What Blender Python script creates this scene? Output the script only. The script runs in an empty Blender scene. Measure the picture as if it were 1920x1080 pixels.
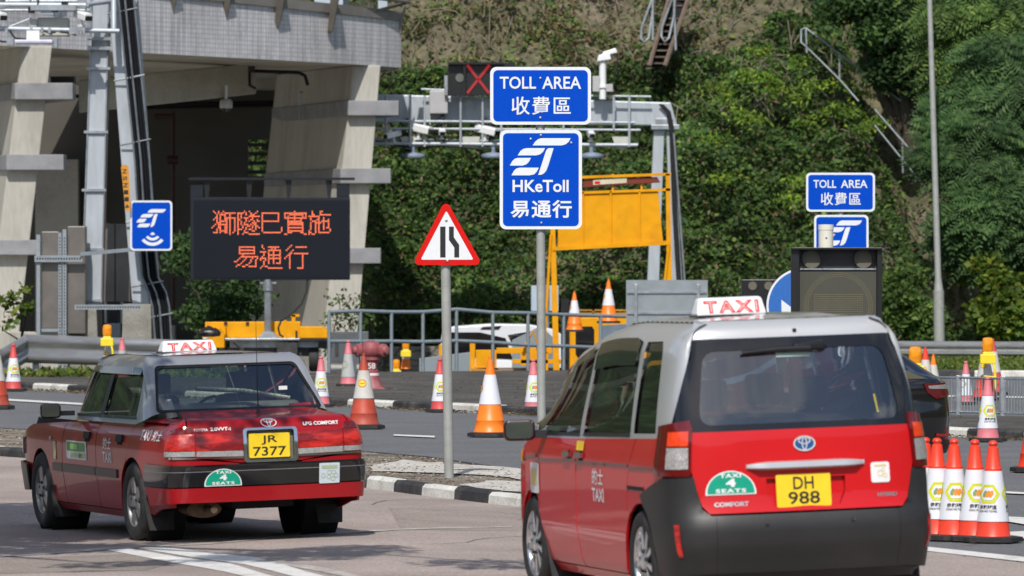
import bpy, bmesh, math, random
import numpy as np
from mathutils import Vector, Matrix
from mathutils.geometry import delaunay_2d_cdt
random.seed(7); RNG = np.random.default_rng(7)
PI = math.pi; R = math.radians
SC = bpy.context.scene; COL = SC.collection
# ---------------------------------------------------------------- camera, sky, sun, exposure
F, H, YH = 11000.0, 2.13, 508.0           # focal length and horizon row of the 1920 px photo
cam = bpy.data.cameras.new('camera'); co = bpy.data.objects.new('camera', cam); COL.objects.link(co)
co.location = (0, 0, H); co.rotation_euler = (R(90), 0, 0)
cam.sensor_width = 36; cam.lens = 36 * F / 1920; cam.shift_y = -32 / 1920
cam.clip_start = 1; cam.clip_end = 3000
cam.dof.use_dof = True; cam.dof.focus_distance = 60; cam.dof.aperture_fstop = 6.3
SC.camera = co
SUN_EL, SUN_AZ = 47, 7
w = bpy.data.worlds.new('World'); SC.world = w; w.use_nodes = True
nt = w.node_tree; sky = nt.nodes.new('ShaderNodeTexSky'); sky.sky_type = 'NISHITA'; sky.sun_disc = False
sky.sun_elevation = R(SUN_EL); sky.sun_rotation = R(180 + SUN_AZ)
tcw = nt.nodes.new('ShaderNodeTexCoord'); mpw = nt.nodes.new('ShaderNodeMapping'); mpw.inputs['Scale'].default_value = (1, 1, 2.2); nt.links.new(tcw.outputs['Generated'], mpw.inputs[0])
nzw = nt.nodes.new('ShaderNodeTexNoise'); nzw.inputs['Scale'].default_value = 3.2; nzw.inputs['Detail'].default_value = 8; nzw.inputs['Roughness'].default_value = .6; nt.links.new(mpw.outputs[0], nzw.inputs['Vector'])
mrw = nt.nodes.new('ShaderNodeMapRange'); mrw.inputs[1].default_value = .50; mrw.inputs[2].default_value = .66; mrw.inputs[4].default_value = .85; nt.links.new(nzw.outputs['Fac'], mrw.inputs[0])
mxw = nt.nodes.new('ShaderNodeMix'); mxw.data_type = 'RGBA'; mxw.inputs[7].default_value = (8.5, 8.6, 8.8, 1); nt.links.new(mrw.outputs[0], mxw.inputs[0]); nt.links.new(sky.outputs[0], mxw.inputs[6])   # fair-weather clouds
nt.links.new(mxw.outputs[2], nt.nodes['Background'].inputs[0]); nt.nodes['Background'].inputs[1].default_value = 0.112
sl = bpy.data.lights.new('sun', 'SUN'); sl.energy = 4.1; sl.angle = R(0.5); sl.color = (1, .95, .88)
so = bpy.data.objects.new('sun', sl); COL.objects.link(so); so.rotation_euler = (R(90 - SUN_EL), 0, R(-SUN_AZ)); so.location = (0, -20, 40)
SC.view_settings.view_transform = 'Standard'; SC.view_settings.look = 'None'; SC.view_settings.gamma = 1
SC.view_settings.exposure = 0.0; SC.view_settings.use_curve_mapping = False
SC.cycles.max_bounces = 8; SC.cycles.transparent_max_bounces = 16; SC.cycles.sample_clamp_indirect = 6
# ---------------------------------------------------------------- helpers
def P(px, py, d): return Vector(((px - 960) / F * d, d, H - (py - YH) / F * d))
def G(px, py, z=0):
    d = F * (H - z) / (py - YH); return Vector(((px - 960) / F * d, d, z))
def D(py, z=0): return F * (H - z) / (py - YH)
def sstep(a, b, x):
    t = np.clip((x - a) / (b - a), 0, 1); return t * t * (3 - 2 * t)
def link(o, parent=None):
    COL.objects.link(o)
    if parent: o.parent = parent
    return o
def tag(o, label, cat, group=None, kind=None):
    if label: o['label'] = label
    if cat: o['category'] = cat
    if group: o['group'] = group
    if kind: o['kind'] = kind
    return o
def thing(name, label, cat, loc=(0, 0, 0), rz=0, group=None):
    o = bpy.data.objects.new(name, None); o.empty_display_size = .2; link(o)
    o.location = loc; o.rotation_euler = (0, 0, rz); return tag(o, label, cat, group)
MATS = {}
def nd(n, t, **k):
    x = n.new('ShaderNode' + t)
    for a, b in k.items(): setattr(x, a, b)
    return x
def mat(name, col, rough=.6, metal=0, var=.12, sc=6, bump=0, bsc=40, coat=0, col2=None, thr=(.45, .65), spec=None, stretch=None, fine=0):
    """principled material whose colour wanders with noise; col2 shows in patches"""
    if name in MATS: return MATS[name]
    m = bpy.data.materials.new(name); m.use_nodes = True; n = m.node_tree.nodes; L = m.node_tree.links.new
    b = n['Principled BSDF']; b.inputs['Roughness'].default_value = rough; b.inputs['Metallic'].default_value = metal
    if coat: b.inputs['Coat Weight'].default_value = coat; b.inputs['Coat Roughness'].default_value = .04
    if spec is not None: b.inputs['Specular IOR Level'].default_value = spec
    tc = nd(n, 'TexCoord'); src = tc.outputs['Object']
    if stretch:
        mp = nd(n, 'Mapping'); mp.inputs['Scale'].default_value = stretch; L(src, mp.inputs[0]); src = mp.outputs[0]
    nz = nd(n, 'TexNoise'); nz.inputs['Scale'].default_value = sc; nz.inputs['Detail'].default_value = 6; L(src, nz.inputs['Vector'])
    cr = nd(n, 'ValToRGB'); cr.color_ramp.elements[0].position = .3; cr.color_ramp.elements[1].position = .7
    c = np.array(col[:3]); cr.color_ramp.elements[0].color = (*np.clip(c * (1 - var), 0, 1), 1); cr.color_ramp.elements[1].color = (*np.clip(c * (1 + var), 0, 1), 1)
    L(nz.outputs['Fac'], cr.inputs[0]); out = cr.outputs[0]
    if col2:
        n2 = nd(n, 'TexNoise'); n2.inputs['Scale'].default_value = sc * .37 + .13; n2.inputs['Detail'].default_value = 9; n2.inputs['Roughness'].default_value = .65; L(src, n2.inputs['Vector'])
        r2 = nd(n, 'MapRange'); r2.inputs[1].default_value = thr[0]; r2.inputs[2].default_value = thr[1]; L(n2.outputs['Fac'], r2.inputs[0])
        mx = nd(n, 'Mix', data_type='RGBA'); L(r2.outputs[0], mx.inputs[0]); L(out, mx.inputs[6]); mx.inputs[7].default_value = (*col2[:3], 1); out = mx.outputs[2]
    if fine:
        n3 = nd(n, 'TexNoise'); n3.inputs['Scale'].default_value = bsc; n3.inputs['Detail'].default_value = 3; L(src, n3.inputs['Vector'])
        r3 = nd(n, 'MapRange'); r3.inputs[1].default_value = .3; r3.inputs[2].default_value = .7; r3.inputs[3].default_value = 1 - fine; r3.inputs[4].default_value = 1 + fine; L(n3.outputs['Fac'], r3.inputs[0])
        mm = nd(n, 'Mix', data_type='RGBA', blend_type='MULTIPLY'); mm.inputs[0].default_value = 1; L(out, mm.inputs[6]); L(r3.outputs[0], mm.inputs[7]); out = mm.outputs[2]
    L(out, b.inputs['Base Color'])
    if bump:
        n4 = nd(n, 'TexNoise'); n4.inputs['Scale'].default_value = bsc; n4.inputs['Detail'].default_value = 5; L(src, n4.inputs['Vector'])
        bp = nd(n, 'Bump'); bp.inputs['Strength'].default_value = bump; bp.inputs['Distance'].default_value = .02; L(n4.outputs['Fac'], bp.inputs['Height']); L(bp.outputs[0], b.inputs['Normal'])
    MATS[name] = m; return m
def glass(name, tint, f0=.06, rough=.01, dark=.0):
    if name in MATS: return MATS[name]
    m = bpy.data.materials.new(name); m.use_nodes = True; n = m.node_tree.nodes; L = m.node_tree.links.new
    n.remove(n['Principled BSDF']); out = n['Material Output']
    tr = nd(n, 'BsdfTransparent'); tr.inputs[0].default_value = (*tint, 1); gl = nd(n, 'BsdfGlossy'); gl.inputs['Roughness'].default_value = rough; gl.inputs[0].default_value = (.95, .97, 1, 1)
    fr = nd(n, 'Fresnel'); fr.inputs[0].default_value = 1.5; ad = nd(n, 'Math', operation='ADD'); ad.inputs[1].default_value = f0; L(fr.outputs[0], ad.inputs[0])
    mx = nd(n, 'MixShader'); L(ad.outputs[0], mx.inputs[0]); L(tr.outputs[0], mx.inputs[1]); L(gl.outputs[0], mx.inputs[2]); L(mx.outputs[0], out.inputs[0])
    MATS[name] = m; return m
def emit(name, col, s=1, base=(.05, .02, .02)):
    if name in MATS: return MATS[name]
    m = bpy.data.materials.new(name); m.use_nodes = True; b = m.node_tree.nodes['Principled BSDF']
    b.inputs['Base Color'].default_value = (*base, 1); b.inputs['Emission Color'].default_value = (*col, 1); b.inputs['Emission Strength'].default_value = s; b.inputs['Roughness'].default_value = .4
    MATS[name] = m; return m
def mesh_obj(name, V, Fc, m, parent=None, smooth=35, bevel=0, loc=None, solid=0):
    me = bpy.data.meshes.new(name); me.from_pydata([tuple(v) for v in V], [], [tuple(f) for f in Fc]); me.update()
    o = bpy.data.objects.new(name, me); link(o, parent)
    if m: me.materials.append(m)
    if smooth:
        me.shade_smooth()
        if smooth < 180: me.set_sharp_from_angle(angle=R(smooth))
    if solid:
        md = o.modifiers.new('solid', 'SOLIDIFY'); md.thickness = solid; md.offset = -1
    if bevel:
        md = o.modifiers.new('bevel', 'BEVEL'); md.width = bevel; md.segments = 2; md.limit_method = 'ANGLE'; md.angle_limit = R(40)
    if loc: o.location = loc
    return o
class MB:
    def __init__(s): s.V = []; s.F = []; s.P = []
    def add(s, V, Fc):
        n = len(s.V); s.P.append((n, len(s.F), len(V), len(Fc))); s.V += [Vector(v) for v in V]; s.F += [tuple(i + n for i in f) for f in Fc]; return s
    def hexa(s, b, t):  # bottom 4, top 4 (ccw from above)
        return s.add(list(b) + list(t), [(3, 2, 1, 0), (4, 5, 6, 7), (0, 1, 5, 4), (1, 2, 6, 5), (2, 3, 7, 6), (3, 0, 4, 7)])
    def box(s, c, d, rz=0, rx=0, ry=0):
        x, y, z = d[0] / 2, d[1] / 2, d[2] / 2; M = Matrix.Rotation(rz, 3, 'Z') @ Matrix.Rotation(ry, 3, 'Y') @ Matrix.Rotation(rx, 3, 'X'); c = Vector(c)
        q = [(-x, -y), (x, -y), (x, y), (-x, y)]
        return s.hexa([c + M @ Vector((a, b, -z)) for a, b in q], [c + M @ Vector((a, b, z)) for a, b in q])
    def bx(s, a, b): return s.box([(a[i] + b[i]) / 2 for i in range(3)], [abs(b[i] - a[i]) for i in range(3)])
    def tube(s, pts, r, n=10, cap=True, r1=None):
        pts = [Vector(p) for p in pts]; rs = r if isinstance(r, (list, tuple)) else [r + ((r1 - r) * i / (len(pts) - 1) if r1 is not None else 0) for i in range(len(pts))]
        V = []; up = None
        for i, p in enumerate(pts):
            t = (pts[min(i + 1, len(pts) - 1)] - pts[max(i - 1, 0)]).normalized()
            if up is None: up = Vector((0, 0, 1)) if abs(t.z) < .9 else Vector((0, 1, 0))
            a = t.cross(up).normalized(); b = a.cross(t).normalized(); up = b
            V += [p + (a * math.cos(2 * PI * k / n) + b * math.sin(2 * PI * k / n)) * rs[i] for k in range(n)]
        Fc = [(i * n + k, i * n + (k + 1) % n, (i + 1) * n + (k + 1) % n, (i + 1) * n + k) for i in range(len(pts) - 1) for k in range(n)]
        if cap: Fc += [tuple(range(n - 1, -1, -1)), tuple((len(pts) - 1) * n + k for k in range(n))]
        return s.add(V, Fc)
    def lathe(s, prof, n=24, M=None, ph=0):
        V = []; M = M or Matrix.Identity(4)
        for r, z in prof: V += [M @ Vector((r * math.cos(2 * PI * k / n + ph), r * math.sin(2 * PI * k / n + ph), z)) for k in range(n)]
        m = len(prof)
        Fc = [(i * n + k, i * n + (k + 1) % n, (i + 1) * n + (k + 1) % n, (i + 1) * n + k) for i in range(m - 1) for k in range(n)]
        Fc += [tuple(range(n - 1, -1, -1)), tuple((m - 1) * n + k for k in range(n))]
        return s.add(V, Fc)
    def prism(s, poly, y0, y1, M=None):  # poly (x,z) extruded along y from y0 (front, towards the camera) to y1
        n = len(poly); M = M or Matrix.Identity(4)
        V = [M @ Vector((x, y0, z)) for x, z in poly] + [M @ Vector((x, y1, z)) for x, z in poly]
        return s.add(V, [tuple(range(n)), tuple(range(2 * n - 1, n - 1, -1))] + [(i, i + n, (i + 1) % n + n, (i + 1) % n) for i in range(n)])
    def build(s, name, m, parent=None, smooth=35, bevel=0, loc=None): return mesh_obj(name, s.V, s.F, m, parent, smooth, bevel, loc)
def _each(s, name, m, parent=None, smooth=35, bevel=0, loc=None):
    for a, b, c, d in s.P: o = mesh_obj(name, s.V[a:a + c], [tuple(i - a for i in f) for f in s.F[b:b + d]], m, parent, smooth, bevel, loc)
    return o
MB.each = _each
def roundrect(x0, z0, x1, z1, r, n=5):
    q = []
    for cx, cz, a in ((x1 - r, z0 + r, -90), (x1 - r, z1 - r, 0), (x0 + r, z1 - r, 90), (x0 + r, z0 + r, 180)):
        q += [(cx + r * math.cos(R(a + 90 * k / n)), cz + r * math.sin(R(a + 90 * k / n))) for k in range(n + 1)]
    return q
def inside(poly, X, Y):
    poly = np.asarray(poly); c = np.zeros(X.shape, bool); n = len(poly); j = n - 1
    for i in range(n):
        xi, yi = poly[i]; xj, yj = poly[j]
        if yi != yj:
            m = ((yi > Y) != (yj > Y)) & (X < (xj - xi) * (Y - yi) / (yj - yi) + xi); c ^= m
        j = i
    return c
def dens(poly, st):
    o = []
    for i in range(len(poly)):
        a = np.array(poly[i], float); b = np.array(poly[(i + 1) % len(poly)], float); k = max(1, int(np.ceil(np.linalg.norm(b - a) / st)))
        o += [tuple(a + (b - a) * q / k) for q in range(k)]
    return o
def tri2d(poly, st=.05, holes=()):
    """triangulate a 2-D outline with interior points so that it can be bent"""
    loops = [dens(poly, st)] + [dens(h, st) for h in holes]
    V = []; E = []
    for lp in loops:
        n = len(V); V += lp; E += [(n + i, n + (i + 1) % len(lp)) for i in range(len(lp))]
    A = np.array(loops[0]); x = np.arange(A[:, 0].min() + st * .5, A[:, 0].max(), st); y = np.arange(A[:, 1].min() + st * .5, A[:, 1].max(), st)
    if len(x) and len(y):
        X, Y = [q.ravel() for q in np.meshgrid(x, y)]; k = inside(loops[0], X, Y)
        for h in loops[1:]: k &= ~inside(h, X, Y)
        B = np.vstack([np.array(l) for l in loops]); k2 = np.where(k)[0]
        for i in k2:
            if np.min((B[:, 0] - X[i]) ** 2 + (B[:, 1] - Y[i]) ** 2) > (st * .45) ** 2: V.append((X[i], Y[i]))
    r = delaunay_2d_cdt([Vector(v) for v in V], E, [], 0, 1e-6); W = np.array([tuple(v) for v in r[0]]); T = [tuple(f) for f in r[2]]
    C = np.array([W[list(f)].mean(0) for f in T]); k = inside(loops[0], C[:, 0], C[:, 1])
    for h in loops[1:]: k &= ~inside(h, C[:, 0], C[:, 1])
    T = [t for t, q in zip(T, k) if q]; out = []
    for t in T:
        a, b, c = W[t[0]], W[t[1]], W[t[2]]
        out.append(t if (b[0] - a[0]) * (c[1] - a[1]) - (b[1] - a[1]) * (c[0] - a[0]) > 0 else t[::-1])
    return W, out
_tx = {}
def text2d(s, size, sx=1.0, bold=0, track=1.0, shear=0):
    """glyph outlines as flat triangles, centred on (0,0); size = cap height about .7 size"""
    k = (s, size, sx, bold, track, shear)
    if k in _tx: return _tx[k]
    c = bpy.data.curves.new('t', 'FONT'); c.body = s; c.size = size; c.align_x = 'CENTER'; c.offset = bold; c.space_character = track; c.shear = shear; c.resolution_u = 3
    o = bpy.data.objects.new('t', c); COL.objects.link(o); bpy.context.view_layer.update()
    m = o.to_mesh(); V = np.array([(v.co.x * sx, v.co.y) for v in m.vertices]); Fc = [tuple(p.vertices) for p in m.polygons]
    o.to_mesh_clear(); bpy.data.objects.remove(o); bpy.data.curves.remove(c)
    V = V - (V.max(0) + V.min(0)) / 2; _tx[k] = (V, Fc); return _tx[k]
def fit_text(s, w, h, bold=0, track=1.0, shear=0):
    V, Fc = text2d(s, 1, 1, bold, track, shear); e = V.max(0) - V.min(0); return V * np.array([w / e[0], h / e[1]]), Fc
def on_plane(V, Fc, cx, cz, y):  # a flat drawing on a plate facing -y
    return [(cx + v[0], y, cz + v[1]) for v in V], Fc
def writing(name, items, m, parent, y):
    mb = MB()
    for (V, Fc), cx, cz in items: mb.add(*on_plane(V, Fc, cx, cz, y))
    return mb.build(name, m, parent, smooth=0)
def copy_tree(o, parent=None):
    c = o.copy(); COL.objects.link(c); c.parent = parent
    for ch in list(o.children): copy_tree(ch, c)
    return c
def dup(o, loc, rz=0, label=None):
    c = copy_tree(o); c.location = loc; c.rotation_euler = (0, 0, rz)
    if label: c['label'] = label
    return c
# common materials
M_galv = mat('galvanised_steel', (.42, .45, .48), .45, .75, .15, 8, .15, 60, col2=(.30, .32, .34))
M_pole = mat('pole_grey_paint', (.36, .37, .35), .5, .2, .1, 9, .1, 50, fine=.1, bsc=90) if False else mat('pole_grey_paint', (.36, .37, .35), .5, .2, .1, 9, .1, 50)
M_black = mat('black_rubber', (.02, .02, .021), .7, 0, .3, 20, .2, 80)
M_blackp = mat('black_paint', (.015, .015, .017), .35, 0, .2, 10)
M_blackg = mat('black_gloss', (.008, .008, .009), .08, 0, .1, 10, coat=.5)
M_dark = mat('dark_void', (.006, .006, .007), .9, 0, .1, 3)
M_chrome = mat('chrome', (.75, .75, .76), .12, 1, .05, 5)
M_alu = mat('aluminium_grey', (.5, .5, .5), .35, .8, .1, 20)
M_white = mat('white_film', (.78, .79, .80), .35, 0, .04, 30)
M_blue = mat('sign_blue', (.0, .062, .50), .4, 0, .06, 25, spec=.12)
M_red = mat('sign_red', (.62, .012, .010), .45, 0, .06, 25, spec=.12)
M_ink = mat('black_ink', (.015, .015, .018), .5, 0, .1, 30)
M_yel = mat('machine_yellow', (.72, .32, .004), .5, 0, .1, 4, .05, 30, col2=(.50, .20, .01), thr=(.55, .8), spec=.2)
M_amber = mat('amber_lens', (.85, .28, .01), .2, 0, .3, 14, coat=.3)
M_lampyel = mat('lamp_yellow', (.85, .66, .03), .45, 0, .05, 10)
M_conc = mat('weathered_concrete', (.26, .25, .22), .85, 0, .18, 2.5, .3, 20, col2=(.13, .12, .105), thr=(.45, .75), fine=.12)
# ================================================================ GROUND AND ROADS
def gz(x, y):
    return .028 * np.clip(x + 2.2, -2.0, 1.2) * (1 - sstep(-1.2, .6, x)) * sstep(40, 43, y) * (1 - sstep(51.5, 53, y - .0 * x))
def low(x, y):  # the lower road behind the railing
    return -1.35 * sstep(117.8, 119.5, y - .55 * (x - (-4))) * (1 - sstep(6.2, 7.2, x)) * sstep(-4.9, -4.6, x)
def sheet(name, poly, z, m, st=1.0, kind='structure', fz=None, smooth=180):
    V, T = tri2d(poly, st)
    zz = z + gz(V[:, 0], V[:, 1]) + (fz(V[:, 0], V[:, 1]) if fz else 0)
    o = mesh_obj(name, np.column_stack([V, zz]), T, m, None, smooth)
    if kind: o['kind'] = kind
    return o
M_pink = mat('worn_pinkish_asphalt', (.350, .290, .262), .9, 0, .12, .7, .5, 45, col2=(.25, .205, .185), thr=(.48, .72), fine=.34)
M_asph = mat('grey_asphalt', (.125, .13, .138), .88, 0, .10, .9, .5, 45, col2=(.165, .165, .165), thr=(.5, .8), fine=.38)
M_pave = mat('dark_tarmac_footway', (.058, .055, .05), .93, 0, .3, 1.2, .7, 22, col2=(.13, .12, .105), thr=(.48, .72), fine=.35)
M_dirt = mat('gravelly_dirt', (.17, .14, .105), .95, 0, .3, 2.2, 1.0, 20, col2=(.30, .27, .23), thr=(.5, .7), fine=.6)
M_pconc = mat('pale_concrete', (.52, .49, .44), .9, 0, .14, 2.5, .4, 30, col2=(.36, .33, .29), thr=(.5, .75), fine=.2)
M_paint = mat('worn_road_paint', (.68, .67, .64), .7, 0, .1, 8, .2, 50, col2=(.40, .37, .34), thr=(.56, .72), fine=.15)
M_paint2 = mat('very_worn_road_paint', (.50, .47, .44), .75, 0, .1, 8, .2, 50, col2=(.30, .26, .23), thr=(.40, .62), fine=.15)
M_kw = mat('kerb_white', (.66, .65, .60), .8, 0, .12, 5, .4, 30, col2=(.36, .33, .28), thr=(.52, .7), fine=.12)
M_kb = mat('kerb_black', (.028, .028, .03), .7, 0, .3, 6, .4, 30, col2=(.09, .085, .08), thr=(.5, .7))
M_grass = mat('verge_grass_soil', (.055, .085, .02), .95, 0, .4, 3, .8, 14, col2=(.12, .10, .06), thr=(.5, .7))
# ground: one great sheet with the dip of the lower road; fine mesh near, coarse far
xs = np.concatenate([[-900, -400, -150, -60, -30, -18], np.arange(-12, 14.1, .5), [18, 30, 60, 150, 400, 900]])
ys = np.concatenate([[-300, -60, 0, 20], np.arange(26, 66, 1), np.arange(66, 112, 4), np.arange(112, 150, 1), [160, 200, 300, 600, 1500]])
GX, GY = np.meshgrid(xs, ys); GZ = -.012 + gz(GX, GY) + low(GX, GY); nx = len(xs)
fc = [(j * nx + i, j * nx + i + 1, (j + 1) * nx + i + 1, (j + 1) * nx + i) for j in range(len(ys) - 1) for i in range(nx - 1)]
o = mesh_obj('ground', np.column_stack([GX.ravel(), GY.ravel(), GZ.ravel()]), fc, M_asph, None, 180); o['kind'] = 'structure'
# kerb lines as seen: near kerb of the island, its back edge, the far kerb
def gp(px, py): v = G(px, py); return (v.x, v.y)
NK = [gp(-900, 800), gp(-300, 829), gp(0, 856), gp(330, 880), gp(675, 914), gp(800, 931), gp(970, 951), gp(1250, 985), gp(1500, 1012)]
BK = [gp(-900, 775), gp(-300, 798), gp(0, 818), gp(330, 836), gp(675, 863), gp(800, 874), gp(985, 902), gp(1250, 930), gp(1500, 955)]
FK = [gp(-700, 676), gp(-300, 700), gp(0, 727), gp(110, 733), gp(300, 742), gp(600, 758), gp(735, 765), gp(900, 773), gp(1040, 779), gp(1300, 792), gp(1500, 800), gp(1780, 817), gp(1920, 823), gp(2300, 840)]
near = [(-14, 20), (16, 20), (16, 52), gp(1920, 1056), gp(1700, 1030), gp(1500, 1012)] + NK[::-1][1:] 
near = [(-30, 20), (16, 20), gp(2400, 1110), gp(1920, 1056), gp(1700, 1030)] + NK[::-1] + [(-30, 95)]
sheet('near_road', near, .004, M_pink, .6)
isl = NK + BK[::-1]
def strip(name, a, b, z0, z1, m):
    V = [(x, y, z1) for x, y in a] + [(x, y, z1) for x, y in b] + [(x, y, z0) for x, y in a] + [(x, y, z0) for x, y in b]; n = len(a)
    Fc = []
    for i in range(n - 1):
        Fc += [(i, i + 1, n + i + 1, n + i), (2 * n + i, 2 * n + i + 1, i + 1, i), (n + i, n + i + 1, 3 * n + i + 1, 3 * n + i)]
    Fc += [(0, n, 3 * n, 2 * n), (n - 1, 3 * n - 1, 4 * n - 1, 2 * n - 1)]
    return V, Fc
def along(line, st):
    L = [Vector((*p, 0)) for p in line]; out = [L[0]]; 
    d = [0]
    for a, b in zip(L, L[1:]): d.append(d[-1] + (b - a).length)
    q = np.arange(0, d[-1], st); return [(np.interp(s, d, [p.x for p in L]), np.interp(s, d, [p.y for p in L])) for s in q]
def offset(line, w):
    o = []
    for i in range(len(line)):
        a = Vector(line[max(i - 1, 0)]); b = Vector(line[min(i + 1, len(line) - 1)]); t = (b - a).normalized(); o.append((line[i][0] - t.y * w, line[i][1] + t.x * w))
    return o
def kerb(name, line, wdt, h, seg, inset, label, start=0, gap=.012, mats=(None, None), skip=None):
    t = thing(name, label, 'kerb', (0, 0, 0))
    pts = along(line, .25); k = int(seg / .25); n = 0
    c = .03
    for i in range(0, len(pts) - k, k):
        n += 1; a = pts[i:i + k + 1]
        if skip and skip(a[0]): continue
        a = [tuple(np.array(a[0]) * (1 - gap) + np.array(a[1]) * gap)] + a[1:-1] + [tuple(np.array(a[-1]) * (1 - gap) + np.array(a[-2]) * gap)]
        m_ = len(a); hh = h + random.uniform(-.008, .008)
        prof = [(0, -.02), (0.008, hh - c), (0.008 + c, hh), (wdt, hh), (wdt, -.02)]; V = []
        for w_, z_ in prof: V += [(x, y, z_) for x, y in offset(a, w_)]
        Fc = [(j * m_ + q, j * m_ + q + 1, (j + 1) * m_ + q + 1, (j + 1) * m_ + q) for j in range(4) for q in range(m_ - 1)]
        Fc += [tuple(j * m_ for j in range(5)), tuple(j * m_ + m_ - 1 for j in range(4, -1, -1))]
        mesh_obj('white_block' if (n + start) % 2 else 'black_block', V, Fc, M_kw if (n + start) % 2 else M_kb, t, 40)
    return t
k1 = kerb('striped_kerb', NK[1:], .13, .115, 1.0, 0, 'black and white painted kerb along the near side of the gravel island', 1)
sheet('traffic_island', offset(NK, .14) + [p for p in offset(BK, -.02)][::-1], .105, M_dirt, .6)
V, Fc = strip('x', offset(BK, -.1), BK, -.02, .109, None); o = mesh_obj('island_edging', V, Fc, M_kb, None, 30); o['kind'] = 'structure'
slab = [gp(700, 888), gp(760, 878), gp(880, 886), gp(985, 896), gp(985, 912), gp(890, 906), gp(780, 902), gp(700, 900)]
def rough(q): return [(x + random.gauss(0, .03), y + random.gauss(0, .18)) for x, y in dens(q, .35)]
sheet('concrete_slab', rough([(x, y - .9) for x, y in slab]), .1175, M_pconc, .4)
sheet('concrete_slab', rough([(x, y - .7) for x, y in [gp(860, 928), gp(930, 918), gp(1100, 926), gp(1150, 955), gp(970, 941)]]), .1175, M_pconc, .4)
k2 = kerb('striped_kerb', FK[1:], .22, .11, 1.75, 0, 'black and white painted kerb on the far side of the grey road', 0)
# raised dark footway beyond the far kerb
fw = offset(FK, .22)
sheet('footway', fw + [(12, 80), (7.4, 81.6), (5.6, 83.5), (5.2, 100), (5.1, 122.6), (-.4, 119.2), (-4.75, 117.0), (-4.9, 128), (-6, 150), (-40, 150), (-40, 120)], .10, M_pave, 1.0)
# painted lines
def line_px(name, quad, z=.006, m=M_paint, st=.5): return sheet(name, [gp(*q) for q in quad], z, m, st)
line_px('lane_line', [(-200, 738), (0, 747), (140, 755), (300, 764), (300, 767.5), (140, 758.5), (0, 750.5), (-200, 742)], .002)
line_px('lane_line', [(738, 814.5), (815, 817.5), (815, 820.5), (738, 817)], .002)
line_px('lane_line', [(735, 864), (850, 872), (990, 887), (1300, 915), (1300, 919), (990, 890), (850, 874.5), (735, 866)], .002)
line_px('lane_line', [(-200, 803), (0, 813), (330, 831), (330, 833.5), (0, 815.5), (-200, 806)], .002)
line_px('edge_line', [(1700, 1022), (1740, 1027), (1920, 1046), (2200, 1078), (2200, 1088), (1920, 1055), (1740, 1035), (1700, 1030)], .008)
line_px('hatch_line', [(1700, 985), (1760, 987), (1830, 1001), (1920, 996), (2000, 990), (2000, 1003), (1920, 1010), (1830, 1014), (1750, 1003), (1700, 1003)], .002)
line_px('hatch_line', [(1880, 968), (2000, 975), (2100, 990), (2100, 997), (1960, 990), (1860, 973)], .002)
line_px('lane_line', [(1878, 921), (2050, 930), (2050, 933), (1878, 924.5)], .002)
line_px('lane_line', [(1755, 741), (2100, 746), (2100, 749), (1755, 744)], .002)
line_px('worn_line', [(0, 1033), (90, 1029), (190, 1022), (360, 1018.5), (400, 1018), (400, 1020.5), (360, 1021.5), (190, 1026.5), (90, 1031), (0, 1035)], .008, M_paint2)
line_px('worn_line', [(400, 1018.5), (560, 1008), (700, 1002), (960, 990), (960, 992), (700, 1005), (560, 1011), (400, 1020)], .008, M_paint2)
line_px('arrow_line', [(190, 1024), (232, 1023), (330, 1043), (430, 1059), (500, 1080), (620, 1106), (560, 1106), (420, 1074), (330, 1056)], .008, M_paint)
line_px('arrow_line', [(244, 1022), (290, 1021), (390, 1037), (480, 1049), (575, 1076), (720, 1106), (660, 1106), (540, 1081), (460, 1062), (380, 1049)], .008, M_paint)
line_px('worn_line', [(480, 1050), (620, 1072), (760, 1100), (740, 1100), (600, 1076), (480, 1056)], .008, M_paint2)
cr_ = MB()
for _ in range(16):
    x, y = random.uniform(-6, 4), random.uniform(41, 58); a = random.uniform(0, PI); 
    if y > 55 and x > -3: continue
    pts = [(x, y)]
    for k in range(random.randint(5, 12)): a += random.gauss(0, .5); pts.append((pts[-1][0] + .22 * math.cos(a), pts[-1][1] + .5 * math.sin(a)))
    L_ = offset(pts, .012)
    for i in range(len(pts) - 1): q4 = [pts[i], pts[i + 1], L_[i + 1], L_[i]]; cr_.add([(u, v, .0065 + float(gz(u, v))) for u, v in q4], [(0, 1, 2, 3)])
o = cr_.build('road_cracks', mat('bitumen_crack', (.07, .06, .055), .8, 0, .2, 5), None, 0); o['kind'] = 'structure'
for i, (q_, m_) in enumerate([([(-4.5, 41.5), (-2.6, 41.8), (-2.3, 44.6), (-4.3, 44.2)], (.27, .225, .195)), ([(-.9, 47.5), (.2, 47.8), (.1, 53), (-1.1, 52.4)], (.30, .25, .22))]): sheet('road_patch', q_, .0055, mat('asphalt_repair_%s' % ('dark', 'pale')[i], m_, .9, 0, .1, 1, .5, 45, fine=.35), .4)
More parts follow.
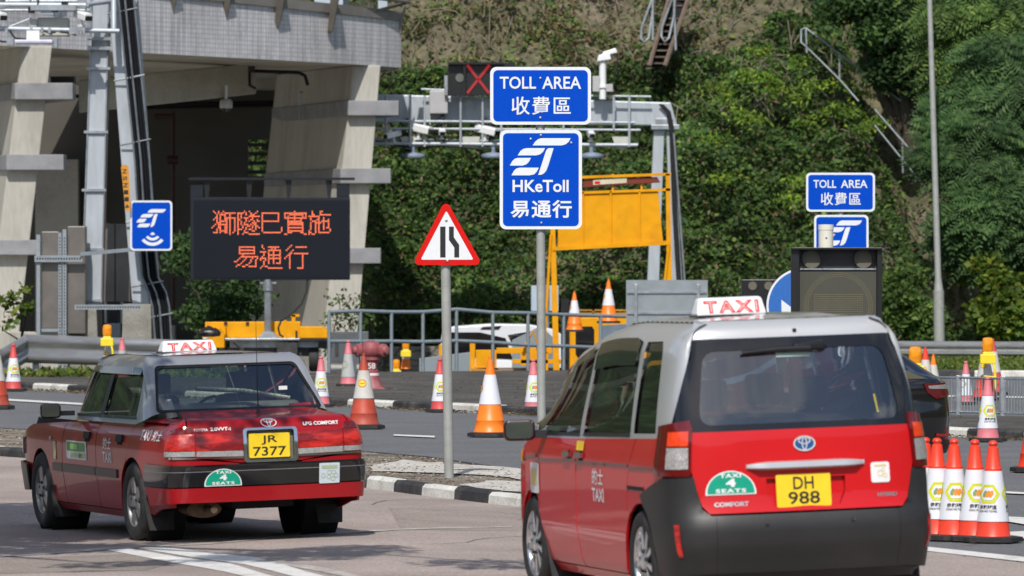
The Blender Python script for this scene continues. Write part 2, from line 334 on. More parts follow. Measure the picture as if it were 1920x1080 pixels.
# litter of dead leaves along the far kerb: countless
def scatter(name, n, region, size, m, z=0, flat=.35, kind='stuff'):
    pos = np.array([region() for _ in range(n)]); pos[:, 2] += z
    return leaves(name, pos, size, m, flat=flat, kind=kind)
def leaves(name, pos, size, m, flat=0, kind='stuff', parent=None, fold=True, nrm=None, aspect=.55, bias=.5):
    """a kite-shaped leaf (two triangles folded on the rib) at each point"""
    n = len(pos); s = size[0] + (size[1] - size[0]) * RNG.random(n)
    N = RNG.normal(size=(n, 3)); N /= np.linalg.norm(N, axis=1)[:, None]
    b = np.array([0, -.5, .8]) if nrm is None else nrm
    if flat: N = N * flat + np.array([0, 0, 1.])
    else: N = N + b * bias * 2
    N /= np.linalg.norm(N, axis=1)[:, None]
    A = np.cross(N, RNG.normal(size=(n, 3))); A /= np.linalg.norm(A, axis=1)[:, None]; B = np.cross(N, A)
    s = s[:, None]; w_ = s * aspect * .5
    p0 = pos; p1 = pos + A * s * .45 + B * w_ + N * s * .08; p2 = pos + A * s; p3 = pos + A * s * .45 - B * w_ + N * s * .08
    V = np.stack([p0, p1, p2, p3], 1).reshape(-1, 3); idx = np.arange(n)[:, None] * 4
    T = np.concatenate([idx + np.array([0, 1, 2]), idx + np.array([0, 2, 3])], 1).reshape(-1, 3)
    me = bpy.data.meshes.new(name); me.vertices.add(len(V)); me.vertices.foreach_set('co', V.ravel().astype('f4'))
    me.loops.add(len(T) * 3); me.loops.foreach_set('vertex_index', T.ravel().astype('i4'))
    me.polygons.add(len(T)); me.polygons.foreach_set('loop_start', np.arange(0, len(T) * 3, 3).astype('i4')); me.polygons.foreach_set('loop_total', np.full(len(T), 3, 'i4'))
    me.update(); me.validate(); me.materials.append(m); ob = bpy.data.objects.new(name, me); link(ob, parent)
    if kind and not parent: ob['kind'] = kind
    return ob
def leafmat(name, cols, trans=.38, rough=.45):
    if name in MATS: return MATS[name]
    m = bpy.data.materials.new(name); m.use_nodes = True; n = m.node_tree.nodes; L = m.node_tree.links.new; b = n['Principled BSDF']
    g = nd(n, 'NewGeometry'); cr = nd(n, 'ValToRGB'); cr.color_ramp.interpolation = 'LINEAR'; e = cr.color_ramp.elements
    for i, (p, c) in enumerate(cols):
        x = e[i] if i < 2 else e.new(p); x.position = p; x.color = (*c, 1)
    L(g.outputs['Random Per Island'], cr.inputs[0])
    tc = nd(n, 'TexCoord'); nz = nd(n, 'TexNoise'); nz.inputs['Scale'].default_value = .6; nz.inputs['Detail'].default_value = 4; L(tc.outputs['Object'], nz.inputs['Vector'])
    mr = nd(n, 'MapRange'); mr.inputs[1].default_value = .35; mr.inputs[2].default_value = .65; mr.inputs[3].default_value = .6; mr.inputs[4].default_value = 1.35; L(nz.outputs['Fac'], mr.inputs[0])
    mm = nd(n, 'Mix', data_type='RGBA', blend_type='MULTIPLY'); mm.inputs[0].default_value = 1; L(cr.outputs[0], mm.inputs[6]); L(mr.outputs[0], mm.inputs[7])
    L(mm.outputs[2], b.inputs['Base Color']); b.inputs['Roughness'].default_value = rough + .15; b.inputs['Specular IOR Level'].default_value = .3
    tr = nd(n, 'BsdfTranslucent'); L(mm.outputs[2], tr.inputs[0]); mx = nd(n, 'MixShader'); mx.inputs[0].default_value = trans
    L(b.outputs[0], mx.inputs[1]); L(tr.outputs[0], mx.inputs[2]); L(mx.outputs[0], n['Material Output'].inputs[0]); MATS[name] = m; return m
L_green = leafmat('leaf_green', [(0, (.045, .085, .020)), (.6, (.09, .165, .038)), (.9, (.15, .235, .05)), (1, (.23, .30, .07))])
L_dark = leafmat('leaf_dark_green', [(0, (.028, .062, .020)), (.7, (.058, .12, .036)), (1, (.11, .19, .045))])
L_bright = leafmat('leaf_bright_green', [(0, (.06, .14, .02)), (.6, (.16, .28, .03)), (1, (.34, .42, .05))])
L_dry = leafmat('leaf_dry', [(0, (.08, .06, .03)), (.5, (.20, .14, .07)), (1, (.32, .25, .14))])
L_grass = leafmat('grass_blade', [(0, (.05, .10, .015)), (.6, (.13, .20, .03)), (1, (.28, .26, .08))])
def kerbleaf():
    p = along(FK[2:], .1); q = p[random.randrange(len(p))]; return (q[0] + random.uniform(-.3, .1), q[1] - abs(random.gauss(.1, .35)), .012)
scatter('fallen_leaves', 2600, kerbleaf, (.04, .10), L_dry)
nkp = along(NK, .1); bkp = along(BK, .1)
def isl_pt():
    i = random.randrange(len(nkp)); a = np.array(nkp[i]); b = np.array(bkp[min(int(i * len(bkp) / len(nkp)), len(bkp) - 1)]); t = random.uniform(.1, .95); c = a + (b - a) * t; return (c[0], c[1], .113)
scatter('gravel', 9000, isl_pt, (.015, .05), leafmat('gravel_grit', [(0, (.10, .08, .06)), (.6, (.26, .22, .17)), (1, (.55, .5, .42))], 0, .9))
def foot_pt():
    p = along(FK[3:], .1); q = p[random.randrange(len(p))]; return (q[0] + random.uniform(-.2, .4), q[1] + random.uniform(.3, 22) ** 1.0, .108)
scatter('footway_litter', 1500, foot_pt, (.03, .09), L_dry)
def verge_l():
    x = random.uniform(-11, -4.8); return (x, random.uniform(112, 117.5) - .2 * (x + 8), .1)
leaves('verge_weeds', np.array([verge_l() for _ in range(5000) ]) , (.06, .2), L_grass, bias=.2)
# grassy verge on the right beyond the second road, with its kerb
sheet('right_verge', [(5.5, 119.5), (30, 117), (60, 130), (60, 147), (5.5, 147)], .12, M_grass, 1.5)
k3 = kerb('striped_kerb', [(26, 116.8), (16, 118.2), (7.4, 119.3)][::-1], .2, .12, 2.0, 0, 'black and white painted kerb edging the grass verge behind the fence', 1)
def verge_r(): return (random.uniform(7, 15), random.uniform(119.8, 133), .12)
leaves('verge_grass', np.array([verge_r() for _ in range(26000)]), (.05, .15), L_grass, bias=.15)
# ================================================================ HILL
from mathutils import noise
def fbm(x, y, s, o=4):
    return noise.fractal(Vector((x * s, y * s, 3.7)), .9, 2.0, o)
def hill_pt(x, s):
    """s metres up the slope"""
    y0 = 147.5 - .10 * max(-30, min(30, x)) + 16 * float(sstep(-3.6, -5.2, x)) if False else 147.5 - .10 * max(-30, min(30, x)) + 16 * max(0., min(1., (-3.7 - x) / 1.3)); ang = R(54 if s < 5 else 50)
    b = fbm(x, s, .16) * 1.6 + fbm(x + 9, s, .6) * .35
    gully = -2.6 * math.exp(-((x - (12.2 - .2 * s)) / .85) ** 2) if s > 1 else 0
    b = (b + gully) * min(1, s / 2.5) * .8
    return Vector((x, y0 + s * math.cos(ang) - b * .75, -1.4 + s * math.sin(ang) + b * .6))
M_hill = mat('hill_soil_rock', (.105, .098, .055), .95, 0, .4, .9, 1.0, 6, col2=(.16, .13, .095), thr=(.52, .66), fine=.4)
hx = np.concatenate([np.arange(-90, -16, 3), np.arange(-16, 18, .35), np.arange(18, 91, 3)]); hs = np.concatenate([np.arange(0, 22, .35), np.arange(22, 90, 3)])
V = [hill_pt(float(x), float(s)) for s in hs for x in hx]; n = len(hx)
o = mesh_obj('hill', V, [(j * n + i, j * n + i + 1, (j + 1) * n + i + 1, (j + 1) * n + i) for j in range(len(hs) - 1) for i in range(n - 1)], M_hill, None, 180); o['kind'] = 'structure'
def px_of(v): return 960 + F * v.x / v.y, YH - F * (v.z - H) / v.y
# what grows where (photo coordinates used only to choose the vegetation zones of the slope)
def cover(px, py, x, s):
    q = fbm(x, s, .35); top = 130 + 40 * q if px < 1320 else 118 - (px - 1320) * .45 + 60 * q
    if py < top and px < 1560: return 'bare'
    if abs(x - (12.2 - .2 * s)) < .7 and s > 4: return 'gully'
    return 'ivy'
def slope_leaves():
    ivy, bright, dry, dark, shoots = [], [], [], [], []
    for _ in range(230000):
        x = random.uniform(-8.5, 14.8); s = random.uniform(.3, 20); v = hill_pt(x, s); px, py = px_of(v)
        if py < -60 or py > 720: continue
        c = cover(px, py, x, s); cl = fbm(x, s, 1.1) + .5 * fbm(x + 30, s, 3)
        if c == 'bare' and random.random() > (.50 if cl > .12 else .10): continue
        if c == 'gully' and random.random() > .12: continue
        hgt = max(0, .25 + .45 * cl + .35 * fbm(x, s + 50, .45)) * (.25 + .75 * random.random() ** .5) * (1 if c == 'ivy' else .5)
        p = (v.x, v.y - hgt * .8 - .05, v.z + hgt * .55)
        if c == 'bare': (dry if random.random() < .45 else ivy).append(p)
        else:
            thin = fbm(x + 70, s, .5)
            if thin < -.25 and random.random() < .55: continue
            r = random.random()
            if r < .04 and cl > -.1: bright.append(p)
            elif r < .08: dry.append(p)
            elif r < .45: dark.append(p)
            else: ivy.append(p)
    # clumps of fresh yellow-green shoots
    for px, py in [(1400, 170), (1440, 175), (1520, 190), (1565, 185), (1595, 230), (1450, 205), (1495, 215), (1560, 245), (1620, 260), (1390, 260), (1505, 270), (1480, 390), (1330, 360), (1405, 275), (1425, 120), (1610, 125), (1630, 155), (1350, 420), (1470, 420), (1360, 230), (1500, 130), (1340, 200), (1640, 220)]:
        x = (px - 960) / F * 153; s = max(1, (YH - py) / F * 153 + 3.6) / math.sin(R(52)); v = hill_pt(x, s)
        for _ in range(110):
            g = RNG.normal(size=3) * np.array([.2, .14, .09]); shoots.append((v.x + g[0], v.y + g[1] - 1.2, v.z + g[2] + .7))
    return ivy, bright, dry, dark, shoots
ivy, bright, dry, dark, shoots = slope_leaves()
leaves('hillside_shoot_tufts', np.array(shoots), (.10, .20), L_bright, aspect=.35)
leaves('hillside_ivy', np.array(ivy), (.08, .19), L_green, aspect=.7)
leaves('hillside_shrub_cover', np.array(dark), (.09, .21), L_dark, aspect=.7)
leaves('hillside_fresh_shoots', np.array(bright), (.08, .17), L_bright, aspect=.5)
leaves('hillside_dry_leaves', np.array(dry), (.10, .25), L_dry, aspect=.4, bias=.2)
foot = [(x, 146.6 - .1 * x - random.random() * .8, -1.3 + random.random() ** 2 * 1.1) for x in RNG.uniform(-5, 15, 9000)]
leaves('slope_foot_grass', np.array(foot), (.08, .24), L_grass, bias=.2, aspect=.35)
# dry grass and twigs on the bare upper slope
tw = MB()
for _ in range(420):
    x = random.uniform(-3.5, 9); s = random.uniform(9.5, 17); v = hill_pt(x, s); a = random.uniform(-1, 1); l = random.uniform(.3, 1.3)
    tw.tube([v + Vector((0, -.05, 0)), v + Vector((a * l * .5, -.35, .1 + random.uniform(-.3, .5) * l)), v + Vector((a * l, -.3, random.uniform(-.6, .6) * l))], .012, 4, False)
o = tw.build('hillside_twigs', mat('dead_twig', (.26, .22, .17), .9, 0, .3, 5), None, 0); o['kind'] = 'stuff'

# unseen wooded slopes left, right and behind, added to darken the car paint's reflections
M_wood = mat('far_wooded_slope', (.035, .06, .018), .95, 0, .6, .35, 1.0, 1.2, col2=(.015, .026, .010), thr=(.45, .6), fine=.5)
def ringz(a, r_): return (r_ - 1) * 26 + 3.0 * noise.fractal(Vector((math.cos(a) * 6 * r_, math.sin(a) * 6 * r_, 1)), .8, 2, 4) * min(1, (r_ - 1) * 3)
NA = 90; V = []; rs = [1, 1.08, 1.2, 1.4, 1.7, 2.0]
for r_ in rs:
    for i in range(NA + 1):
        a = R(128 + 284 * i / NA); V.append((62 * r_ * math.cos(a), 55 + 95 * r_ * math.sin(a), ringz(a, r_) - .3))
o = mesh_obj('unseen_wooded_hills', V, [(j * (NA + 1) + i, j * (NA + 1) + i + 1, (j + 1) * (NA + 1) + i + 1, (j + 1) * (NA + 1) + i) for j in range(len(rs) - 1) for i in range(NA)], M_wood, None, 180); o['kind'] = 'structure'
# ================================================================ TUNNEL BUILDING
class Fr:
    """photo pixels -> metres on the plane facing the camera through a thing's base at (px0, depth d)"""
    def __init__(s, px0, d, z=0): s.d = d; s.px0 = px0; s.z = z; s.loc = Vector(((px0 - 960) / F * d, d, z)); s.k = d / F
    def X(s, px): return (px - s.px0) * s.k
    def Z(s, py): return H - (py - YH) * s.k - s.z
    def p(s, px, py, y=0): return Vector((s.X(px), y, s.Z(py)))
    def poly(s, q): return [(s.X(a), s.Z(b)) for a, b in q]
M_beige = mat('beige_render_wall', (.42, .405, .36), .85, 0, .10, .8, .15, 12, col2=(.24, .225, .195), thr=(.50, .80), fine=.08, stretch=(1.6, 1.6, .28))
M_beige2 = mat('stained_beige_wall', (.44, .41, .35), .88, 0, .12, .5, .15, 12, col2=(.20, .185, .155), thr=(.48, .8), fine=.08)
M_fin = mat('granite_grey_fin', (.25, .255, .27), .75, 0, .12, 3, .2, 60, col2=(.16, .165, .17), thr=(.5, .75), fine=.3)
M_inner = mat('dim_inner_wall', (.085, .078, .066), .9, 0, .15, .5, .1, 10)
def tilemat():
    m = mat('mosaic_tile_cladding', (.68, .67, .69), .35, 0, .08, .6, 0, 10, col2=(.47, .455, .45), thr=(.45, .8)); n = m.node_tree.nodes; L = m.node_tree.links.new; b = n['Principled BSDF']
    src = b.inputs['Base Color'].links[0].from_socket
    tc = nd(n, 'TexCoord'); mp = nd(n, 'Mapping'); L(tc.outputs['UV'], mp.inputs[0]); bk = nd(n, 'TexBrick'); L(mp.outputs[0], bk.inputs['Vector'])
    bk.offset = 0; bk.inputs['Scale'].default_value = 1; bk.inputs['Brick Width'].default_value = .105; bk.inputs['Row Height'].default_value = .105; bk.inputs['Mortar Size'].default_value = .016; bk.inputs['Mortar Smooth'].default_value = .4
    bk.inputs['Color1'].default_value = (1, 1, 1, 1); bk.inputs['Color2'].default_value = (.86, .86, .88, 1); bk.inputs['Mortar'].default_value = (.68, .68, .70, 1)
    mx = nd(n, 'Mix', data_type='RGBA', blend_type='MULTIPLY'); mx.inputs[0].default_value = 1; L(src, mx.inputs[6]); L(bk.outputs['Color'], mx.inputs[7])
    # rain streaks running down
    m2 = nd(n, 'Mapping'); m2.inputs['Scale'].default_value = (5, .35, 1); L(tc.outputs['UV'], m2.inputs[0]); nz = nd(n, 'TexNoise'); nz.inputs['Scale'].default_value = 1.4; nz.inputs['Detail'].default_value = 6; L(m2.outputs[0], nz.inputs['Vector'])
    mr = nd(n, 'MapRange'); mr.inputs[1].default_value = .42; mr.inputs[2].default_value = .7; mr.inputs[3].default_value = 1.04; mr.inputs[4].default_value = .68; L(nz.outputs['Fac'], mr.inputs[0])
    m3 = nd(n, 'Mix', data_type='RGBA', blend_type='MULTIPLY'); m3.inputs[0].default_value = 1; L(mx.outputs[2], m3.inputs[6]); L(mr.outputs[0], m3.inputs[7]); L(m3.outputs[2], b.inputs['Base Color']); return m
M_tile = tilemat()
def wall_uv(name, corners, m, parent):
    """vertical strip through the given (x,y,zb,zt) corners with uv in metres"""
    V = []; Fc = []; uv = []; s = 0
    for i, (x, y, zb, zt) in enumerate(corners):
        if i: s += math.hypot(x - corners[i - 1][0], y - corners[i - 1][1])
        V += [(x, y, zb), (x, y, zt)]; uv += [(s, zb), (s, zt)]
    for i in range(len(corners) - 1): Fc.append((2 * i, 2 * i + 2, 2 * i + 3, 2 * i + 1))
    o = mesh_obj(name, V, Fc, m, parent, 0); l = o.data.uv_layers.new(name='UVMap')
    for p in o.data.polygons:
        for li in p.loop_indices: l.data[li].uv = uv[o.data.loops[li].vertex_index]
    return o
bld = thing('tunnel_building', 'beige concrete tunnel building on slanted piers with a grey tiled upper deck', 'building', (-9, 138, 0))
B0 = Vector((-9, 138, 0))
def bp(px, py, d): return P(px, py, d) - B0
# upper deck: tiled fascia wall recedes to the right, soffit below
fa = [bp(-260, 62, 124), bp(0, 85, 128), bp(637, 119, 138.8), bp(752, 127, 141.4)]
top = [bp(-260, -60, 124), bp(0, -40, 128), bp(637, 26, 138.8), bp(752, 39, 141.4)]
zb = sum(v.z for v in fa) / 4
wall_uv('tiled_fascia', [(v.x, v.y, v.z, t.z) for v, t in zip(fa, top)] + [(fa[-1].x - 3.6, fa[-1].y + 20, fa[-1].z, top[-1].z)], M_tile, bld)
mb = MB(); a = [v + Vector((0, .02, .01)) for v in fa]; b_ = [Vector((v.x - 4, v.y + 22, v.z + .01)) for i, v in enumerate(fa)]
mb.add([*a, *b_, *[v + Vector((0, 0, .25)) for v in a], *[v + Vector((0, 0, .25)) for v in b_]], [(i, i + 4, i + 5, i + 1) for i in range(3)] + [(i + 8, i + 9, i + 13, i + 12) for i in range(3)]); mb.build('soffit', M_beige2, bld, 0)
mb = MB()
for i in range(3):
    t0, t1 = top[i], top[i + 1]; mb.hexa([t0 + Vector((0, -.1, 0)), t1 + Vector((0, -.1, 0)), t1 + Vector((0, .35, 0)), t0 + Vector((0, .35, 0))], [t0 + Vector((0, -.1, .22)), t1 + Vector((0, -.1, .22)), t1 + Vector((0, .35, .22)), t0 + Vector((0, .35, .22))])
mb.build('coping', mat('dull_grey_coping', (.19, .18, .165), .7, 0, .15, 2), bld, 0)
M_brk = mat('bronze_grey_steel', (.17, .155, .13), .5, .4, .15, 5)
for px, y0, y1, d in [(95, -60, 8, 129.5), (222, -40, 20, 131.7), (320, -30, 37, 133.5), (420, -20, 46, 135.2), (519, -10, 52, 136.8), (619, -6, 60, 138.4)]:
    mb = MB(); q = bp(px, y1, d); q2 = bp(px + 10, y0, d); mb.hexa([q + Vector((-.06, -.16, 0)), q + Vector((.06, -.16, 0)), q + Vector((.06, .05, 0)), q + Vector((-.06, .05, 0))], [q2 + Vector((-.1, -.45, 0)), q2 + Vector((.1, -.45, 0)), q2 + Vector((.1, .05, 0)), q2 + Vector((-.1, .05, 0))]); mb.build('bracket', M_brk, bld, 0, .01)
mb = MB(); e = bp(755, 8, 141.4); mb.tube([bp(637, -12, 138.8), bp(768, 4, 141.2)], .045); mb.tube([bp(700, 22, 140.2), bp(760, 6, 141.2)], .04)
mb.hexa([bp(746, 62, 141.3), bp(751, 62, 141.3), bp(751, 62, 141.5), bp(746, 62, 141.5)], [bp(759, -14, 141.3), bp(768, -14, 141.3), bp(768, -14, 141.5), bp(759, -14, 141.5)]); mb.each('parapet_rail', M_brk, bld, 0)
mb = MB(); mb.bx(bp(709, 28, 150), bp(727, -60, 150.5)); mb.bx(bp(590, 14, 150), bp(655, -60, 156)); mb.each('roof_plant', mat('pale_cabinet', (.38, .44, .50), .5, 0, .1, 3), bld, 0)
# slanted piers: front strip + long side going back, and the granite fins that wrap them
def pier(name, lf, rt, bl, br, ytop, ybot, d, depth, back):
    mb = MB(); b4 = [bp(bl, ybot, d), bp(br, ybot, d)]; t4 = [bp(lf, ytop, d), bp(rt, ytop, d)]; bk = Vector((back, depth, 0))
    mb.hexa([b4[0], b4[1], b4[1] + bk, b4[0] + bk], [t4[0], t4[1], t4[1] + bk, t4[0] + bk]); return mb.build(name, M_beige, bld, 0, .03)
pier('pier', 663, 714, 598, 664, 122, 705, 140, 6.5, -2.1)
pier('pier', 42, 98, -34, 26, 86, 712, 128.9, 6.5, -2.0)
def fin(pxl, pxr, y0, y1, d, ext, depth, back):
    mb = MB(); a = bp(pxl, y1, d); c = bp(pxr, y1, d); t = bp(pxl, y0, d).z - a.z; bk = Vector((back, depth, 0)); up = Vector((0, 0, t))
    q = [a + Vector((-.12, -.25, 0)), c + Vector((0, -.25, 0)), c + Vector((0, .6, 0)), c + Vector((-.45, .8, 0)) + bk, a + bk + Vector((-.12, 0, 0))]
    mb.add(q + [v + up for v in q], [tuple(range(4, -1, -1)), tuple(range(5, 10))] + [(i, (i + 1) % 5, (i + 1) % 5 + 5, i + 5) for i in range(5)]); return mb.build('granite_fin', M_fin, bld, 0, .015)
for l, r_, y0, y1 in [(663, 748, 189, 217), (648, 733, 316, 344), (630, 714, 465, 494)]: fin(l, r_, y0, y1, 140, 0, 6.5, -2.1)
for l, r_, y0, y1 in [(40, 138, 156, 187), (24, 121, 290, 319), (-8, 78, 450, 478)]: fin(l, r_, y0, y1, 128.9, 0, 6.5, -2.0)
# interior: back wall with openings, side walls, beams
mb = MB(); wx0, wx1 = bp(60, 0, 156), bp(640, 0, 156)
def wq(a, b, d=156, t=.25): mb.bx(bp(a[0], a[1], d), bp(b[0], b[1], d) + Vector((0, t, 0)))
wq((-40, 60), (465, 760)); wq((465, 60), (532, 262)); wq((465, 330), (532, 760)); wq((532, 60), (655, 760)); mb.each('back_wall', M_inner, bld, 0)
mb = MB()
for y in (268, 285, 302, 319): mb.bx(bp(466, y, 156), bp(531, y + 7, 156) + Vector((0, .2, 0)))
mb.each('louvre', M_blackp, bld, 0)
mb = MB(); mb.hexa([bp(148, 212, 134), bp(480, 176, 141), bp(480, 176, 142), bp(148, 212, 135)], [bp(148, 150, 134), bp(480, 118, 141), bp(480, 118, 142), bp(148, 150, 135)]); mb.build('beam', M_beige2, bld, 0, .03)
mb = MB(); mb.bx(bp(470, 165, 150), bp(560, 118, 152)); mb.build('beam', M_beige2, bld, 0, .05)
mb = MB(); mb.bx(bp(66, 712, 155), bp(150, 300, 155.7)); mb.bx(bp(240, 712, 155), bp(330, 610, 155.7)); mb.each('inner_column', M_beige2, bld, 0)
mb = MB(); mb.tube([bp(324, 210, 154), bp(324, 590, 154)], .055); mb.tube([bp(290, 218, 154), bp(324, 218, 154)], .07); mb.tube([bp(296, 600, 154), bp(322, 600, 154)], .09)
for y in (300, 470): mb.tube([bp(314, y, 153.9), bp(334, y, 153.9)], .12)
mb.each('drain_pipe', mat('dark_red_pipe', (.06, .018, .016), .5, 0, .2, 5), bld, 60)
mb = MB(); mb.tube([bp(60, 168, 150), bp(250, 196, 150), bp(600, 190, 150), bp(600, 190, 150)][:3], .05); mb.tube([bp(250, 203, 150), bp(540, 197, 150)], .04); mb.tube([bp(468, 130, 139), bp(468, 160, 139), bp(478, 165, 139.5)], .035); mb.tube([bp(475, 133, 139), bp(560, 136, 139), bp(572, 142, 139), bp(577, 160, 139)], .045); mb.each('conduit', M_dark, bld, 60)
mb = MB(); mb.bx(bp(95, 157, 133), bp(142, 145, 133.6)); mb.bx(bp(465, 136, 138.9), bp(478, 124, 139.1)); mb.each('ceiling_light', M_blackp, bld, 0)
# dome camera hanging from the beam
fr = Fr(424, 139.5, bp(424, 210, 139.5).z); t = thing('dome_camera', 'white dome security camera hanging under the deck of the beige building', 'camera', fr.loc)
mb = MB(); mb.tube([fr.p(424, 160), fr.p(424, 188)], .035); mb.build('stem', M_white, t, 60)
mb = MB(); mb.lathe([(.10, fr.Z(186)), (.15, fr.Z(189)), (.155, fr.Z(200)), (.14, fr.Z(203)), (.02, fr.Z(203))][::-1], 20); mb.build('housing', mat('dull_white_plastic', (.5, .5, .47), .4), t, 60)
mb = MB(); mb.lathe([(.02, fr.Z(210.5)), (.08, fr.Z(208)), (.12, fr.Z(203.5)), (.02, fr.Z(203.4))], 20); mb.build('lens_dome', M_blackg, t, 60)
sheet('bounce_slab', [(-40, 124), (-5.2, 124), (-5.2, 157), (-40, 157)], .108, M_pconc, 3)  # pale ground sheet added under the building to bounce light up into it
M_cable = mat('cable_black', (.010, .011, .014), .6, 0, .2, 10, spec=.15)
# plinth wall at left bottom of the building
mb = MB(); mb.hexa([P(-300, 712, 121), P(150, 714, 121), P(150, 714, 122), P(-300, 712, 123)], [P(-300, 620, 121), P(66, 622, 121), P(66, 622, 122), P(-300, 620, 123)]); o = mb.build('low_wall', M_beige, None, 0, .02); tag(o, 'low sunlit beige wall behind the left crash barrier', 'wall')
o = MB().bx(P(618, 705, 129), P(690, 622, 128.6)).build('barrier_wall', mat('pale_wall_block', (.62, .60, .54), .85, 0, .08, 3, .1, 30, col2=(.4, .38, .33), thr=(.55, .8)), None, 0, .02); tag(o, 'pale concrete block wall behind the red fire hydrant', 'wall')
# ================================================================ STONE RETAINING WALL
def stonemat():
    m = mat('rubble_stone', (.22, .20, .17), .9, 0, .2, 2, .6, 14, fine=.2); n = m.node_tree.nodes; L = m.node_tree.links.new; b = n['Principled BSDF']; src = b.inputs['Base Color'].links[0].from_socket
    tc = nd(n, 'TexCoord'); mp = nd(n, 'Mapping'); mp.inputs['Scale'].default_value = (3.2, 3.2, 4.6); L(tc.outputs['Object'], mp.inputs[0]); v = nd(n, 'TexVoronoi', feature='DISTANCE_TO_EDGE'); v.inputs['Scale'].default_value = 1; L(mp.outputs[0], v.inputs['Vector'])
    r = nd(n, 'MapRange'); r.inputs[1].default_value = .02; r.inputs[2].default_value = .10; r.inputs[3].default_value = .3; r.inputs[4].default_value = 1; L(v.outputs['Distance'], r.inputs[0])
    mx = nd(n, 'Mix', data_type='RGBA', blend_type='MULTIPLY'); mx.inputs[0].default_value = 1; L(src, mx.inputs[6]); L(r.outputs[0], mx.inputs[7]); L(mx.outputs[2], b.inputs['Base Color']); return m
M_stone = stonemat()
mb = MB(); mb.hexa([(-5, 146.4, -1.5), (40, 143, -1.5), (40, 143.5, -1.5), (-5, 146.9, -1.5)], [(-5, 146.4, .22), (40, 143, .62), (40, 143.5, .62), (-5, 146.9, .22)]); o = mb.build('stone_wall', M_stone, None, 0, .02); tag(o, 'low rubble stone retaining wall at the foot of the green slope', 'wall')
# ================================================================ CRASH BARRIERS, RAILING, FENCE
def wbeam(name, pts, ztop, label, posts, hgt=.31, group=None):
    t = thing(name, label, 'guardrail', pts[0]); o0 = Vector(pts[0]); prof = [(-.0, 0), (-.03, -.01), (-.085, -.05), (-.085, -.09), (-.01, -.13), (-.01, -.18), (-.085, -.22), (-.085, -.26), (-.03, -.30), (0, -.31), (.008, -.30), (-.07, -.255), (-.07, -.225), (.006, -.18), (.006, -.13), (-.07, -.085), (-.07, -.055), (.006, -.008)]
    V = []; n = len(prof); L = [Vector(p) - o0 for p in pts]
    for i, p in enumerate(L):
        a = L[max(i - 1, 0)]; b = L[min(i + 1, len(L) - 1)]; tt = (b - a); tt.z = 0; tt.normalize(); nn = Vector((-tt.y, tt.x, 0)); zt = ztop[i] if isinstance(ztop, (list, tuple)) else ztop
        V += [(p.x + nn.x * w_, p.y + nn.y * w_, zt + z_ * hgt / .31) for w_, z_ in prof]
    Fc = [(i * n + k, i * n + (k + 1) % n, (i + 1) * n + (k + 1) % n, (i + 1) * n + k) for i in range(len(L) - 1) for k in range(n)]
    mesh_obj('rail', V, Fc, M_galvd, t, 50)
    for x, y, zt in posts: MB().bx((x - o0.x - .06, y - o0.y + .05, -.0), (x - o0.x + .06, y - o0.y + .2, zt)).build('post', M_galv, t, 0, .01)
    return t
M_galvd = mat('weathered_guardrail', (.34, .345, .35), .42, .55, .12, 3, .1, 20, col2=(.22, .21, .20), thr=(.5, .75), stretch=(1, 1, 5))
def bpn(px, d): return ((px - 960) / F * d, d, 0)
wl = [bpn(-60, 113.0), bpn(0, 113.6), bpn(48, 115.6), bpn(330, 116.4), bpn(392, 116.6)]
wbeam('crash_barrier', wl, [H - (640 - YH) * 113 / F - .22, H - (655 - YH) * 113.6 / F, H - (627 - YH) * 115.6 / F, H - (637 - YH) * 116.4 / F, H - (639 - YH) * 116.6 / F], 'bent galvanised crash barrier in front of the gantry legs at left', [(*bpn(66, 115.7)[:2], .8), (*bpn(225, 116.1)[:2], .8), (*bpn(385, 116.6)[:2], .8), (*bpn(-30, 113.3)[:2], .6)], .56)
wbeam('crash_barrier', [bpn(1500, 133), bpn(1700, 133), bpn(1920, 132.6), bpn(2300, 131.8)], [.55, .54, .535, .53], 'long straight galvanised crash barrier on the grass verge behind the black car', [(*bpn(p, 133)[:2], .5) for p in (1560, 1885, 2150)], .34)
M_rail = mat('blue_grey_railing_paint', (.24, .29, .32), .5, .3, .1, 8, .1, 50)
rl = thing('pipe_railing', 'bent blue-grey two-rail pipe railing behind the dark footway', 'railing', (0, 0, 0))
rp = [(617, 585, 640, 706), (676, 583, 640, 702), (734, 585, 640, 701), (793, 585, 641, 701), (856, 580, 639, 700), (924, 586, 642, 708), (990, 587, 647, 712), (1057, 590, 649, 715), (1126, 592, 652, 717), (1196, 594, 653, 719), (1262, 596, 655, 720)]
RD = [117.2, 117.6, 118, 118.4, 118.8, 119.1, 119.6, 120.2, 120.8, 121.4, 122]
for (px, a, b, c), d in zip(rp, RD):
    MB().tube([P(px, c + 4, d), P(px, a, d)], .036, 8).build('post', M_rail, rl, 60)
for nm, k in (('top_rail', 1), ('mid_rail', 2)):
    MB().tube([P(r_[0], r_[k], d) for r_, d in zip(rp, RD)], .038, 8).build(nm, M_rail, rl, 60)
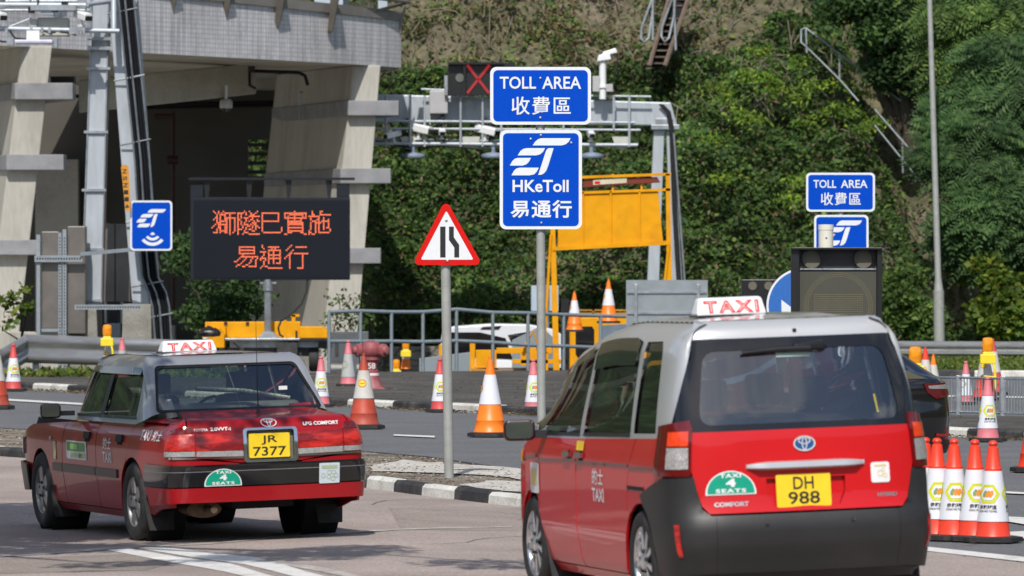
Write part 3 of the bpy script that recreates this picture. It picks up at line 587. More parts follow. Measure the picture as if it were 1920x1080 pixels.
# vertical bar pedestrian fence at right
fd = 84.0; fz = .0; fen = thing('bar_fence', 'galvanised vertical-bar pedestrian fence behind the stack of cones', 'fence', (0, 0, 0))
FE = [bpn(1700, 86), bpn(1797, 85.3), bpn(1880, 84.6), bpn(1962, 84), bpn(2120, 83)]
ztf = H - (708 - YH) * 85.3 / F
for i, (a, b) in enumerate(zip(FE, FE[1:])):
    a, b = Vector(a), Vector(b); n = 15
    pan = thing('fence_panel', None, None); pan.parent = fen
    for k in range(1, n):
        q = a.lerp(b, k / n); MB().tube([(q.x, q.y, fz + .06), (q.x, q.y, ztf)], .009, 6).build('bar', M_galv, pan, 60)
    MB().tube([(a.x, a.y, ztf), (b.x, b.y, ztf)], .018, 6).tube([(a.x, a.y, fz + .08), (b.x, b.y, fz + .08)], .018, 6).each('frame_rail', M_galv, pan, 60)
for p in FE: MB().bx((p[0] - .035, p[1] - .03, fz - .1), (p[0] + .035, p[1] + .03, ztf + .03)).build('post', M_galv, fen, 0, .005)
# ================================================================ GANTRIES
gl = Fr(230, 119); gt = thing('toll_gantry', 'grey steel toll gantry legs on concrete plinths behind the left crash barrier', 'gantry', gl.loc)
M_steel = mat('pale_grey_gantry_steel', (.44, .48, .52), .5, .3, .07, 2.5, .05, 20, col2=(.30, .32, .33), thr=(.5, .8), stretch=(3, 3, .6))
def leg(fr, par, xt0, xt1, yt, xb0, xb1, yb, dp0, dp1, name='leg', m=None):
    mb = MB(); a, b = fr.p(xb0, yb, dp0), fr.p(xb1, yb, dp0); c, d = fr.p(xt0, yt, dp0), fr.p(xt1, yt, dp0); y = Vector((0, dp1 - dp0, 0))
    mb.hexa([a, b, b + y, a + y], [c, d, d + y, c + y]); return mb.build(name, m or M_steel, par, 0, .012)
leg(gl, gt, 178, 206, -120, 153, 189, 578, 0, .5); leg(gl, gt, 206, 209, -120, 189, 191, 578, -.04, .54, 'leg_flange', M_galv); leg(gl, gt, 176, 179, -120, 151, 154, 578, -.04, .54, 'leg_flange', M_galv)
leg(gl, gt, 196, 222, -120, 250, 282, 572, -.3, .15)
leg(gl, gt, 222, 248, -120, 282, 300, 572, .2, .5, 'leg')
leg(gl, gt, 134, 184, 580, 128, 190, 720, -.5, 1.1, 'plinth', M_conc); leg(gl, gt, 233, 286, 570, 230, 288, 720, -.5, 1.1, 'plinth', M_conc)
for y in (128, 247, 356, 467, 563): 
    x0 = 178 - (y + 120) * 25 / 698; MB().bx(gl.p(x0 - 7, y - 2, -.06), gl.p(x0 + 38, y + 3, .02)).build('step_bar', M_galv, gt, 0)
# cable ladder with black cables down the slanted leg
ce = [(-40, 222, 250), (0, 228, 252), (300, 258, 281), (470, 268, 292), (525, 273, 298), (548, 285, 312), (575, 292, 318), (640, 297, 322)]
def cablex(y, t): return np.interp(y, [c[0] for c in ce], [c[1] + (c[2] - c[1]) * t for c in ce])
for k in range(11):
    t_ = k / 10; mb = MB(); mb.tube([gl.p(cablex(y, t_), y, -.42 - .05 * (k % 2)) for y in list(range(-60, 520, 60)) + [525, 535, 548, 560, 575, 600, 650]], .021, 6); mb.build('cable', M_cable, gt, 60)
for t_ in (-.12, .38, 1.08):
    mb = MB()
    for a, b in zip(list(range(-60, 470, 60)) + [480, 520, 548, 575], list(range(0, 470, 60)) + [480, 520, 548, 575, 640]): mb.tube([gl.p(cablex(a, t_), a, -.5), gl.p(cablex(b, t_), b, -.5)], .018, 4, False)
    mb.build('cable_ladder_rail', M_galv, gt, 0)
for y in (20, 145, 265, 410, 530, 590):
    MB().tube([gl.p(cablex(y, 0) - 26, y + 8, -.4), gl.p(cablex(y, 1) + 8, y - 3, -.52)], .02, 6).build('cable_bracket', M_galv, gt, 60)
# upper arms with cameras at the left edge of the picture
for y, x1, r_ in ((14, 168, .055), (62, 230, .05)): MB().tube([gl.p(-150, y - 8 if y == 62 else y - 2, -1.0), gl.p(x1, y, -1.0)], r_, 10).each('arm_tube', M_steel, gt, 60)
MB().tube([gl.p(170, 12, -1.0), gl.p(218, 2, -.2)], .05, 8).tube([gl.p(172, -30, -.9), gl.p(172, 24, -.9)], .07, 8).tube([gl.p(216, -60, -.5), gl.p(219, 62, -.9)], .06, 8).each('arm_tube', M_steel, gt, 60)
MB().bx(gl.p(165, 76, -.15), gl.p(222, 70, -.06)).bx(gl.p(165, 94, -.15), gl.p(226, 88, -.06)).bx(gl.p(166, 94, -.2), gl.p(173, 76, -.05)).each('clamp', M_galv, gt, 0)
MB().bx(gl.p(66, 24, -1.15), gl.p(150, 14, -.8)).bx(gl.p(84, 32, -1.1), gl.p(108, 22, -.9)).tube([gl.p(20, 56, -.95), gl.p(66, 38, -.95)], .02, 6).each('mount_plate', M_galv, gt, 0)
M_case = mat('cream_equipment_case', (.50, .51, .46), .5, 0, .06, 6)
for a_, b_2 in (((-40, 22), (174, 22)), ((-40, 5), (150, 5))): MB().tube([gl.p(*a_, -.7), gl.p(*b_2, -.7)], .028, 8).build('service_tube', M_galv, gt, 60)
for q_ in ([(64, 6), (70, -2), (80, 6), (78, 16)], [(26, 60), (32, 70), (38, 76), (60, 78)], [(0, 76), (12, 82), (24, 82)], [(90, 62), (100, 66), (112, 64)], [(150, 70), (140, 66), (120, 64)]): MB().tube([gl.p(x, y, -1.05) for x, y in q_], .022, 6).build('loose_cable', M_black, gt, 60)
for x in (20, 66, 86, 100, 152, 158, 164): MB().bx(gl.p(x - 2, 66 + (3 if x > 140 else 0), -1.08), gl.p(x + 3, 56, -.9)).build('pipe_clamp', M_galv, gt, 0)
for x, y in ((66, 24), (110, 22), (128, 12)): MB().bx(gl.p(x - 5, y + 5, -1.12), gl.p(x + 7, y - 5, -.95)).build('bracket_block', M_blackp, gt, 0)
MB().bx(gl.p(0, 4, -.9), gl.p(14, -12, -.5)).build('equipment_case', M_case, gt, 0, .01)
MB().bx(gl.p(76, 70, -.8), gl.p(133, 36, -.3)).build('equipment_case', M_case, gt, 0, .02)
MB().bx(gl.p(62, 54, -.9), gl.p(76, 40, -.5)).build('equipment_case', M_case, gt, 0, .02)
MB().bx(gl.p(37, 86, -1.3), gl.p(108, 79, -.8)).build('antenna_panel', mat('pale_lilac_panel', (.52, .52, .66), .4), gt, 0, .02)
MB().bx(gl.p(58, 78, -1.1), gl.p(82, 62, -1.0)).each('antenna_bracket', M_white, gt, 0)
MB().bx(gl.p(21, 88, -1.1), gl.p(34, 74, -.9)).bx(gl.p(108, 93, -1.1), gl.p(115, 76, -.9)).bx(gl.p(137, 68, -1.1), gl.p(150, 56, -.95)).each('clamp', M_galv, gt, 0)
# perforated strut frame with old cabinets beside it
M_strut = mat('slotted_strut', (.33, .37, .40), .5, .6, .1, 10)
fs = Fr(110, 118.2); stf = thing('strut_frame', 'galvanised slotted strut frame holding dull steel cabinets beside the gantry leg', 'frame', fs.loc)
for x0, x1, yt in ((69, 76, 440), (110, 116, 436), (118, 125, 430)):
    mb = MB(); mb.bx(fs.p(x0, 712, -.1), fs.p(x1, yt, 0)); mb.build('upright', M_strut, stf, 0)
MB().bx(fs.p(66, 491, -.16), fs.p(156, 479, -.11)).build('cross_bar', M_strut, stf, 0); MB().hexa([fs.p(152, 480, -.2), fs.p(258, 471, -.6), fs.p(258, 471, -.55), fs.p(152, 480, -.15)], [fs.p(152, 473, -.2), fs.p(258, 464, -.6), fs.p(258, 464, -.55), fs.p(152, 473, -.15)]).build('cross_bar', M_strut, stf, 0); MB().bx(fs.p(78, 622, -.06), fs.p(118, 616, 0)).build('cross_bar', M_strut, stf, 0); MB().bx(fs.p(144, 580, -.6), fs.p(268, 571, -.55)).build('cross_bar', M_strut, stf, 0)
mb = MB()
for x in range(70, 155, 5): mb.bx(fs.p(x, 487, -.165), fs.p(x + 2.4, 483, -.12))
for y in range(445, 705, 6): mb.bx(fs.p(112, y + 2.5, -.105), fs.p(114, y, -.02)); mb.bx(fs.p(120.5, y + 2.5, -.105), fs.p(122.5, y, -.02))
for x in range(148, 266, 5): mb.bx(fs.p(x, 577, -.605), fs.p(x + 2.4, 574, -.55))
mb.build('slot_holes', M_dark, stf, 0)
M_cab = mat('brushed_old_steel', (.22, .20, .18), .5, .6, .2, 1.5, .06, 8, col2=(.13, .12, .11), thr=(.4, .7))
MB().bx(fs.p(78, 616, .02), fs.p(110, 434, .5)).build('cabinet', M_cab, stf, 0, .015); MB().bx(fs.p(126, 626, .05), fs.p(160, 424, .5)).build('cabinet', M_cab, stf, 0, .015)
fs2 = Fr(220, 121.5); t = thing('steel_cabinet', 'dull brown steel equipment cabinet standing between the two gantry legs', 'cabinet', fs2.loc)
MB().bx(fs2.p(190, 566, 0), fs2.p(244, 420, .5)).bx(fs2.p(196, 420, 0), fs2.p(202, 418, .4)).build('cabinet_body', M_cab, t, 0, .015); MB().bx(fs2.p(215, 566, -.01), fs2.p(216.5, 420, .0)).build('door_seam', M_dark, t, 0)
MB().bx(fs2.p(196, 700, 0), fs2.p(200, 566, .1)).bx(fs2.p(226, 700, 0), fs2.p(231, 566, .1)).bx(fs2.p(196, 640, 0), fs2.p(231, 606, .3)).each('cabinet_stand', M_strut, t, 0)
mb = MB()
for k in range(7): mb.tube([fs2.p(203 + 3 * k, 572, .02 + .01 * k), fs2.p(207 + 2 * k, 588, .0), fs2.p(203 + 2.6 * k, 606, .03)], .018, 5)
mb.build('cable_bundle', M_black, t, 60)
MB().tube([fs2.p(147, 568, -2.6), fs2.p(131, 590, -2.7), fs2.p(130, 606, -2.7), fs2.p(140, 620, -2.7), fs2.p(162, 624, -2.7), fs2.p(185, 624, -2.7)], .018, 6).build('loose_conduit', M_galv, t, 60)
# far gantry across the road
gf = Fr(1245, 144, -1.4); gg = thing('toll_gantry', 'long grey box-beam toll gantry across the road in front of the green slope', 'gantry', gf.loc)
MB().hexa([gf.p(560, 226, 0), gf.p(1270, 236, 0), gf.p(1270, 236, 1), gf.p(560, 226, 1)], [gf.p(560, 172, 0), gf.p(1258, 192, 0), gf.p(1258, 192, 1), gf.p(560, 172, 1)]).build('box_beam', M_steel, gg, 0, .03)
MB().bx(gf.p(1221, 243, -.05), gf.p(1274, 234, 1.05)).bx(gf.p(1229, 236, -.04), gf.p(1262, 222, .0)).build('beam_shoe', M_galv, gg, 0, .01)
leg(gf, gg, 1226, 1246, 240, 1207, 1230, 700, .1, .7); leg(gf, gg, 1249, 1262, 240, 1266, 1290, 700, .1, .7)
for k in range(4): MB().tube([gf.p(1236 + 2 * k, 196, -.1), gf.p(1250 + 2 * k, 210, -.1), gf.p(1256 + 2 * k, 240, -.1), gf.p(1262 + 2 * k, 400, -.1), gf.p(1274 + 2 * k, 600, -.1)], .025, 6).build('cable', M_black, gg, 60)
MB().tube([gf.p(1263, 250, -.15), gf.p(1289, 600, -.15)], .03, 6).build('cable_ladder_rail', M_galv, gg, 60)
for x in (765, 805, 863, 1151, 1178): MB().bx(gf.p(x, 234, -.25), gf.p(x + 3, 176 + (x - 700) * .022, -.15)).build('hanger', M_steel, gg, 0)
for x0, x1, y0 in ((700, 1190, 228), (690, 1200, 242), (700, 1195, 270)): MB().tube([gf.p(x0, y0, -.6), gf.p(x1, y0 + 3, -.6)], .045 if y0 > 250 else .03, 8).each('service_tube', M_steel, gg, 60)
for x0, x1, y0 in ((790, 920, 168), (960, 1220, 178), (700, 1010, 262)): MB().tube([gf.p(x0, y0, -.3), gf.p(x1, y0 + 4, -.3)], .028, 8).each('service_tube', M_steel, gg, 60)
for x in (725, 770, 797, 864, 905, 940, 1056, 1150, 1179): MB().tube([gf.p(x, 180, -.62), gf.p(x, 276 if x not in (1150,) else 244, -.62)], .03, 8).build('hanger', M_steel, gg, 60)
MB().bx(gf.p(806, 214, -.55), gf.p(840, 171, -.1)).build('junction_box', mat('light_grey_enclosure', (.42, .42, .43), .45, 0, .05, 5), gg, 0, .02)
MB().bx(gf.p(869, 198, -.02), gf.p(886, 182, -.01)).build('patch_plate', M_galv, gg, 0); MB().bx(gf.p(906, 218, -.02), gf.p(924, 182, -.01)).build('patch_plate', M_galv, gg, 0)
for x in (764, 878, 1160): MB().add(*(lambda q: ([gf.p(a, b, -.5) for a, b in q] + [gf.p(a, b, -.3) for a, b in q], [tuple(range(5)), tuple(range(9, 4, -1))] + [(i, i + 5, (i + 1) % 5 + 5, (i + 1) % 5) for i in range(5)]))([(x - 13, 257), (x + 22, 257), (x + 20, 276), (x + 8, 282), (x - 6, 278)])).build('antenna_case', M_case, gg, 0)
for x in (775, 925, 1108): MB().lathe([(.28, gf.Z(297)), (.3, gf.Z(294)), (.28, gf.Z(290)), (.05, gf.Z(286)), (.05, gf.Z(276))], 16, Matrix.Translation((gf.X(x), -.6, 0))).build('antenna_dome', mat('pale_blue_plastic', (.20, .25, .33), .5), gg, 60)
mb = MB()
for k in range(46):
    x = random.choice([760, 770, 822, 830, 836, 870, 905]) + random.uniform(-8, 8); y = random.uniform(215, 262); mb.tube([gf.p(x, y, -.4), gf.p(x + random.uniform(-14, 14), y + random.uniform(4, 18), -.5), gf.p(x + random.uniform(-14, 14), y + random.uniform(14, 30), -.42)], .02, 5)
mb.tube([gf.p(706, 266, -.6), gf.p(760, 276, -.6), gf.p(830, 274, -.6), gf.p(900, 280, -.6), gf.p(985, 276, -.6)], .03, 6); mb.build('cable_tangle', M_black, gg, 60)
# cctv bullet cameras: each a thing
def cctv(px, py, d, label, yaw=0, s=1.0, y0=-.6, group='bullet cameras on the toll gantries'):
    fr = Fr(px, d, 0); t = thing('cctv_camera', label, 'camera', P(px, py, d) + Vector((0, y0, 0)), R(yaw), group); t.scale = (s, s, s)
    mb = MB(); mb.prism([(-.10, -.07), (.10, -.07), (.10, .07), (.07, .10), (-.07, .10), (-.10, .07)], -.28, .28, Matrix.Rotation(R(12), 4, 'X')); mb.build('housing', M_white, t, 0, .012)
    MB().prism([(-.085, -.06), (.085, -.06), (.085, .05), (-.085, .05)], -.30, -.27, Matrix.Rotation(R(12), 4, 'X')).build('lens_window', M_blackg, t, 0)
    MB().tube([(0, .05, -.06), (0, .05, -.22)], .035, 8).bx((-.07, 0, -.24), (.07, .12, -.19)).build('mount', M_white, t, 60); return t
cctv(162, 34, 119, 'white bullet camera above the left gantry leg', 32, .9, -1.0); cctv(4, 33, 119, 'white bullet camera cut by the left edge of the photo', 32, .9, -1.0)
cctv(789, 243, 144, 'white bullet camera turned right, left of the far gantry junction', 55, 1.1); cctv(829, 248, 144, 'small white camera facing forward below the grey junction box', 5, .8); cctv(913, 246, 144, 'white bullet camera turned right beside the toll sign on the far gantry', 55, 1.1)
cctv(1107, 252, 144, 'small white camera just right of the tall toll sign', 8, .8); cctv(737, 254, 144, 'dull white camera leaning at the leftmost end of the far gantry', -50, .8)
fr = Fr(1130, 143.6, P(1130, 185, 143.6).z); t = thing('ptz_camera', 'white camera on a short mast above the far gantry beam, right of the toll sign', 'camera', fr.loc)
MB().tube([fr.p(1130, 186), fr.p(1130, 114)], .085, 12).tube([fr.p(1130, 165), fr.p(1130, 160)], .12, 12).build('mast', M_white, t, 60); MB().bx(fr.p(1111, 172, -.1), fr.p(1124, 143, .2)).bx(fr.p(1136, 172, -.1), fr.p(1149, 158, .2)).each('control_box', mat('light_grey_enclosure', (.42, .42, .43)), t, 0, .01)
MB().hexa([fr.p(1119, 116, -.15), fr.p(1146, 112, -.15), fr.p(1146, 112, .15), fr.p(1119, 116, .15)], [fr.p(1122, 104, -.15), fr.p(1143, 99, -.15), fr.p(1143, 99, .15), fr.p(1122, 104, .15)]).hexa([fr.p(1128, 106, -.1), fr.p(1158, 99, -.1), fr.p(1158, 99, .1), fr.p(1128, 106, .1)], [fr.p(1130, 98, -.1), fr.p(1154, 90, -.1), fr.p(1154, 90, .1), fr.p(1130, 98, .1)]).each('camera_head', M_white, t, 0, .02); MB().tube([fr.p(1152, 100), fr.p(1158, 100), fr.p(1157, 125), fr.p(1150, 150)], .02, 6).build('cable', M_black, t, 60)
# lane signal with red cross, on the far gantry
fr = Fr(880, 143.2, P(880, 176, 143.2).z); t = thing('lane_signal', 'black lane signal showing a red cross behind the toll area sign', 'signal', fr.loc)
MB().bx(fr.p(840, 178, 0), fr.p(966, 118, .35)).bx(fr.p(869, 180, -.15), fr.p(873, 120, 0)).bx(fr.p(840, 121, -.2), fr.p(945, 117, 0)).build('signal_case', M_blackp, t, 0)
MB().prism(fr.poly([(862 - 8 * math.cos(a), 146 + 8 * math.sin(a)) for a in np.linspace(0, 2 * PI, 20)[:-1]]), -.03, 0).build('lamp', mat('unlit_grey_lens', (.14, .14, .13), .3), t, 0)
mb = MB()
for a, b in (((876, 122), (917, 175)), ((918, 122), (876, 175))):
    A, B = fr.p(*a, -.03), fr.p(*b, -.03); n_ = (B - A).normalized().cross(Vector((0, 1, 0))) * .032; mb.add([A + n_, B + n_, B - n_, A - n_], [(0, 1, 2, 3)])
mb.build('red_cross', emit('red_signal_light', (1, .02, .03), .4), t, 0); MB().bx(fr.p(833, 178, .1), fr.p(839, 141, .2)).build('bracket', M_galv, t, 0)
# ================================================================ LAMP POST
d = 137.; fr = Fr(1762, d, .0); t = thing('lamp_post', 'tall slim grey lamp post leaning slightly left in front of the slope', 'lamp post', fr.loc)
MB().tube([fr.p(1762, 690), fr.p(1760, 545)], .125, 16).build('pole_base', M_pole, t, 60); MB().tube([fr.p(1760, 545), fr.p(1759, 520), fr.p(1743, 0), fr.p(1734, -330)], [.11, .075, .06, .05], 14).build('pole_shaft', M_pole, t, 60)
MB().tube([fr.p(1762, 680), fr.p(1762, 668)], .16, 16).build('base_flange', M_galv, t, 60)
MB().tube([fr.p(1734, -330), fr.p(1738, -360), fr.p(1800, -372)], .04, 8).bx(fr.p(1795, -364, -.15), fr.p(1850, -374, .15)).each('lantern_arm', M_pole, t, 0)
# ================================================================ STAIR AND HANDRAILS ON THE SLOPE
def sl(px, py, out=.3):
    d = 147.
    for _ in range(60):  # walk the sight line until it meets the slope
        v = P(px, py, d); s = max(.1, (v.z + 1.4) / math.sin(R(51))); h_ = hill_pt(v.x, s)
        if h_.y <= d: break
        d += .25
    return P(px, py, d - out)
st = thing('slope_stair', 'steep dark maintenance stair with wooden strings high on the slope', 'stair', sl(1245, 60, 0)); o0 = st.location
mb = MB()
for a, b in (((1217, 124), (1262, -30)), ((1246, 124), (1300, -30))): mb.tube([sl(*a, 2.1) - o0, sl(*b, 2.1) - o0], .06, 6)
mb.build('stringer', mat('weathered_timber', (.14, .10, .075), .8, 0, .2, 8), st, 0)
MB().hexa(*(lambda c: (c, [v + Vector((0, -.05, .05)) for v in c]))([sl(1217, 126, 1.7) - o0, sl(1246, 126, 1.7) - o0, sl(1300, -30, 1.7) - o0, sl(1262, -30, 1.7) - o0])).build('stair_bed', M_dark, st, 0)
for k in range(13):
    y = 120 - k * 12; x = 1218 + k * 3.5; MB().hexa(*(lambda a, b: ([a, b, b + Vector((0, .25, 0)), a + Vector((0, .25, 0))], [a + Vector((0, 0, .04)), b + Vector((0, 0, .04)), b + Vector((0, .25, .04)), a + Vector((0, .25, .04))]))(sl(x, y, 2.0) - o0, sl(x + 30, y, 2.0) - o0)).build('tread', mat('weathered_timber', (.14, .10, .075)), st, 0)
M_hand = mat('weathered_handrail', (.24, .27, .28), .5, .4, .15, 6)
def handrail(name, label, tubes, r=.032, m=None):
    o0 = sl(*tubes[0][0]); t = thing(name, label, 'handrail', o0)
    for tb in tubes: MB().tube([sl(*q, 2.3) - o0 for q in tb], r, 8).build('tube', m or M_hand, t, 60)
handrail('handrail', 'looped steel handrail end, left of the steep stair at the top', [[(1222, 0), (1203, 52), (1202, 72), (1208, 80), (1216, 72), (1224, 20), (1224, 0)], [(1224, 0), (1224, 77)]], .036)
handrail('handrail', 'looped steel handrail end, right beside the treads of the steep stair', [[(1259, 0), (1241, 52), (1240, 68), (1246, 79), (1254, 72), (1264, 30), (1265, 0)], [(1264, 0), (1267, 95)]], .036)
handrail('handrail', 'two-rail handrail sloping down above the shrubs', [[(1510, 52), (1690, 190)], [(1510, 52), (1502, 56), (1502, 80), (1510, 86), (1575, 150), (1610, 190)], [(1511, 54), (1513, 100)], [(1574, 100), (1574, 152)]], .026)
handrail('handrail', 'two-rail handrail running down the dark gully left of the lamp post', [[(1640, 205), (1745, 325)], [(1640, 235), (1725, 340)], [(1692, 262), (1693, 325)]], .026)
handrail('handrail', 'single pale rail slanting down at the lower right of the slope', [[(1822, 432), (1886, 512)], [(1770, 400), (1818, 470)], [(1818, 465), (1820, 495)]], .035)
# ================================================================ SIGNS
def plate(name, pts, y0, y1, m, parent, bevel=0): return MB().prism(pts, y0, y1).build(name, m, parent, 0, bevel)
def logo(fr, X, Z, sc, m, parent, y, name='logo'):
    Q = [[(820, 445), (832, 427), (846, 415), (862, 410), (1003, 410), (994, 427), (980, 439), (960, 445)], [(748, 493), (762, 471), (776, 461), (792, 458), (880, 458), (870, 476), (856, 488), (836, 493)],
         [(710, 542), (722, 521), (734, 509), (750, 505), (812, 505), (802, 524), (790, 536), (772, 542)], [(718, 589), (730, 567), (742, 556), (758, 552), (850, 552), (840, 571), (828, 584), (806, 589)],
         [(847, 587), (884, 472), (890, 462), (898, 458), (921, 458), (896, 540), (886, 566), (874, 580), (862, 586)]]
    mb = MB()
    for q in Q:
        n = len(q); mb.add([(X + (a - 857) * sc, y, Z - (b - 499) * sc) for a, b in q], [tuple(range(n))[::-1]])
    o = mb.build(name, m, parent, 0); return o
M_wret = mat('white_reflective_sheet', (.74, .77, .80), .3, 0, .03, 30)
def bolt(par, x, z, y): MB().lathe([(.012, 0), (.012, .006), (.004, .009)], 8, Matrix.Translation((x, y, z)) @ Matrix.Rotation(R(90), 4, 'X')).build('bolt', M_galv, par, 60)
def board(fr, par, x0, y0, x1, y1, bw=6, r=10, name='sign_plate', yy=-.05):
    k = fr.k; a = (fr.X(x0), fr.Z(y1), fr.X(x1), fr.Z(y0))
    p = plate(name, roundrect(*a, r * k), yy, yy + .012, M_wret, par); plate('sign_face', roundrect(a[0] + bw * k, a[1] + bw * k, a[2] - bw * k, a[3] - bw * k, (r - bw * .6) * k), yy - .003, yy, M_blue, p)
    plate('sign_back', roundrect(*a, r * k), yy + .0125, yy + .016, M_galv, p); return p
# tall toll sign assembly on one pole
fr = Fr(1015, 61.5, .12); t = thing('toll_sign', 'tall grey pole carrying a toll area board above a blue toll logo board', 'road sign', fr.loc)
MB().tube([fr.p(1016, 890), fr.p(1013, 240), fr.p(1013, 140)], .046, 20).build('pole', M_pole, t, 60); o = MB().lathe([(.047, 0), (.05, .03), (.03, .05)], 16, Matrix.Translation(fr.p(1013, 141))).build('pole_cap', M_pole, t, 60)
p1 = board(fr, t, 919, 126, 1108, 234, 6, 12, 'toll_area_board', -.075)
writing('lettering', [(*[fit_text('TOLL', 68 * fr.k, 23 * fr.k, .015)][0:1], fr.X(971), fr.Z(155.5)), (fit_text('AREA', 73 * fr.k, 23 * fr.k, .015), fr.X(1053), fr.Z(155.5)), (fit_text('收費區', 111 * fr.k, 34 * fr.k, .009, 1.1), fr.X(1014.5), fr.Z(198.5))], M_wret, p1, -.082)
p2 = board(fr, t, 937, 244, 1091, 430, 6, 12, 'logo_board', -.075)
logo(fr, fr.X(1013), fr.Z(294), fr.k / 2.571, M_wret, p2, -.082)
writing('lettering', [(fit_text('HKeToll', 105 * fr.k, 23 * fr.k, .02), fr.X(1013.5), fr.Z(349)), (fit_text('易通行', 115 * fr.k, 34 * fr.k, .022, 1.1), fr.X(1014.5), fr.Z(392))], M_wret, p2, -.082)
for x, y in ((1013, 147), (1013, 221)): bolt(p1, fr.X(x), fr.Z(y), -.082)
for x, y in ((1014, 254), (1015, 418), (995, 261), (1071, 268)): bolt(p2, fr.X(x), fr.Z(y), -.082)
# smaller copy of it farther away at right
fr = Fr(1577, 91, .0); t = thing('toll_sign', 'smaller toll area sign rising behind the black matrix sign', 'road sign', fr.loc)
MB().tube([fr.p(1577, 745), fr.p(1576, 335)], .045, 16).build('pole', M_pole, t, 60)
p1 = board(fr, t, 1511, 324, 1640, 397, 4, 8, 'toll_area_board', -.075); kk = fr.k
writing('lettering', [(fit_text('TOLL', 43 * kk, 15 * kk, .015), fr.X(1546), fr.Z(345)), (fit_text('AREA', 50 * kk, 15 * kk, .015), fr.X(1601), fr.Z(345)), (fit_text('收費區', 75 * kk, 24 * kk, .009, 1.1), fr.X(1576), fr.Z(373))], M_wret, p1, -.082)
p2 = board(fr, t, 1526, 403, 1628, 528, 4, 8, 'logo_board', -.075); logo(fr, fr.X(1577), fr.Z(437), kk / 2.571 * .68, M_wret, p2, -.082)
writing('lettering', [(fit_text('HKeToll', 72 * kk, 15 * kk, .02), fr.X(1577), fr.Z(475)), (fit_text('易通行', 76 * kk, 22 * kk, .022, 1.1), fr.X(1577), fr.Z(503))], M_wret, p2, -.082)
# road narrows triangle
fr = Fr(842, D(893, .12), .12); t = thing('warning_sign', 'red bordered triangular road-narrows sign on a grey pole in the gravel island', 'road sign', fr.loc, R(0))
MB().tube([fr.p(842, 896), fr.p(835.5, 500), fr.p(835, 440)], .047, 20).build('pole', mat('pole_grey_paint', (0, 0, 0)), t, 60)
def rtri(c, r=6, n=6):
    o = []
    for i in range(3):
        a, b, d_ = [np.array(c[j % 3], float) for j in (i - 1, i, i + 1)]; u = (a - b) / np.linalg.norm(a - b); v = (d_ - b) / np.linalg.norm(d_ - b); w_ = (u + v) / np.linalg.norm(u + v)
        cs = u @ w_; dist = r / math.sqrt(1 - cs * cs); C_ = b + w_ * dist; tp = dist * cs; A = b + u * tp; B = b + v * tp; a0 = math.atan2(*(A - C_)[::-1]); a1 = math.atan2(*(B - C_)[::-1]); da = (a1 - a0 + PI) % (2 * PI) - PI
        o += [tuple(C_ + r * np.array([math.cos(a0 + da * k / n), math.sin(a0 + da * k / n)])) for k in range(n + 1)]
    return o
out = rtri([(836, 373), (905, 497), (773, 497)], 8); p = plate('sign_plate', fr.poly(out), -.075, -.062, M_red, t); plate('sign_back', fr.poly(out), -.0615, -.057, M_galv, p)
plate('white_field', fr.poly(rtri([(837, 395), (888, 487), (789, 487)], 2)), -.078, -.0752, M_wret, p)
for q in ([(825.5, 425), (835.5, 425), (835.5, 482.5), (825.5, 482.5)], [(842, 425), (851, 425), (851, 445), (861, 459), (861, 482.5), (852, 482.5), (852, 464), (842, 450)]): plate('symbol', fr.poly(q), -.081, -.0782, M_ink, p)
bolt(p, fr.X(837), fr.Z(413), -.081); bolt(p, fr.X(839), fr.Z(489), -.079)
# blue reader sign on the left gantry leg
fr = Fr(284, 117.6, P(284, 470, 117.6).z); t = thing('toll_logo_sign', 'square blue sign with white logo and radio waves fixed to the left gantry', 'road sign', fr.loc, R(8))
p = board(fr, t, 244, 376, 323, 470, 3.5, 7, 'sign_plate', 0); logo(fr, fr.X(283.5), fr.Z(409), fr.k / 2.571 * .50 * .98, M_wret, p, -.007)
mb = MB()
for r0, r1 in ((0, 6), (11, 16), (20, 26)):
    q = [(r1 * math.cos(a), r1 * math.sin(a)) for a in np.linspace(R(218), R(322), 10)] + [(r0 * math.cos(a), r0 * math.sin(a)) for a in np.linspace(R(322), R(218), 10)]
    mb.add([(fr.X(286 + a), -.007, fr.Z(435 - b)) for a, b in q], [tuple(range(len(q)))])
mb.build('radio_waves', M_wret, p, 0)
fr = Fr(240, 117.9, P(240, 396, 117.9).z); o = thing('id_plate', 'narrow orange vertical number plate on the left gantry leg', 'sign', fr.loc)
plate('plate', fr.poly([(230, 314), (233, 310), (241, 310), (244, 314), (248, 392), (246, 396), (241, 397), (238, 393)]), -.5, -.48, mat('faded_orange', (.62, .26, .02), .5, 0, .1, 8), o)
mb = MB()
for i, c in enumerate('NSN114'):
    V, Fc = fit_text(c, 8 * fr.k, 8 * fr.k, .02); V = np.column_stack([V[:, 1], -V[:, 0]]); mb.add(*on_plane(V, Fc, fr.X(236.5 + i * 1.0), fr.Z(322 + i * 13), -.504))
mb.build('lettering', M_ink, o, 0)
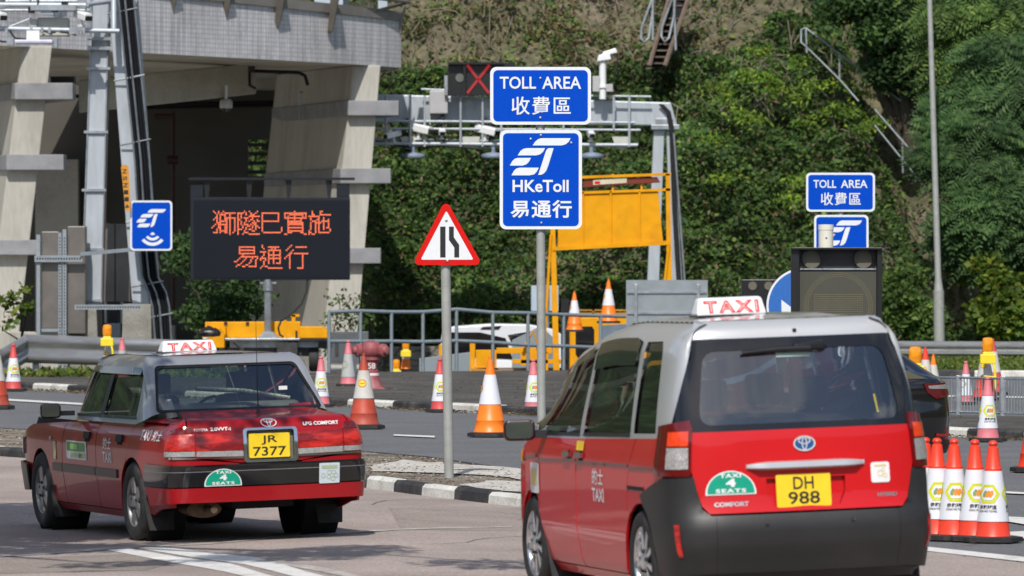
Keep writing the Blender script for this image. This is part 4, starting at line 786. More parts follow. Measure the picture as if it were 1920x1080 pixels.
# keep-left disc, peeking out beside the matrix sign
fr = Fr(1508, 79, .1); t = thing('keep_left_sign', 'round blue and white arrow sign half hidden behind the black matrix sign', 'road sign', fr.loc)
circ = lambda cx, cy, r, n=48: [(cx + r * math.cos(a), cy - r * math.sin(a)) for a in np.linspace(0, 2 * PI, n + 1)[:-1]]
p = plate('sign_plate', fr.poly(circ(1508, 573, 71)), 0, .012, M_wret, t); plate('blue_field', fr.poly(circ(1508, 573, 67)), -.003, -.0005, mat('sign_blue_faded', (.03, .14, .46), .4, 0, .1, 20), p)
plate('arrow', fr.poly([(1465, 562), (1466, 610), (1510, 610), (1500, 600), (1550, 545), (1530, 530), (1482, 575)]), -.006, -.0035, M_wret, p); MB().tube([fr.p(1508, 810), fr.p(1508, 560)], .04, 12).build('pole', M_pole, t, 60, loc=(0, .06, 0))
# black variable matrix sign
def dotmat(name, pitch, base, dot, r=.33, ring=None):
    m = bpy.data.materials.new(name); m.use_nodes = True; n = m.node_tree.nodes; L = m.node_tree.links.new; b = n['Principled BSDF']; b.inputs['Roughness'].default_value = .45
    tc = nd(n, 'TexCoord'); sp = nd(n, 'SeparateXYZ'); L(tc.outputs['Object'], sp.inputs[0]); sq = []
    for ax in (0, 2):
        a = nd(n, 'Math', operation='DIVIDE'); a.inputs[1].default_value = pitch; L(sp.outputs[ax], a.inputs[0]); f_ = nd(n, 'Math', operation='FRACT'); L(a.outputs[0], f_.inputs[0])
        s_ = nd(n, 'Math', operation='SUBTRACT'); s_.inputs[1].default_value = .5; L(f_.outputs[0], s_.inputs[0]); q = nd(n, 'Math', operation='POWER'); q.inputs[1].default_value = 2; L(s_.outputs[0], q.inputs[0]); sq.append(q)
    ad = nd(n, 'Math', operation='ADD'); L(sq[0].outputs[0], ad.inputs[0]); L(sq[1].outputs[0], ad.inputs[1]); lt = nd(n, 'Math', operation='LESS_THAN'); lt.inputs[1].default_value = r * r; L(ad.outputs[0], lt.inputs[0])
    mx = nd(n, 'Mix', data_type='RGBA'); L(lt.outputs[0], mx.inputs[0]); mx.inputs[6].default_value = (*base, 1); mx.inputs[7].default_value = (*dot, 1); L(mx.outputs[2], b.inputs['Base Color']); return m
fr = Fr(1568, 75, .1); t = thing('matrix_sign', 'large black speed matrix sign with two amber lamps and a white canister on top', 'road sign', fr.loc)
MB().bx(fr.p(1487, 672, .04), fr.p(1652, 466, .45)).build('cabinet', mat('chipped_black_paint', (.022, .022, .025), .4, 0, .2, 9, 0, 40, col2=(.30, .30, .30), thr=(.72, .74)), t, 0, .01)
MB().bx(fr.p(1483, 672, -.10), fr.p(1498, 465, .05)).bx(fr.p(1644, 672, -.10), fr.p(1653, 465, .05)).bx(fr.p(1483, 468, -.16), fr.p(1653, 464, .05)).each('visor_frame', M_blackp, t, 0, .004)
MB().bx(fr.p(1500, 506, -.02), fr.p(1642, 503, .045)).build('trim_strip', M_galv, t, 0)
MB().bx(fr.p(1498, 672, .0), fr.p(1643, 509, .05)).build('display_window', mat('dusty_display_glass', (.078, .077, .062), .25, 0, .08, 3, 0, 20), t, 0)
mb = MB(); rr = []
for r0 in (57, 60.5, 64):
    for k in range(100):
        a = 2 * PI * k / 100; rr.append((1572 + r0 * math.cos(a), 575 - r0 * math.sin(a)))
for i in range(31):
    for j in range(20): rr.append((1527 + i * 3, 552 + j * 4))
for x, y in rr:
    if y < 668: mb.add([fr.p(x - .65, y - .65, -.003), fr.p(x + .65, y - .65, -.003), fr.p(x + .65, y + .65, -.003), fr.p(x - .65, y + .65, -.003)], [(0, 3, 2, 1)])
mb.build('unlit_dots', mat('unlit_amber_dot', (.23, .19, .09), .5), t, 0)
M_lensoff = dotmat('unlit_lens', .012, (.10, .095, .07), (.19, .17, .12))
for x in (1522, 1619):
    MB().prism(fr.poly(circ(x, 486, 17)), .0, .06).build('flasher_lens', M_lensoff, t, 60)
    mb = MB(); q = [(x + 18 * math.cos(a), 486 - 18 * math.sin(a)) for a in np.linspace(R(-10), R(190), 16)]; V = [fr.p(a, b, -.13) for a, b in q] + [fr.p(a, b, .05) for a, b in q]; mb.add(V, [(i, i + 1, i + 17, i + 16) for i in range(15)]); o = mb.build('visor', M_blackp, t, 60); md = o.modifiers.new('s', 'SOLIDIFY'); md.thickness = .006
mb = MB(); mb.lathe([(.095, fr.Z(467)), (.095, fr.Z(431)), (.10, fr.Z(431)), (.10, fr.Z(421)), (.02, fr.Z(420.5))], 28, Matrix.Translation((fr.X(1549.5), .12, 0))); mb.build('canister', mat('ivory_canister', (.72, .70, .60), .4, 0, .05, 6), t, 60); bolt(t, fr.X(1549.5), fr.Z(445), .02)
MB().bx(fr.p(1545, 820, .15), fr.p(1590, 672, .4)).build('post', M_blackp, t, 0)
fr = Fr(1420, 98, .1); t = thing('matrix_sign', 'small black matrix sign far behind the near taxi roof sign', 'road sign', fr.loc)
MB().bx(fr.p(1391, 640, 0), fr.p(1470, 524, .4)).build('cabinet', M_blackp, t, 0, .01)
for x in (1411, 1441): MB().prism(fr.poly(circ(x, 536, 8)), -.02, .0).build('flasher_lens', M_lensoff, t, 60)
MB().bx(fr.p(1425, 730, .1), fr.p(1440, 640, .3)).build('post', M_blackp, t, 0)
# backs of signs seen past the near taxi
fr = Fr(1252, 112, .0); t = thing('sign_back', 'large bare grey aluminium sign seen from behind left of the taxi roof sign', 'road sign', fr.loc)
MB().bx(fr.p(1174, 645, 0), fr.p(1327, 525, .015)).build('sheet', mat('scratched_aluminium', (.36, .40, .42), .4, .5, .08, 3, .05, 30, col2=(.27, .31, .33), thr=(.5, .7)), t, 0)
for x in (1192, 1309): MB().bx(fr.p(x - 3, 720, -.06), fr.p(x + 3, 533, -.0)).build('post', M_galv, t, 0, .004)
for y in (547, 586): MB().bx(fr.p(1176, y + 3, -.03), fr.p(1325, y - 1, -.001)).build('stiffener', M_galv, t, 0)
fr = Fr(1022, 140, -1.3); t = thing('sign_back', 'pale blue back of a sign behind the tall toll sign pole', 'road sign', fr.loc)
MB().bx(fr.p(996, 583, 0), fr.p(1047, 535, .02)).build('sheet', mat('pale_blue_sheet', (.42, .50, .58), .5, .1, .06, 4), t, 0); MB().tube([fr.p(1026, 700, -.05), fr.p(1026, 536, -.05)], .05, 8).build('post', M_galv, t, 60)
# ================================================================ LED BOARD TRAILER
fr = Fr(505, 125); k = fr.k; t = thing('message_trailer', 'yellow trailer carrying a large black message board with red dot characters', 'message trailer', fr.loc)
hd = MB().bx(fr.p(357, 525, 0), fr.p(656, 370, .18)).bx(fr.p(357, 370, 0), fr.p(381, 345, .18)).bx(fr.p(631, 370, 0), fr.p(655, 345, .18)).build('display_case', mat('dark_grey_case', (.017, .020, .028), .6, 0, .1, 5, spec=.2), t, 0, .012)
pt = 3.03 * k; fc_ = dotmat('led_grid', pt, (.014, .017, .024), (.005, .009, .012), .30); fc_.node_tree.nodes['Principled BSDF'].inputs['Specular IOR Level'].default_value = .15
o = MB().bx((-48 * pt, 0, -24 * pt), (48 * pt, .01, 24 * pt)).build('led_face', fc_, hd, 0, loc=(fr.X(396.43 + 37 * 3.03), -.012, fr.Z(448.6 + 0)))
def rg(s):
    o = set()
    for a in s.split(): 
        if '-' in a: b, c = a.split('-'); o |= set(range(int(b), int(c) + 1))
        else: o.add(int(a))
    return o
R1 = ['1 4 7 20 23 28 51 62 67 68', '2 4 6 8-14 16-19 21 24 27 31-41 45-58 62 67', '3 5-8 11 16 18 21 24-26 31 41 45 48-56 58 62 63 67-73', '3 5 8 11 16 18 23-29 31 41 45 47 51 56 58 60-66', '2 3 5 8-14 16 18 20-22 25 31 41 45-58 61 66 69',
      '1 3 5 8 9 11 14 16 17 21 24 25 28 31 41 47 51 55 61 65 66 69 72', '3 5-9 11 14 16 18 21 23 26 28 29 31-41 47-55 62-64 66 68-72', '3-5 9 11 14 16 18 20 25-27 31 47-56 61 64-67 69 72', '2 4-9 11 14 16 18 20-22 24 26 27 31 47-56 61 64 66 69 72', '1 4 5 8 9 11 14 16 19 22 23 25 27 28 31 47 56 61 64 66 69 72',
      '0 4 5 8 9 11 14 16 19 21 25 27 29 31 43 47-56 61 64 66 69 71 72', '3 5 8 9 11 14 16-18 21 23 24 27 31 43 47 56 61 64 66 69 73', '3 5-9 11 14 16 20 25 26 31 43 47-56 60 64 66 73', '1-3 5 8 9 11 13 16 20-22 32-42 47-49 55 56 60 61 64 66-72', '11 16 19 23-29 45 46 57 58 60 62 63']
R2 = ['31 49', '17-26 31 35-41 48 52-58', '17 26 32 37 39 47', '17-26 35-42 46 50', '17 26 30-33 35 38 42 49', '17-26 32 35 38 42 48 49 51-59', '19 32 35-42 47 48 56', '18-28 31 35 38 42 46 48 56', '17 21 25 28 30-33 35-42 45 48 56', '16 20 24 27 30 33 35 38 42 48 56',
      '14 15 19 24 27 32 35 38 42 48 56', '18 23 27 32 35 38 40-42 48 56', '16 17 21 22 27 32 48 56', '15 19 20 23-27 31 33 34 48 56', '30 35-43 48 53-56']
chars = {}
for rows, r0 in ((R1, 0), (R2, 21)):
    for j, s in enumerate(rows):
        for c in rg(s):
            mb = chars.setdefault((r0, next(i for i, e_ in enumerate((15.5, 30, 44, 59, 99) if r0 == 0 else (29, 44, 99)) if c <= e_)), MB())
            X, Z = fr.X(397.94 + c * 3.03), fr.Z(396.6 + (r0 + j) * 3.03); r_ = .40 * pt; mb.add([(X + r_ * math.cos(a), -.017, Z + r_ * math.sin(a)) for a in np.linspace(0, 2 * PI, 9)[:-1]], [tuple(range(8))])
for mb in chars.values(): mb.build('lit_character', emit('red_led', (1.0, .18, .07), 2.0), hd, 0)
MB().bx(fr.p(354, 337, -.1), fr.p(664, 333, .6)).build('top_canopy', mat('dark_grey_case', (0, 0, 0)), t, 0)
for x in (388, 467, 541, 617): MB().add([fr.p(x - 6, 338), fr.p(x + 6, 338), fr.p(x + 3, 370), fr.p(x - 3, 370), fr.p(x - 6, 338, .05), fr.p(x + 6, 338, .05), fr.p(x + 3, 370, .05), fr.p(x - 3, 370, .05)], [(0, 3, 2, 1), (4, 5, 6, 7), (0, 4, 7, 3), (1, 2, 6, 5), (3, 7, 6, 2), (0, 1, 5, 4)]).build('canopy_strut', M_blackp, t, 0)
MB().tube([fr.p(502, 632, .1), fr.p(502, 545, .1)], .078, 8).build('mast', M_galv, t, 30); MB().tube([fr.p(502, 545, .1), fr.p(502, 524, .1)], .11, 16).bx(fr.p(487, 532, .05), fr.p(518, 528, .12)).each('slew_ring', M_galv, t, 60)
MB().hexa([fr.p(483, 634, -.15), fr.p(525, 634, -.15), fr.p(525, 634, .35), fr.p(483, 634, .35)], [fr.p(494, 622, .0), fr.p(511, 622, .0), fr.p(511, 622, .2), fr.p(494, 622, .2)]).build('mast_foot', M_galv, t, 0)
MB().hexa([fr.p(382, 634, .5), fr.p(562, 634, .5), fr.p(562, 634, .9), fr.p(382, 634, .9)], [fr.p(382, 604, .5), fr.p(562, 603, .5), fr.p(562, 603, .9), fr.p(382, 604, .9)]).build('yellow_locker', M_yel, t, 0, .02)
for x in (421, 462): MB().bx(fr.p(x - 3, 610, .47), fr.p(x + 3, 604, .5)).build('latch', M_black, t, 0)
MB().bx(fr.p(422, 638, -.15), fr.p(620, 634, .9)).bx(fr.p(430, 652, .1), fr.p(622, 638, .9)).each('deck', M_galv, t, 0, .01)
MB().add(*(lambda q: ([fr.p(a, b, -.3) for a, b in q] + [fr.p(a, b, .3) for a, b in q], [tuple(range(5))[::-1], tuple(range(5, 10))] + [(i, (i + 1) % 5, (i + 1) % 5 + 5, i + 5) for i in range(5)]))([(374, 618), (412, 615), (422, 628), (422, 652), (390, 652)])).build('mudguard', M_yel, t, 0, .015)
MB().add(*(lambda q: ([fr.p(a, b, -.3) for a, b in q] + [fr.p(a, b, .4) for a, b in q], [tuple(range(6))[::-1], tuple(range(6, 12))] + [(i, (i + 1) % 6, (i + 1) % 6 + 6, i + 6) for i in range(6)]))([(562, 612), (606, 612), (616, 620), (621, 634), (562, 634), (562, 620)])).build('mudguard', M_yel, t, 0, .015)
MB().bx(fr.p(547, 634, -.1), fr.p(554, 590, -.05)).bx(fr.p(532, 634, -.1), fr.p(538, 600, -.05)).bx(fr.p(545, 594, -.1), fr.p(562, 589, -.05)).bx(fr.p(388, 652, .2), fr.p(422, 612, .5)).each('yellow_bracket', M_yel, t, 0)
MB().tube([fr.p(576, 524, .05), fr.p(575, 545, .0), fr.p(565, 570, -.05), fr.p(545, 590, -.1), fr.p(528, 600, -.1), fr.p(522, 615, -.1), fr.p(525, 628, -.05), fr.p(533, 632, 0)], .022, 8).build('cable', M_black, t, 60)
MB().bx(fr.p(430, 668, .1), fr.p(580, 652, .6)).bx(fr.p(540, 690, .0), fr.p(546, 640, .1)).bx(fr.p(553, 695, .0), fr.p(558, 620, .05)).tube([fr.p(440, 640, -.2), fr.p(455, 655, -.2), fr.p(440, 672, -.2)], .05, 6).bx(fr.p(520, 665, -.2), fr.p(558, 642, .0)).bx(fr.p(628, 670, 0), fr.p(635, 640, .1)).each('chassis', mat('grimy_chassis', (.05, .05, .05), .6, .3, .3, 8), t, 0)
def wheel_simple(par, c, r, w_, m=M_black, hub=True):
    wl_ = MB().lathe([(r * .5, -w_ / 2), (r * .93, -w_ / 2), (r, -w_ * .3), (r, w_ * .3), (r * .93, w_ / 2), (r * .5, w_ / 2)], 28, Matrix.Translation(c) @ Matrix.Rotation(R(90), 4, 'Y')).build('wheel', m, par, 50)
    if hub: MB().lathe([(.01, -w_ / 2 - .01), (r * .5, -w_ / 2 + .0), (r * .52, 0), (r * .5, w_ / 2), (.01, w_ / 2 + .01)], 16, Matrix.Translation(c) @ Matrix.Rotation(R(90), 4, 'Y')).build('rim', M_galvd, wl_, 50)
    return wl_
wheel_simple(t, fr.p(588, 674, .2), .26, .2); wheel_simple(t, fr.p(400, 674, .2), .26, .2)
MB().bx(fr.p(597, 653, -.05), fr.p(617, 641, .0)).build('tail_light', M_blackp, t, 0)
fr = Fr(390, 123.5, P(390, 636, 123.5).z); mb = MB(); mb.lathe([(.06, .0), (.20, .02), (.22, .08), (.19, .14), (.12, .19), (.05, .2), (.03, .25)], 16); mb.V = [v * (1 + .16 * math.sin(v.x * 31 + v.z * 17) * math.cos(v.y * 27 + v.z * 23)) for v in mb.V]; o = mb.build('rubbish_bag', mat('black_plastic_bag', (.018, .018, .02), .25, 0, .2, 12, .9, 9), None, 60, loc=P(392, 632, 124)); o.scale = (1.15, .8, 1.0); tag(o, 'black plastic bag tied on the left end of the yellow trailer', 'bag')
# ================================================================ FIRE HYDRANT
fr = Fr(696, D(729, .1), .1); k = fr.k; t = thing('fire_hydrant', 'faded red fire hydrant with white ring standing on the dark footway', 'fire hydrant', fr.loc)
M_hyd = mat('faded_hydrant_red', (.29, .07, .078), .55, 0, .2, 9, .2, 30, col2=(.42, .22, .21), thr=(.5, .75))
mb = MB(); mb.lathe([(29 * k, 0), (22 * k, 3 * k), (15 * k, 22 * k), (13.5 * k, 26 * k), (13.5 * k, 34 * k), (11.5 * k, 36 * k), (11.5 * k, 52 * k), (15 * k, 54 * k), (15 * k, 60 * k), (10 * k, 61 * k)], 28); mb.build('barrel', M_hyd, t, 40)
mb = MB(); mb.lathe([(14 * k, 23.5 * k), (15 * k, 25 * k), (14.5 * k, 29 * k), (12 * k, 30 * k)], 28); mb.build('white_ring', mat('chalky_white', (.7, .66, .66), .7), t, 40)
mb = MB(); mb.lathe([(10 * k, 58 * k), (16 * k, 61 * k), (20 * k, 70 * k), (20 * k, 78 * k), (15 * k, 87 * k), (5 * k, 90.5 * k)], 28); mb.build('bonnet', M_hyd, t, 40)
for sx, yy in ((-1, -.1), (1, -.25)):
    c = Vector((sx * 15 * k, 0, 72 * k)); dr = Vector((sx * .9, -.75 if sx > 0 else -.35, 0)).normalized(); Mx = Matrix.Translation(c) @ dr.to_track_quat('Z', 'Y').to_matrix().to_4x4()
    mb = MB(); mb.lathe([(10 * k, -4 * k), (10 * k, 6 * k), (12.5 * k, 7 * k), (12.5 * k, 13 * k), (8 * k, 15 * k), (7 * k, 21 * k), (2 * k, 22 * k)], 24, Mx); mb.build('outlet_cap', M_hyd, t, 40)
for sx in (-1, 1): MB().tube([(sx * 22 * k, -.05, 62 * k), (sx * 21 * k, -.06, 48 * k), (sx * 17 * k, -.06, 40 * k), (sx * 14 * k, -.06, 44 * k)], .011, 6).build('chain', M_ink, t, 60)
writing('lettering', [(fit_text('58', 14 * k, 11 * k, .02), 1 * k, 43 * k)], mat('chalky_white', (0, 0, 0)), t, -12.6 * k)
# ================================================================ CONES
M_cred = mat('cone_red', (.80, .055, .022), .42, 0, .06, 8); M_cor = mat('cone_orange', (.95, .21, .012), .42, 0, .06, 8); M_cdirt = mat('cone_dirty_red', (.46, .06, .03), .55, 0, .2, 6, 0, 40, col2=(.22, .06, .045), thr=(.45, .75))
M_cpink = mat('cone_faded_pink', (.62, .17, .20), .55, 0, .12, 8); M_crose = mat('cone_old_red', (.58, .07, .07), .5, 0, .1, 8)
M_sl = mat('cone_sleeve_white', (.72, .73, .78), .4, 0, .03, 6, col2=(.6, .6, .62), thr=(.6, .8)); M_slg = mat('cone_sleeve_grubby', (.55, .54, .50), .55, 0, .12, 8, 0, 30, col2=(.42, .36, .30), thr=(.5, .75)); M_slf = mat('cone_sleeve_faded', (.42, .43, .43), .6, 0, .1, 8)
M_lime = mat('lime_yellow_print', (.60, .62, .02), .5); M_or2 = mat('orange_print', (.80, .26, .02), .5); M_ygr = mat('dull_green_print', (.2, .3, .12), .5)
def cone(name, px, py, hp, label, m, ms, kind='sleeve', ang=0, z=0, group='traffic cones', d=None, tilt=0):
    d = d or D(py, z); hh = hp / F * d; k = hh; fr_loc = Vector(((px - 960) / F * d, d, z + float(gz((px - 960) / F * d, d)) * 0))
    t = thing(name, label, 'traffic cone', fr_loc, R(ang), group); b = .265 * k
    oc = [(b, -b * .55), (b, b * .55), (b * .55, b), (-b * .55, b), (-b, b * .55), (-b, -b * .55), (-b * .55, -b), (b * .55, -b)]; mb = MB(); V = [(x, y, 0) for x, y in oc] + [(x * .99, y * .99, .045 * k) for x, y in oc] + [(x * .8, y * .8, .055 * k) for x, y in oc]
    mb.add(V, [tuple(range(7, -1, -1)), tuple(range(16, 24))] + [(i, (i + 1) % 8, (i + 1) % 8 + 8, i + 8) for i in range(8)] + [(i + 8, (i + 1) % 8 + 8, (i + 1) % 8 + 16, i + 16) for i in range(8)]); mb.build('base', M_black, t, 0)
    slim = kind in ('sleeve', 'faded'); rb = .172 * k if slim else .20 * k; rt = .052 * k if slim else .036 * k; rad = lambda z_: rb + (rt - rb) * (z_ - .06) / (.93 - .06)
    if slim: pr = [(rb * 1.04, .05), (rb * 1.02, .062), (rad(.07), .07), (rad(.20), .20), (rad(.705), .705), (rad(.72) * 1.07, .72), (rad(.74), .735), (rad(.93), .93), (rt * .62, .943), (rt * .80, .955), (rt * .92, .97), (rt * .8, .988), (rt * .4, 1.0), (.003, 1.003)]
    else: pr = [(rb * 1.06, .05), (rb * 1.05, .065), (rad(.08), .08), (rad(.19), .19), (rad(.19) * 1.02, .20), (rad(.21), .21), (rad(.44), .44), (rad(.74), .74), (rad(.95), .95), (rt * .6, .955), (rt * .6, 1.0), (.003, 1.003)]
    MB().lathe([(r_, z_ * k) for r_, z_ in pr], 32).build('body', m, t, 40)
    z0, z1 = (.20, .70) if slim else (.40, .77)
    s = MB().lathe([(rad(z0) - .004, z0 * k), (rad(z0) + .006, z0 * k + .001), (rad(z1) + .006, z1 * k - .001), (rad(z1) - .004, z1 * k)], 32).build('reflective_sleeve', ms, t, 40)
    def on(V, zc, a0=0, o_=.009): 
        return [((rad(zc + v[1]) + o_) * math.sin(a0 + v[0] * k / rad(zc)), -(rad(zc + v[1]) + o_) * math.cos(a0 + v[0] * k / rad(zc)), (zc + v[1]) * k) for v in V]
    def dr(poly, zc, m_, a0, o_, nm='print'):
        W, T = tri2d(poly, .03); MB().add(on(W, zc, a0, o_), [f for f in T]).build(nm, m_, s, 0)
    if kind == 'sleeve':
        for a0 in (0, 2.1, -2.1):
            hx = lambda r_: [(r_ * 1.05 * math.cos(a), r_ * math.sin(a)) for a in np.linspace(0, 2 * PI, 7)[:-1]]
            dr(hx(.105), .475, M_lime, a0, .009, 'emblem'); dr(hx(.072), .475, M_sl, a0, .011, 'emblem')
            for j in (-1, 0, 1): dr([(j * .030 - .022, .0), (j * .030 + .0, .034), (j * .030 + .018, .03), (j * .030 + .022, 0), (j * .030, -.034), (j * .030 - .018, -.03)][::-1][::-1], .475, M_or2 if j > -1 else M_ygr, a0, .013, 'emblem')
            if hp > 60:
                mb = MB()
                for tx, w_, h_, zz in (('俊和隧道', .175, .043, .345), ('CHUN WO TUNNEL', .19, .020, .305)):
                    V, Fc = fit_text(tx, w_, h_, .02); mb.add(on(V, zz, a0, .010), Fc)
                mb.build('lettering', M_ink, s, 0)
    elif kind == 'faded':
        dr([(r_[0], r_[1]) for r_ in [(.10 * math.cos(a), .10 * math.sin(a)) for a in np.linspace(0, 2 * PI, 7)[:-1]]], .47, mat('faded_lime', (.30, .33, .22), .6), -.8, .008, 'emblem'); dr([(.07 * math.cos(a), .07 * math.sin(a)) for a in np.linspace(0, 2 * PI, 7)[:-1]], .47, ms, -.8, .010, 'emblem')
    else:
        a0 = -1.35 if kind == 'side' else -.35
        dr([(.052 * math.cos(a), .052 * math.sin(a)) for a in np.linspace(0, 2 * PI, 20)[:-1]], .60, M_red, a0, .009, 'sticker'); dr([(.044 * math.cos(a), .044 * math.sin(a)) for a in np.linspace(0, 2 * PI, 20)[:-1]], .60, mat('sticker_yellow', (.85, .6, .02), .5), a0, .011, 'sticker'); dr([(-.03, -.003), (.03, -.003), (.03, .003), (-.03, .003)], .60, M_ink, a0, .012, 'sticker')
    if tilt: t.rotation_euler = (0, R(tilt), R(ang))
    return t
for px, py, a, lb in [(1735, 1003, -5, 'leftmost clean red and white cone of the clump, mostly hidden by the near taxi'), (1757, 1006, 6, 'second clean cone from the near taxi in the clump'), (1789, 1009, 4, 'middle clean cone of the clump beside the near taxi, logo facing front'), (1828, 1013, 12, 'fourth clean cone from the near taxi, half behind the last one'), (1862, 1019, -28, 'rightmost clean cone of the clump beside the near taxi')]:
    cone('traffic_cone', px, py, 189, lb, M_cred, M_sl, 'sleeve', a, 0, 'clean sleeved cones clumped beside the near taxi', d=46.2 + (1019 - py) * .035)
cone('traffic_cone', 25, 733, 88, 'red cone with white sleeve in front of the left crash barrier', M_crose, M_sl, 'sleeve', 20)
cone('traffic_cone', 602, 762, 94, 'red cone with logo sleeve just right of the sedan taxi rear window', M_cpink, M_sl, 'sleeve', 8)
cone('traffic_cone', 653, 724, 86, 'faded pink cone with grey sleeve left of the fire hydrant', M_cpink, M_slf, 'faded', 0, .1)
cone('traffic_cone', 825, 772, 100, 'red sleeved cone partly behind the warning sign pole', M_crose, M_sl, 'sleeve', 12)
cone('traffic_cone', 1000, 774, 101, 'faded red sleeved cone behind the tall toll sign pole', M_cpink, M_sl, 'sleeve', 14)
cone('traffic_cone', 1852, 827, 121, 'faded pink topped cone with logo sleeve in front of the bar fence', M_cpink, M_sl, 'sleeve', 14, 0)
cone('traffic_cone', 682, 808, 141, 'large dirty dark-red cone right behind the sedan taxi', M_cdirt, M_slg, 'big', 10, d=D(803)); cone('traffic_cone', 919, 824, 150, 'large bright orange cone on the grey road near the taxi wing mirror', M_cor, M_sl, 'side', -10, d=D(818))
cone('traffic_cone', -8, 769, 130, 'large dark-red cone cut off by the left edge of the photo', M_cdirt, M_slg, 'big', 10, d=D(766)); cone('traffic_cone', 1943, 888, 170, 'cone on a wide black base cut off by the right edge of the photo', M_cred, M_slg, 'big', 10, d=D(884))
cone('traffic_cone', 229, 726, 78, 'pink-tipped cone behind the roof of the sedan taxi', M_cpink, M_slf, 'faded', 0, .08, d=111)
cone('traffic_cone', 1811, 820, 80, 'small pink cone just behind the bar fence', M_cpink, M_sl, 'faded', 0, -.0, d=94)
# cones with warning lamps
def lamp(px, py, d, s, label, group='amber warning lamps', strap=True, m=M_amber):
    o0 = P(px, py, d); t = thing('warning_lamp', label, 'warning lamp', o0, 0, group); k = s
    MB().bx((-.14 * k, -.08 * k, 0), (.14 * k, .08 * k, .17 * k)).bx((-.09 * k, -.06 * k, .16 * k), (.09 * k, .06 * k, .21 * k)).build('battery_box', M_lampyel, t, 0, .012)
    MB().lathe([(.07 * k, .2 * k), (.095 * k, .24 * k), (.10 * k, .34 * k), (.095 * k, .42 * k), (.08 * k, .46 * k), (.03 * k, .47 * k)], 20, Matrix.Diagonal((1, .55, 1, 1))).build('lens', m, t, 50)
    if strap: MB().tube([(.1 * k, -.05, 0), (.12 * k, -.07, -.1 * k), (.14 * k, -.08, -.45 * k)], .02, 6).tube([(-.08 * k, -.1, -.22 * k), (.14 * k, -.1, -.24 * k)], .014, 6).build('strap', M_lampyel, t, 0)
    return t
cone('traffic_cone', 204, 742, 94, 'orange and white cone carrying the warning lamp left of the taxi roof', M_cor, M_slg, 'big', 0, 0, d=110); lamp(201, 649, 109.7, .86, 'amber warning lamp on a cone above the sedan taxi roof')
cone('traffic_cone', 1847, 790, 108, 'left cone under the lamp behind the pink cone at right', M_cred, M_slg, 'big', 0, 0, d=97); cone('traffic_cone', 1862, 778, 105, 'right cone of the lamp pair behind the bar fence at right', M_crose, M_slg, 'side', 0, 0, d=101)
lamp(1852, 682, 96.5, .92, 'amber warning lamp on the cones behind the pink cone at right'); cone('traffic_cone', 1750, 772, 88, 'orange and white cone behind the left end of the bar fence', M_cor, M_slg, 'side', 0, 0, d=96)
lamp(1716, 707, 90, 1.0, 'amber warning lamp with orange back just above the black car', strap=False); cone('traffic_cone', 1735, 790, 104, 'red striped cone behind the black car rear corner', M_cred, M_slg, 'big', 0, 0, d=95)
cone('traffic_cone', 761, 716, 50, 'tiny cone under a warning lamp seen through the pipe railing', M_cor, M_slg, 'side', 0, -.2, d=138); lamp(761, 669, 137.7, .85, 'amber warning lamp on a tiny cone seen through the pipe railing', strap=False); lamp(743, 706, 137, .85, 'low amber warning lamp beside the tiny cone beyond the pipe railing', strap=False)
cone('traffic_cone', 1077, 622, 76, 'orange cone standing behind the yellow truck cab', M_cor, M_sl, 'side', 0, 0, d=121.5).location.z = P(0, 622, 121.5).z; cone('traffic_cone', 1141, 606, 83, 'orange cone standing on the yellow truck roof rack', M_cor, M_sl, 'side', 0, 0, d=122.5).location.z = P(0, 606, 122.5).z
# ================================================================ VEHICLES ON THE LOWER ROAD
fr = Fr(1100, 124, -1.35); t = thing('works_truck', 'yellow flatbed works truck with an upright yellow arrow-board frame', 'truck', fr.loc)
def by(a, b, nm='frame_bar', m=M_yel, y0=0, y1=.12, par=None): return MB().bx(fr.p(*a, y0), fr.p(*b, y1)).build(nm, m, par or t, 0, .008)
MB().hexa([fr.p(1038, 720, -.1), fr.p(1050, 720, -.1), fr.p(1050, 720, .0), fr.p(1038, 720, .0)], [fr.p(1030, 330, -.1), fr.p(1038, 330, -.1), fr.p(1038, 330, 0), fr.p(1030, 330, 0)]).build('frame_bar', M_yel, t, 0)
MB().hexa([fr.p(1252, 700, -.1), fr.p(1262, 700, -.1), fr.p(1262, 700, .0), fr.p(1252, 700, .0)], [fr.p(1248, 326, -.1), fr.p(1256, 326, -.1), fr.p(1256, 326, 0), fr.p(1248, 326, 0)]).build('frame_bar', M_yel, t, 0)
MB().hexa([fr.p(1036, 470, -.12), fr.p(1256, 459, -.12), fr.p(1256, 459, 0), fr.p(1036, 470, 0)], [fr.p(1036, 463, -.12), fr.p(1256, 451, -.12), fr.p(1256, 451, 0), fr.p(1036, 463, 0)]).build('frame_bar', M_yel, t, 0)
pn = MB().hexa([fr.p(1046, 463, -.06), fr.p(1243, 453, -.06), fr.p(1243, 453, 0), fr.p(1046, 463, 0)], [fr.p(1046, 362, -.06), fr.p(1234, 356, -.06), fr.p(1234, 356, 0), fr.p(1046, 362, 0)]).build('folded_panel', M_yel, t, 0, .008)
for x in (1093, 1145, 1199): by((x - 2, 462), (x + 2, 358), 'panel_rib', M_yel, -.1, -.055, pn)
for y in (329, 358): MB().hexa([fr.p(1090, y + 6, -.1), fr.p(1258, y, -.1), fr.p(1258, y, 0), fr.p(1090, y + 6, 0)], [fr.p(1090, y + 1, -.1), fr.p(1258, y - 5, -.1), fr.p(1258, y - 5, 0), fr.p(1090, y + 1, 0)]).build('frame_bar', M_yel, t, 0)
for x in (1147, 1201): by((x, 362), (x + 4, 326))
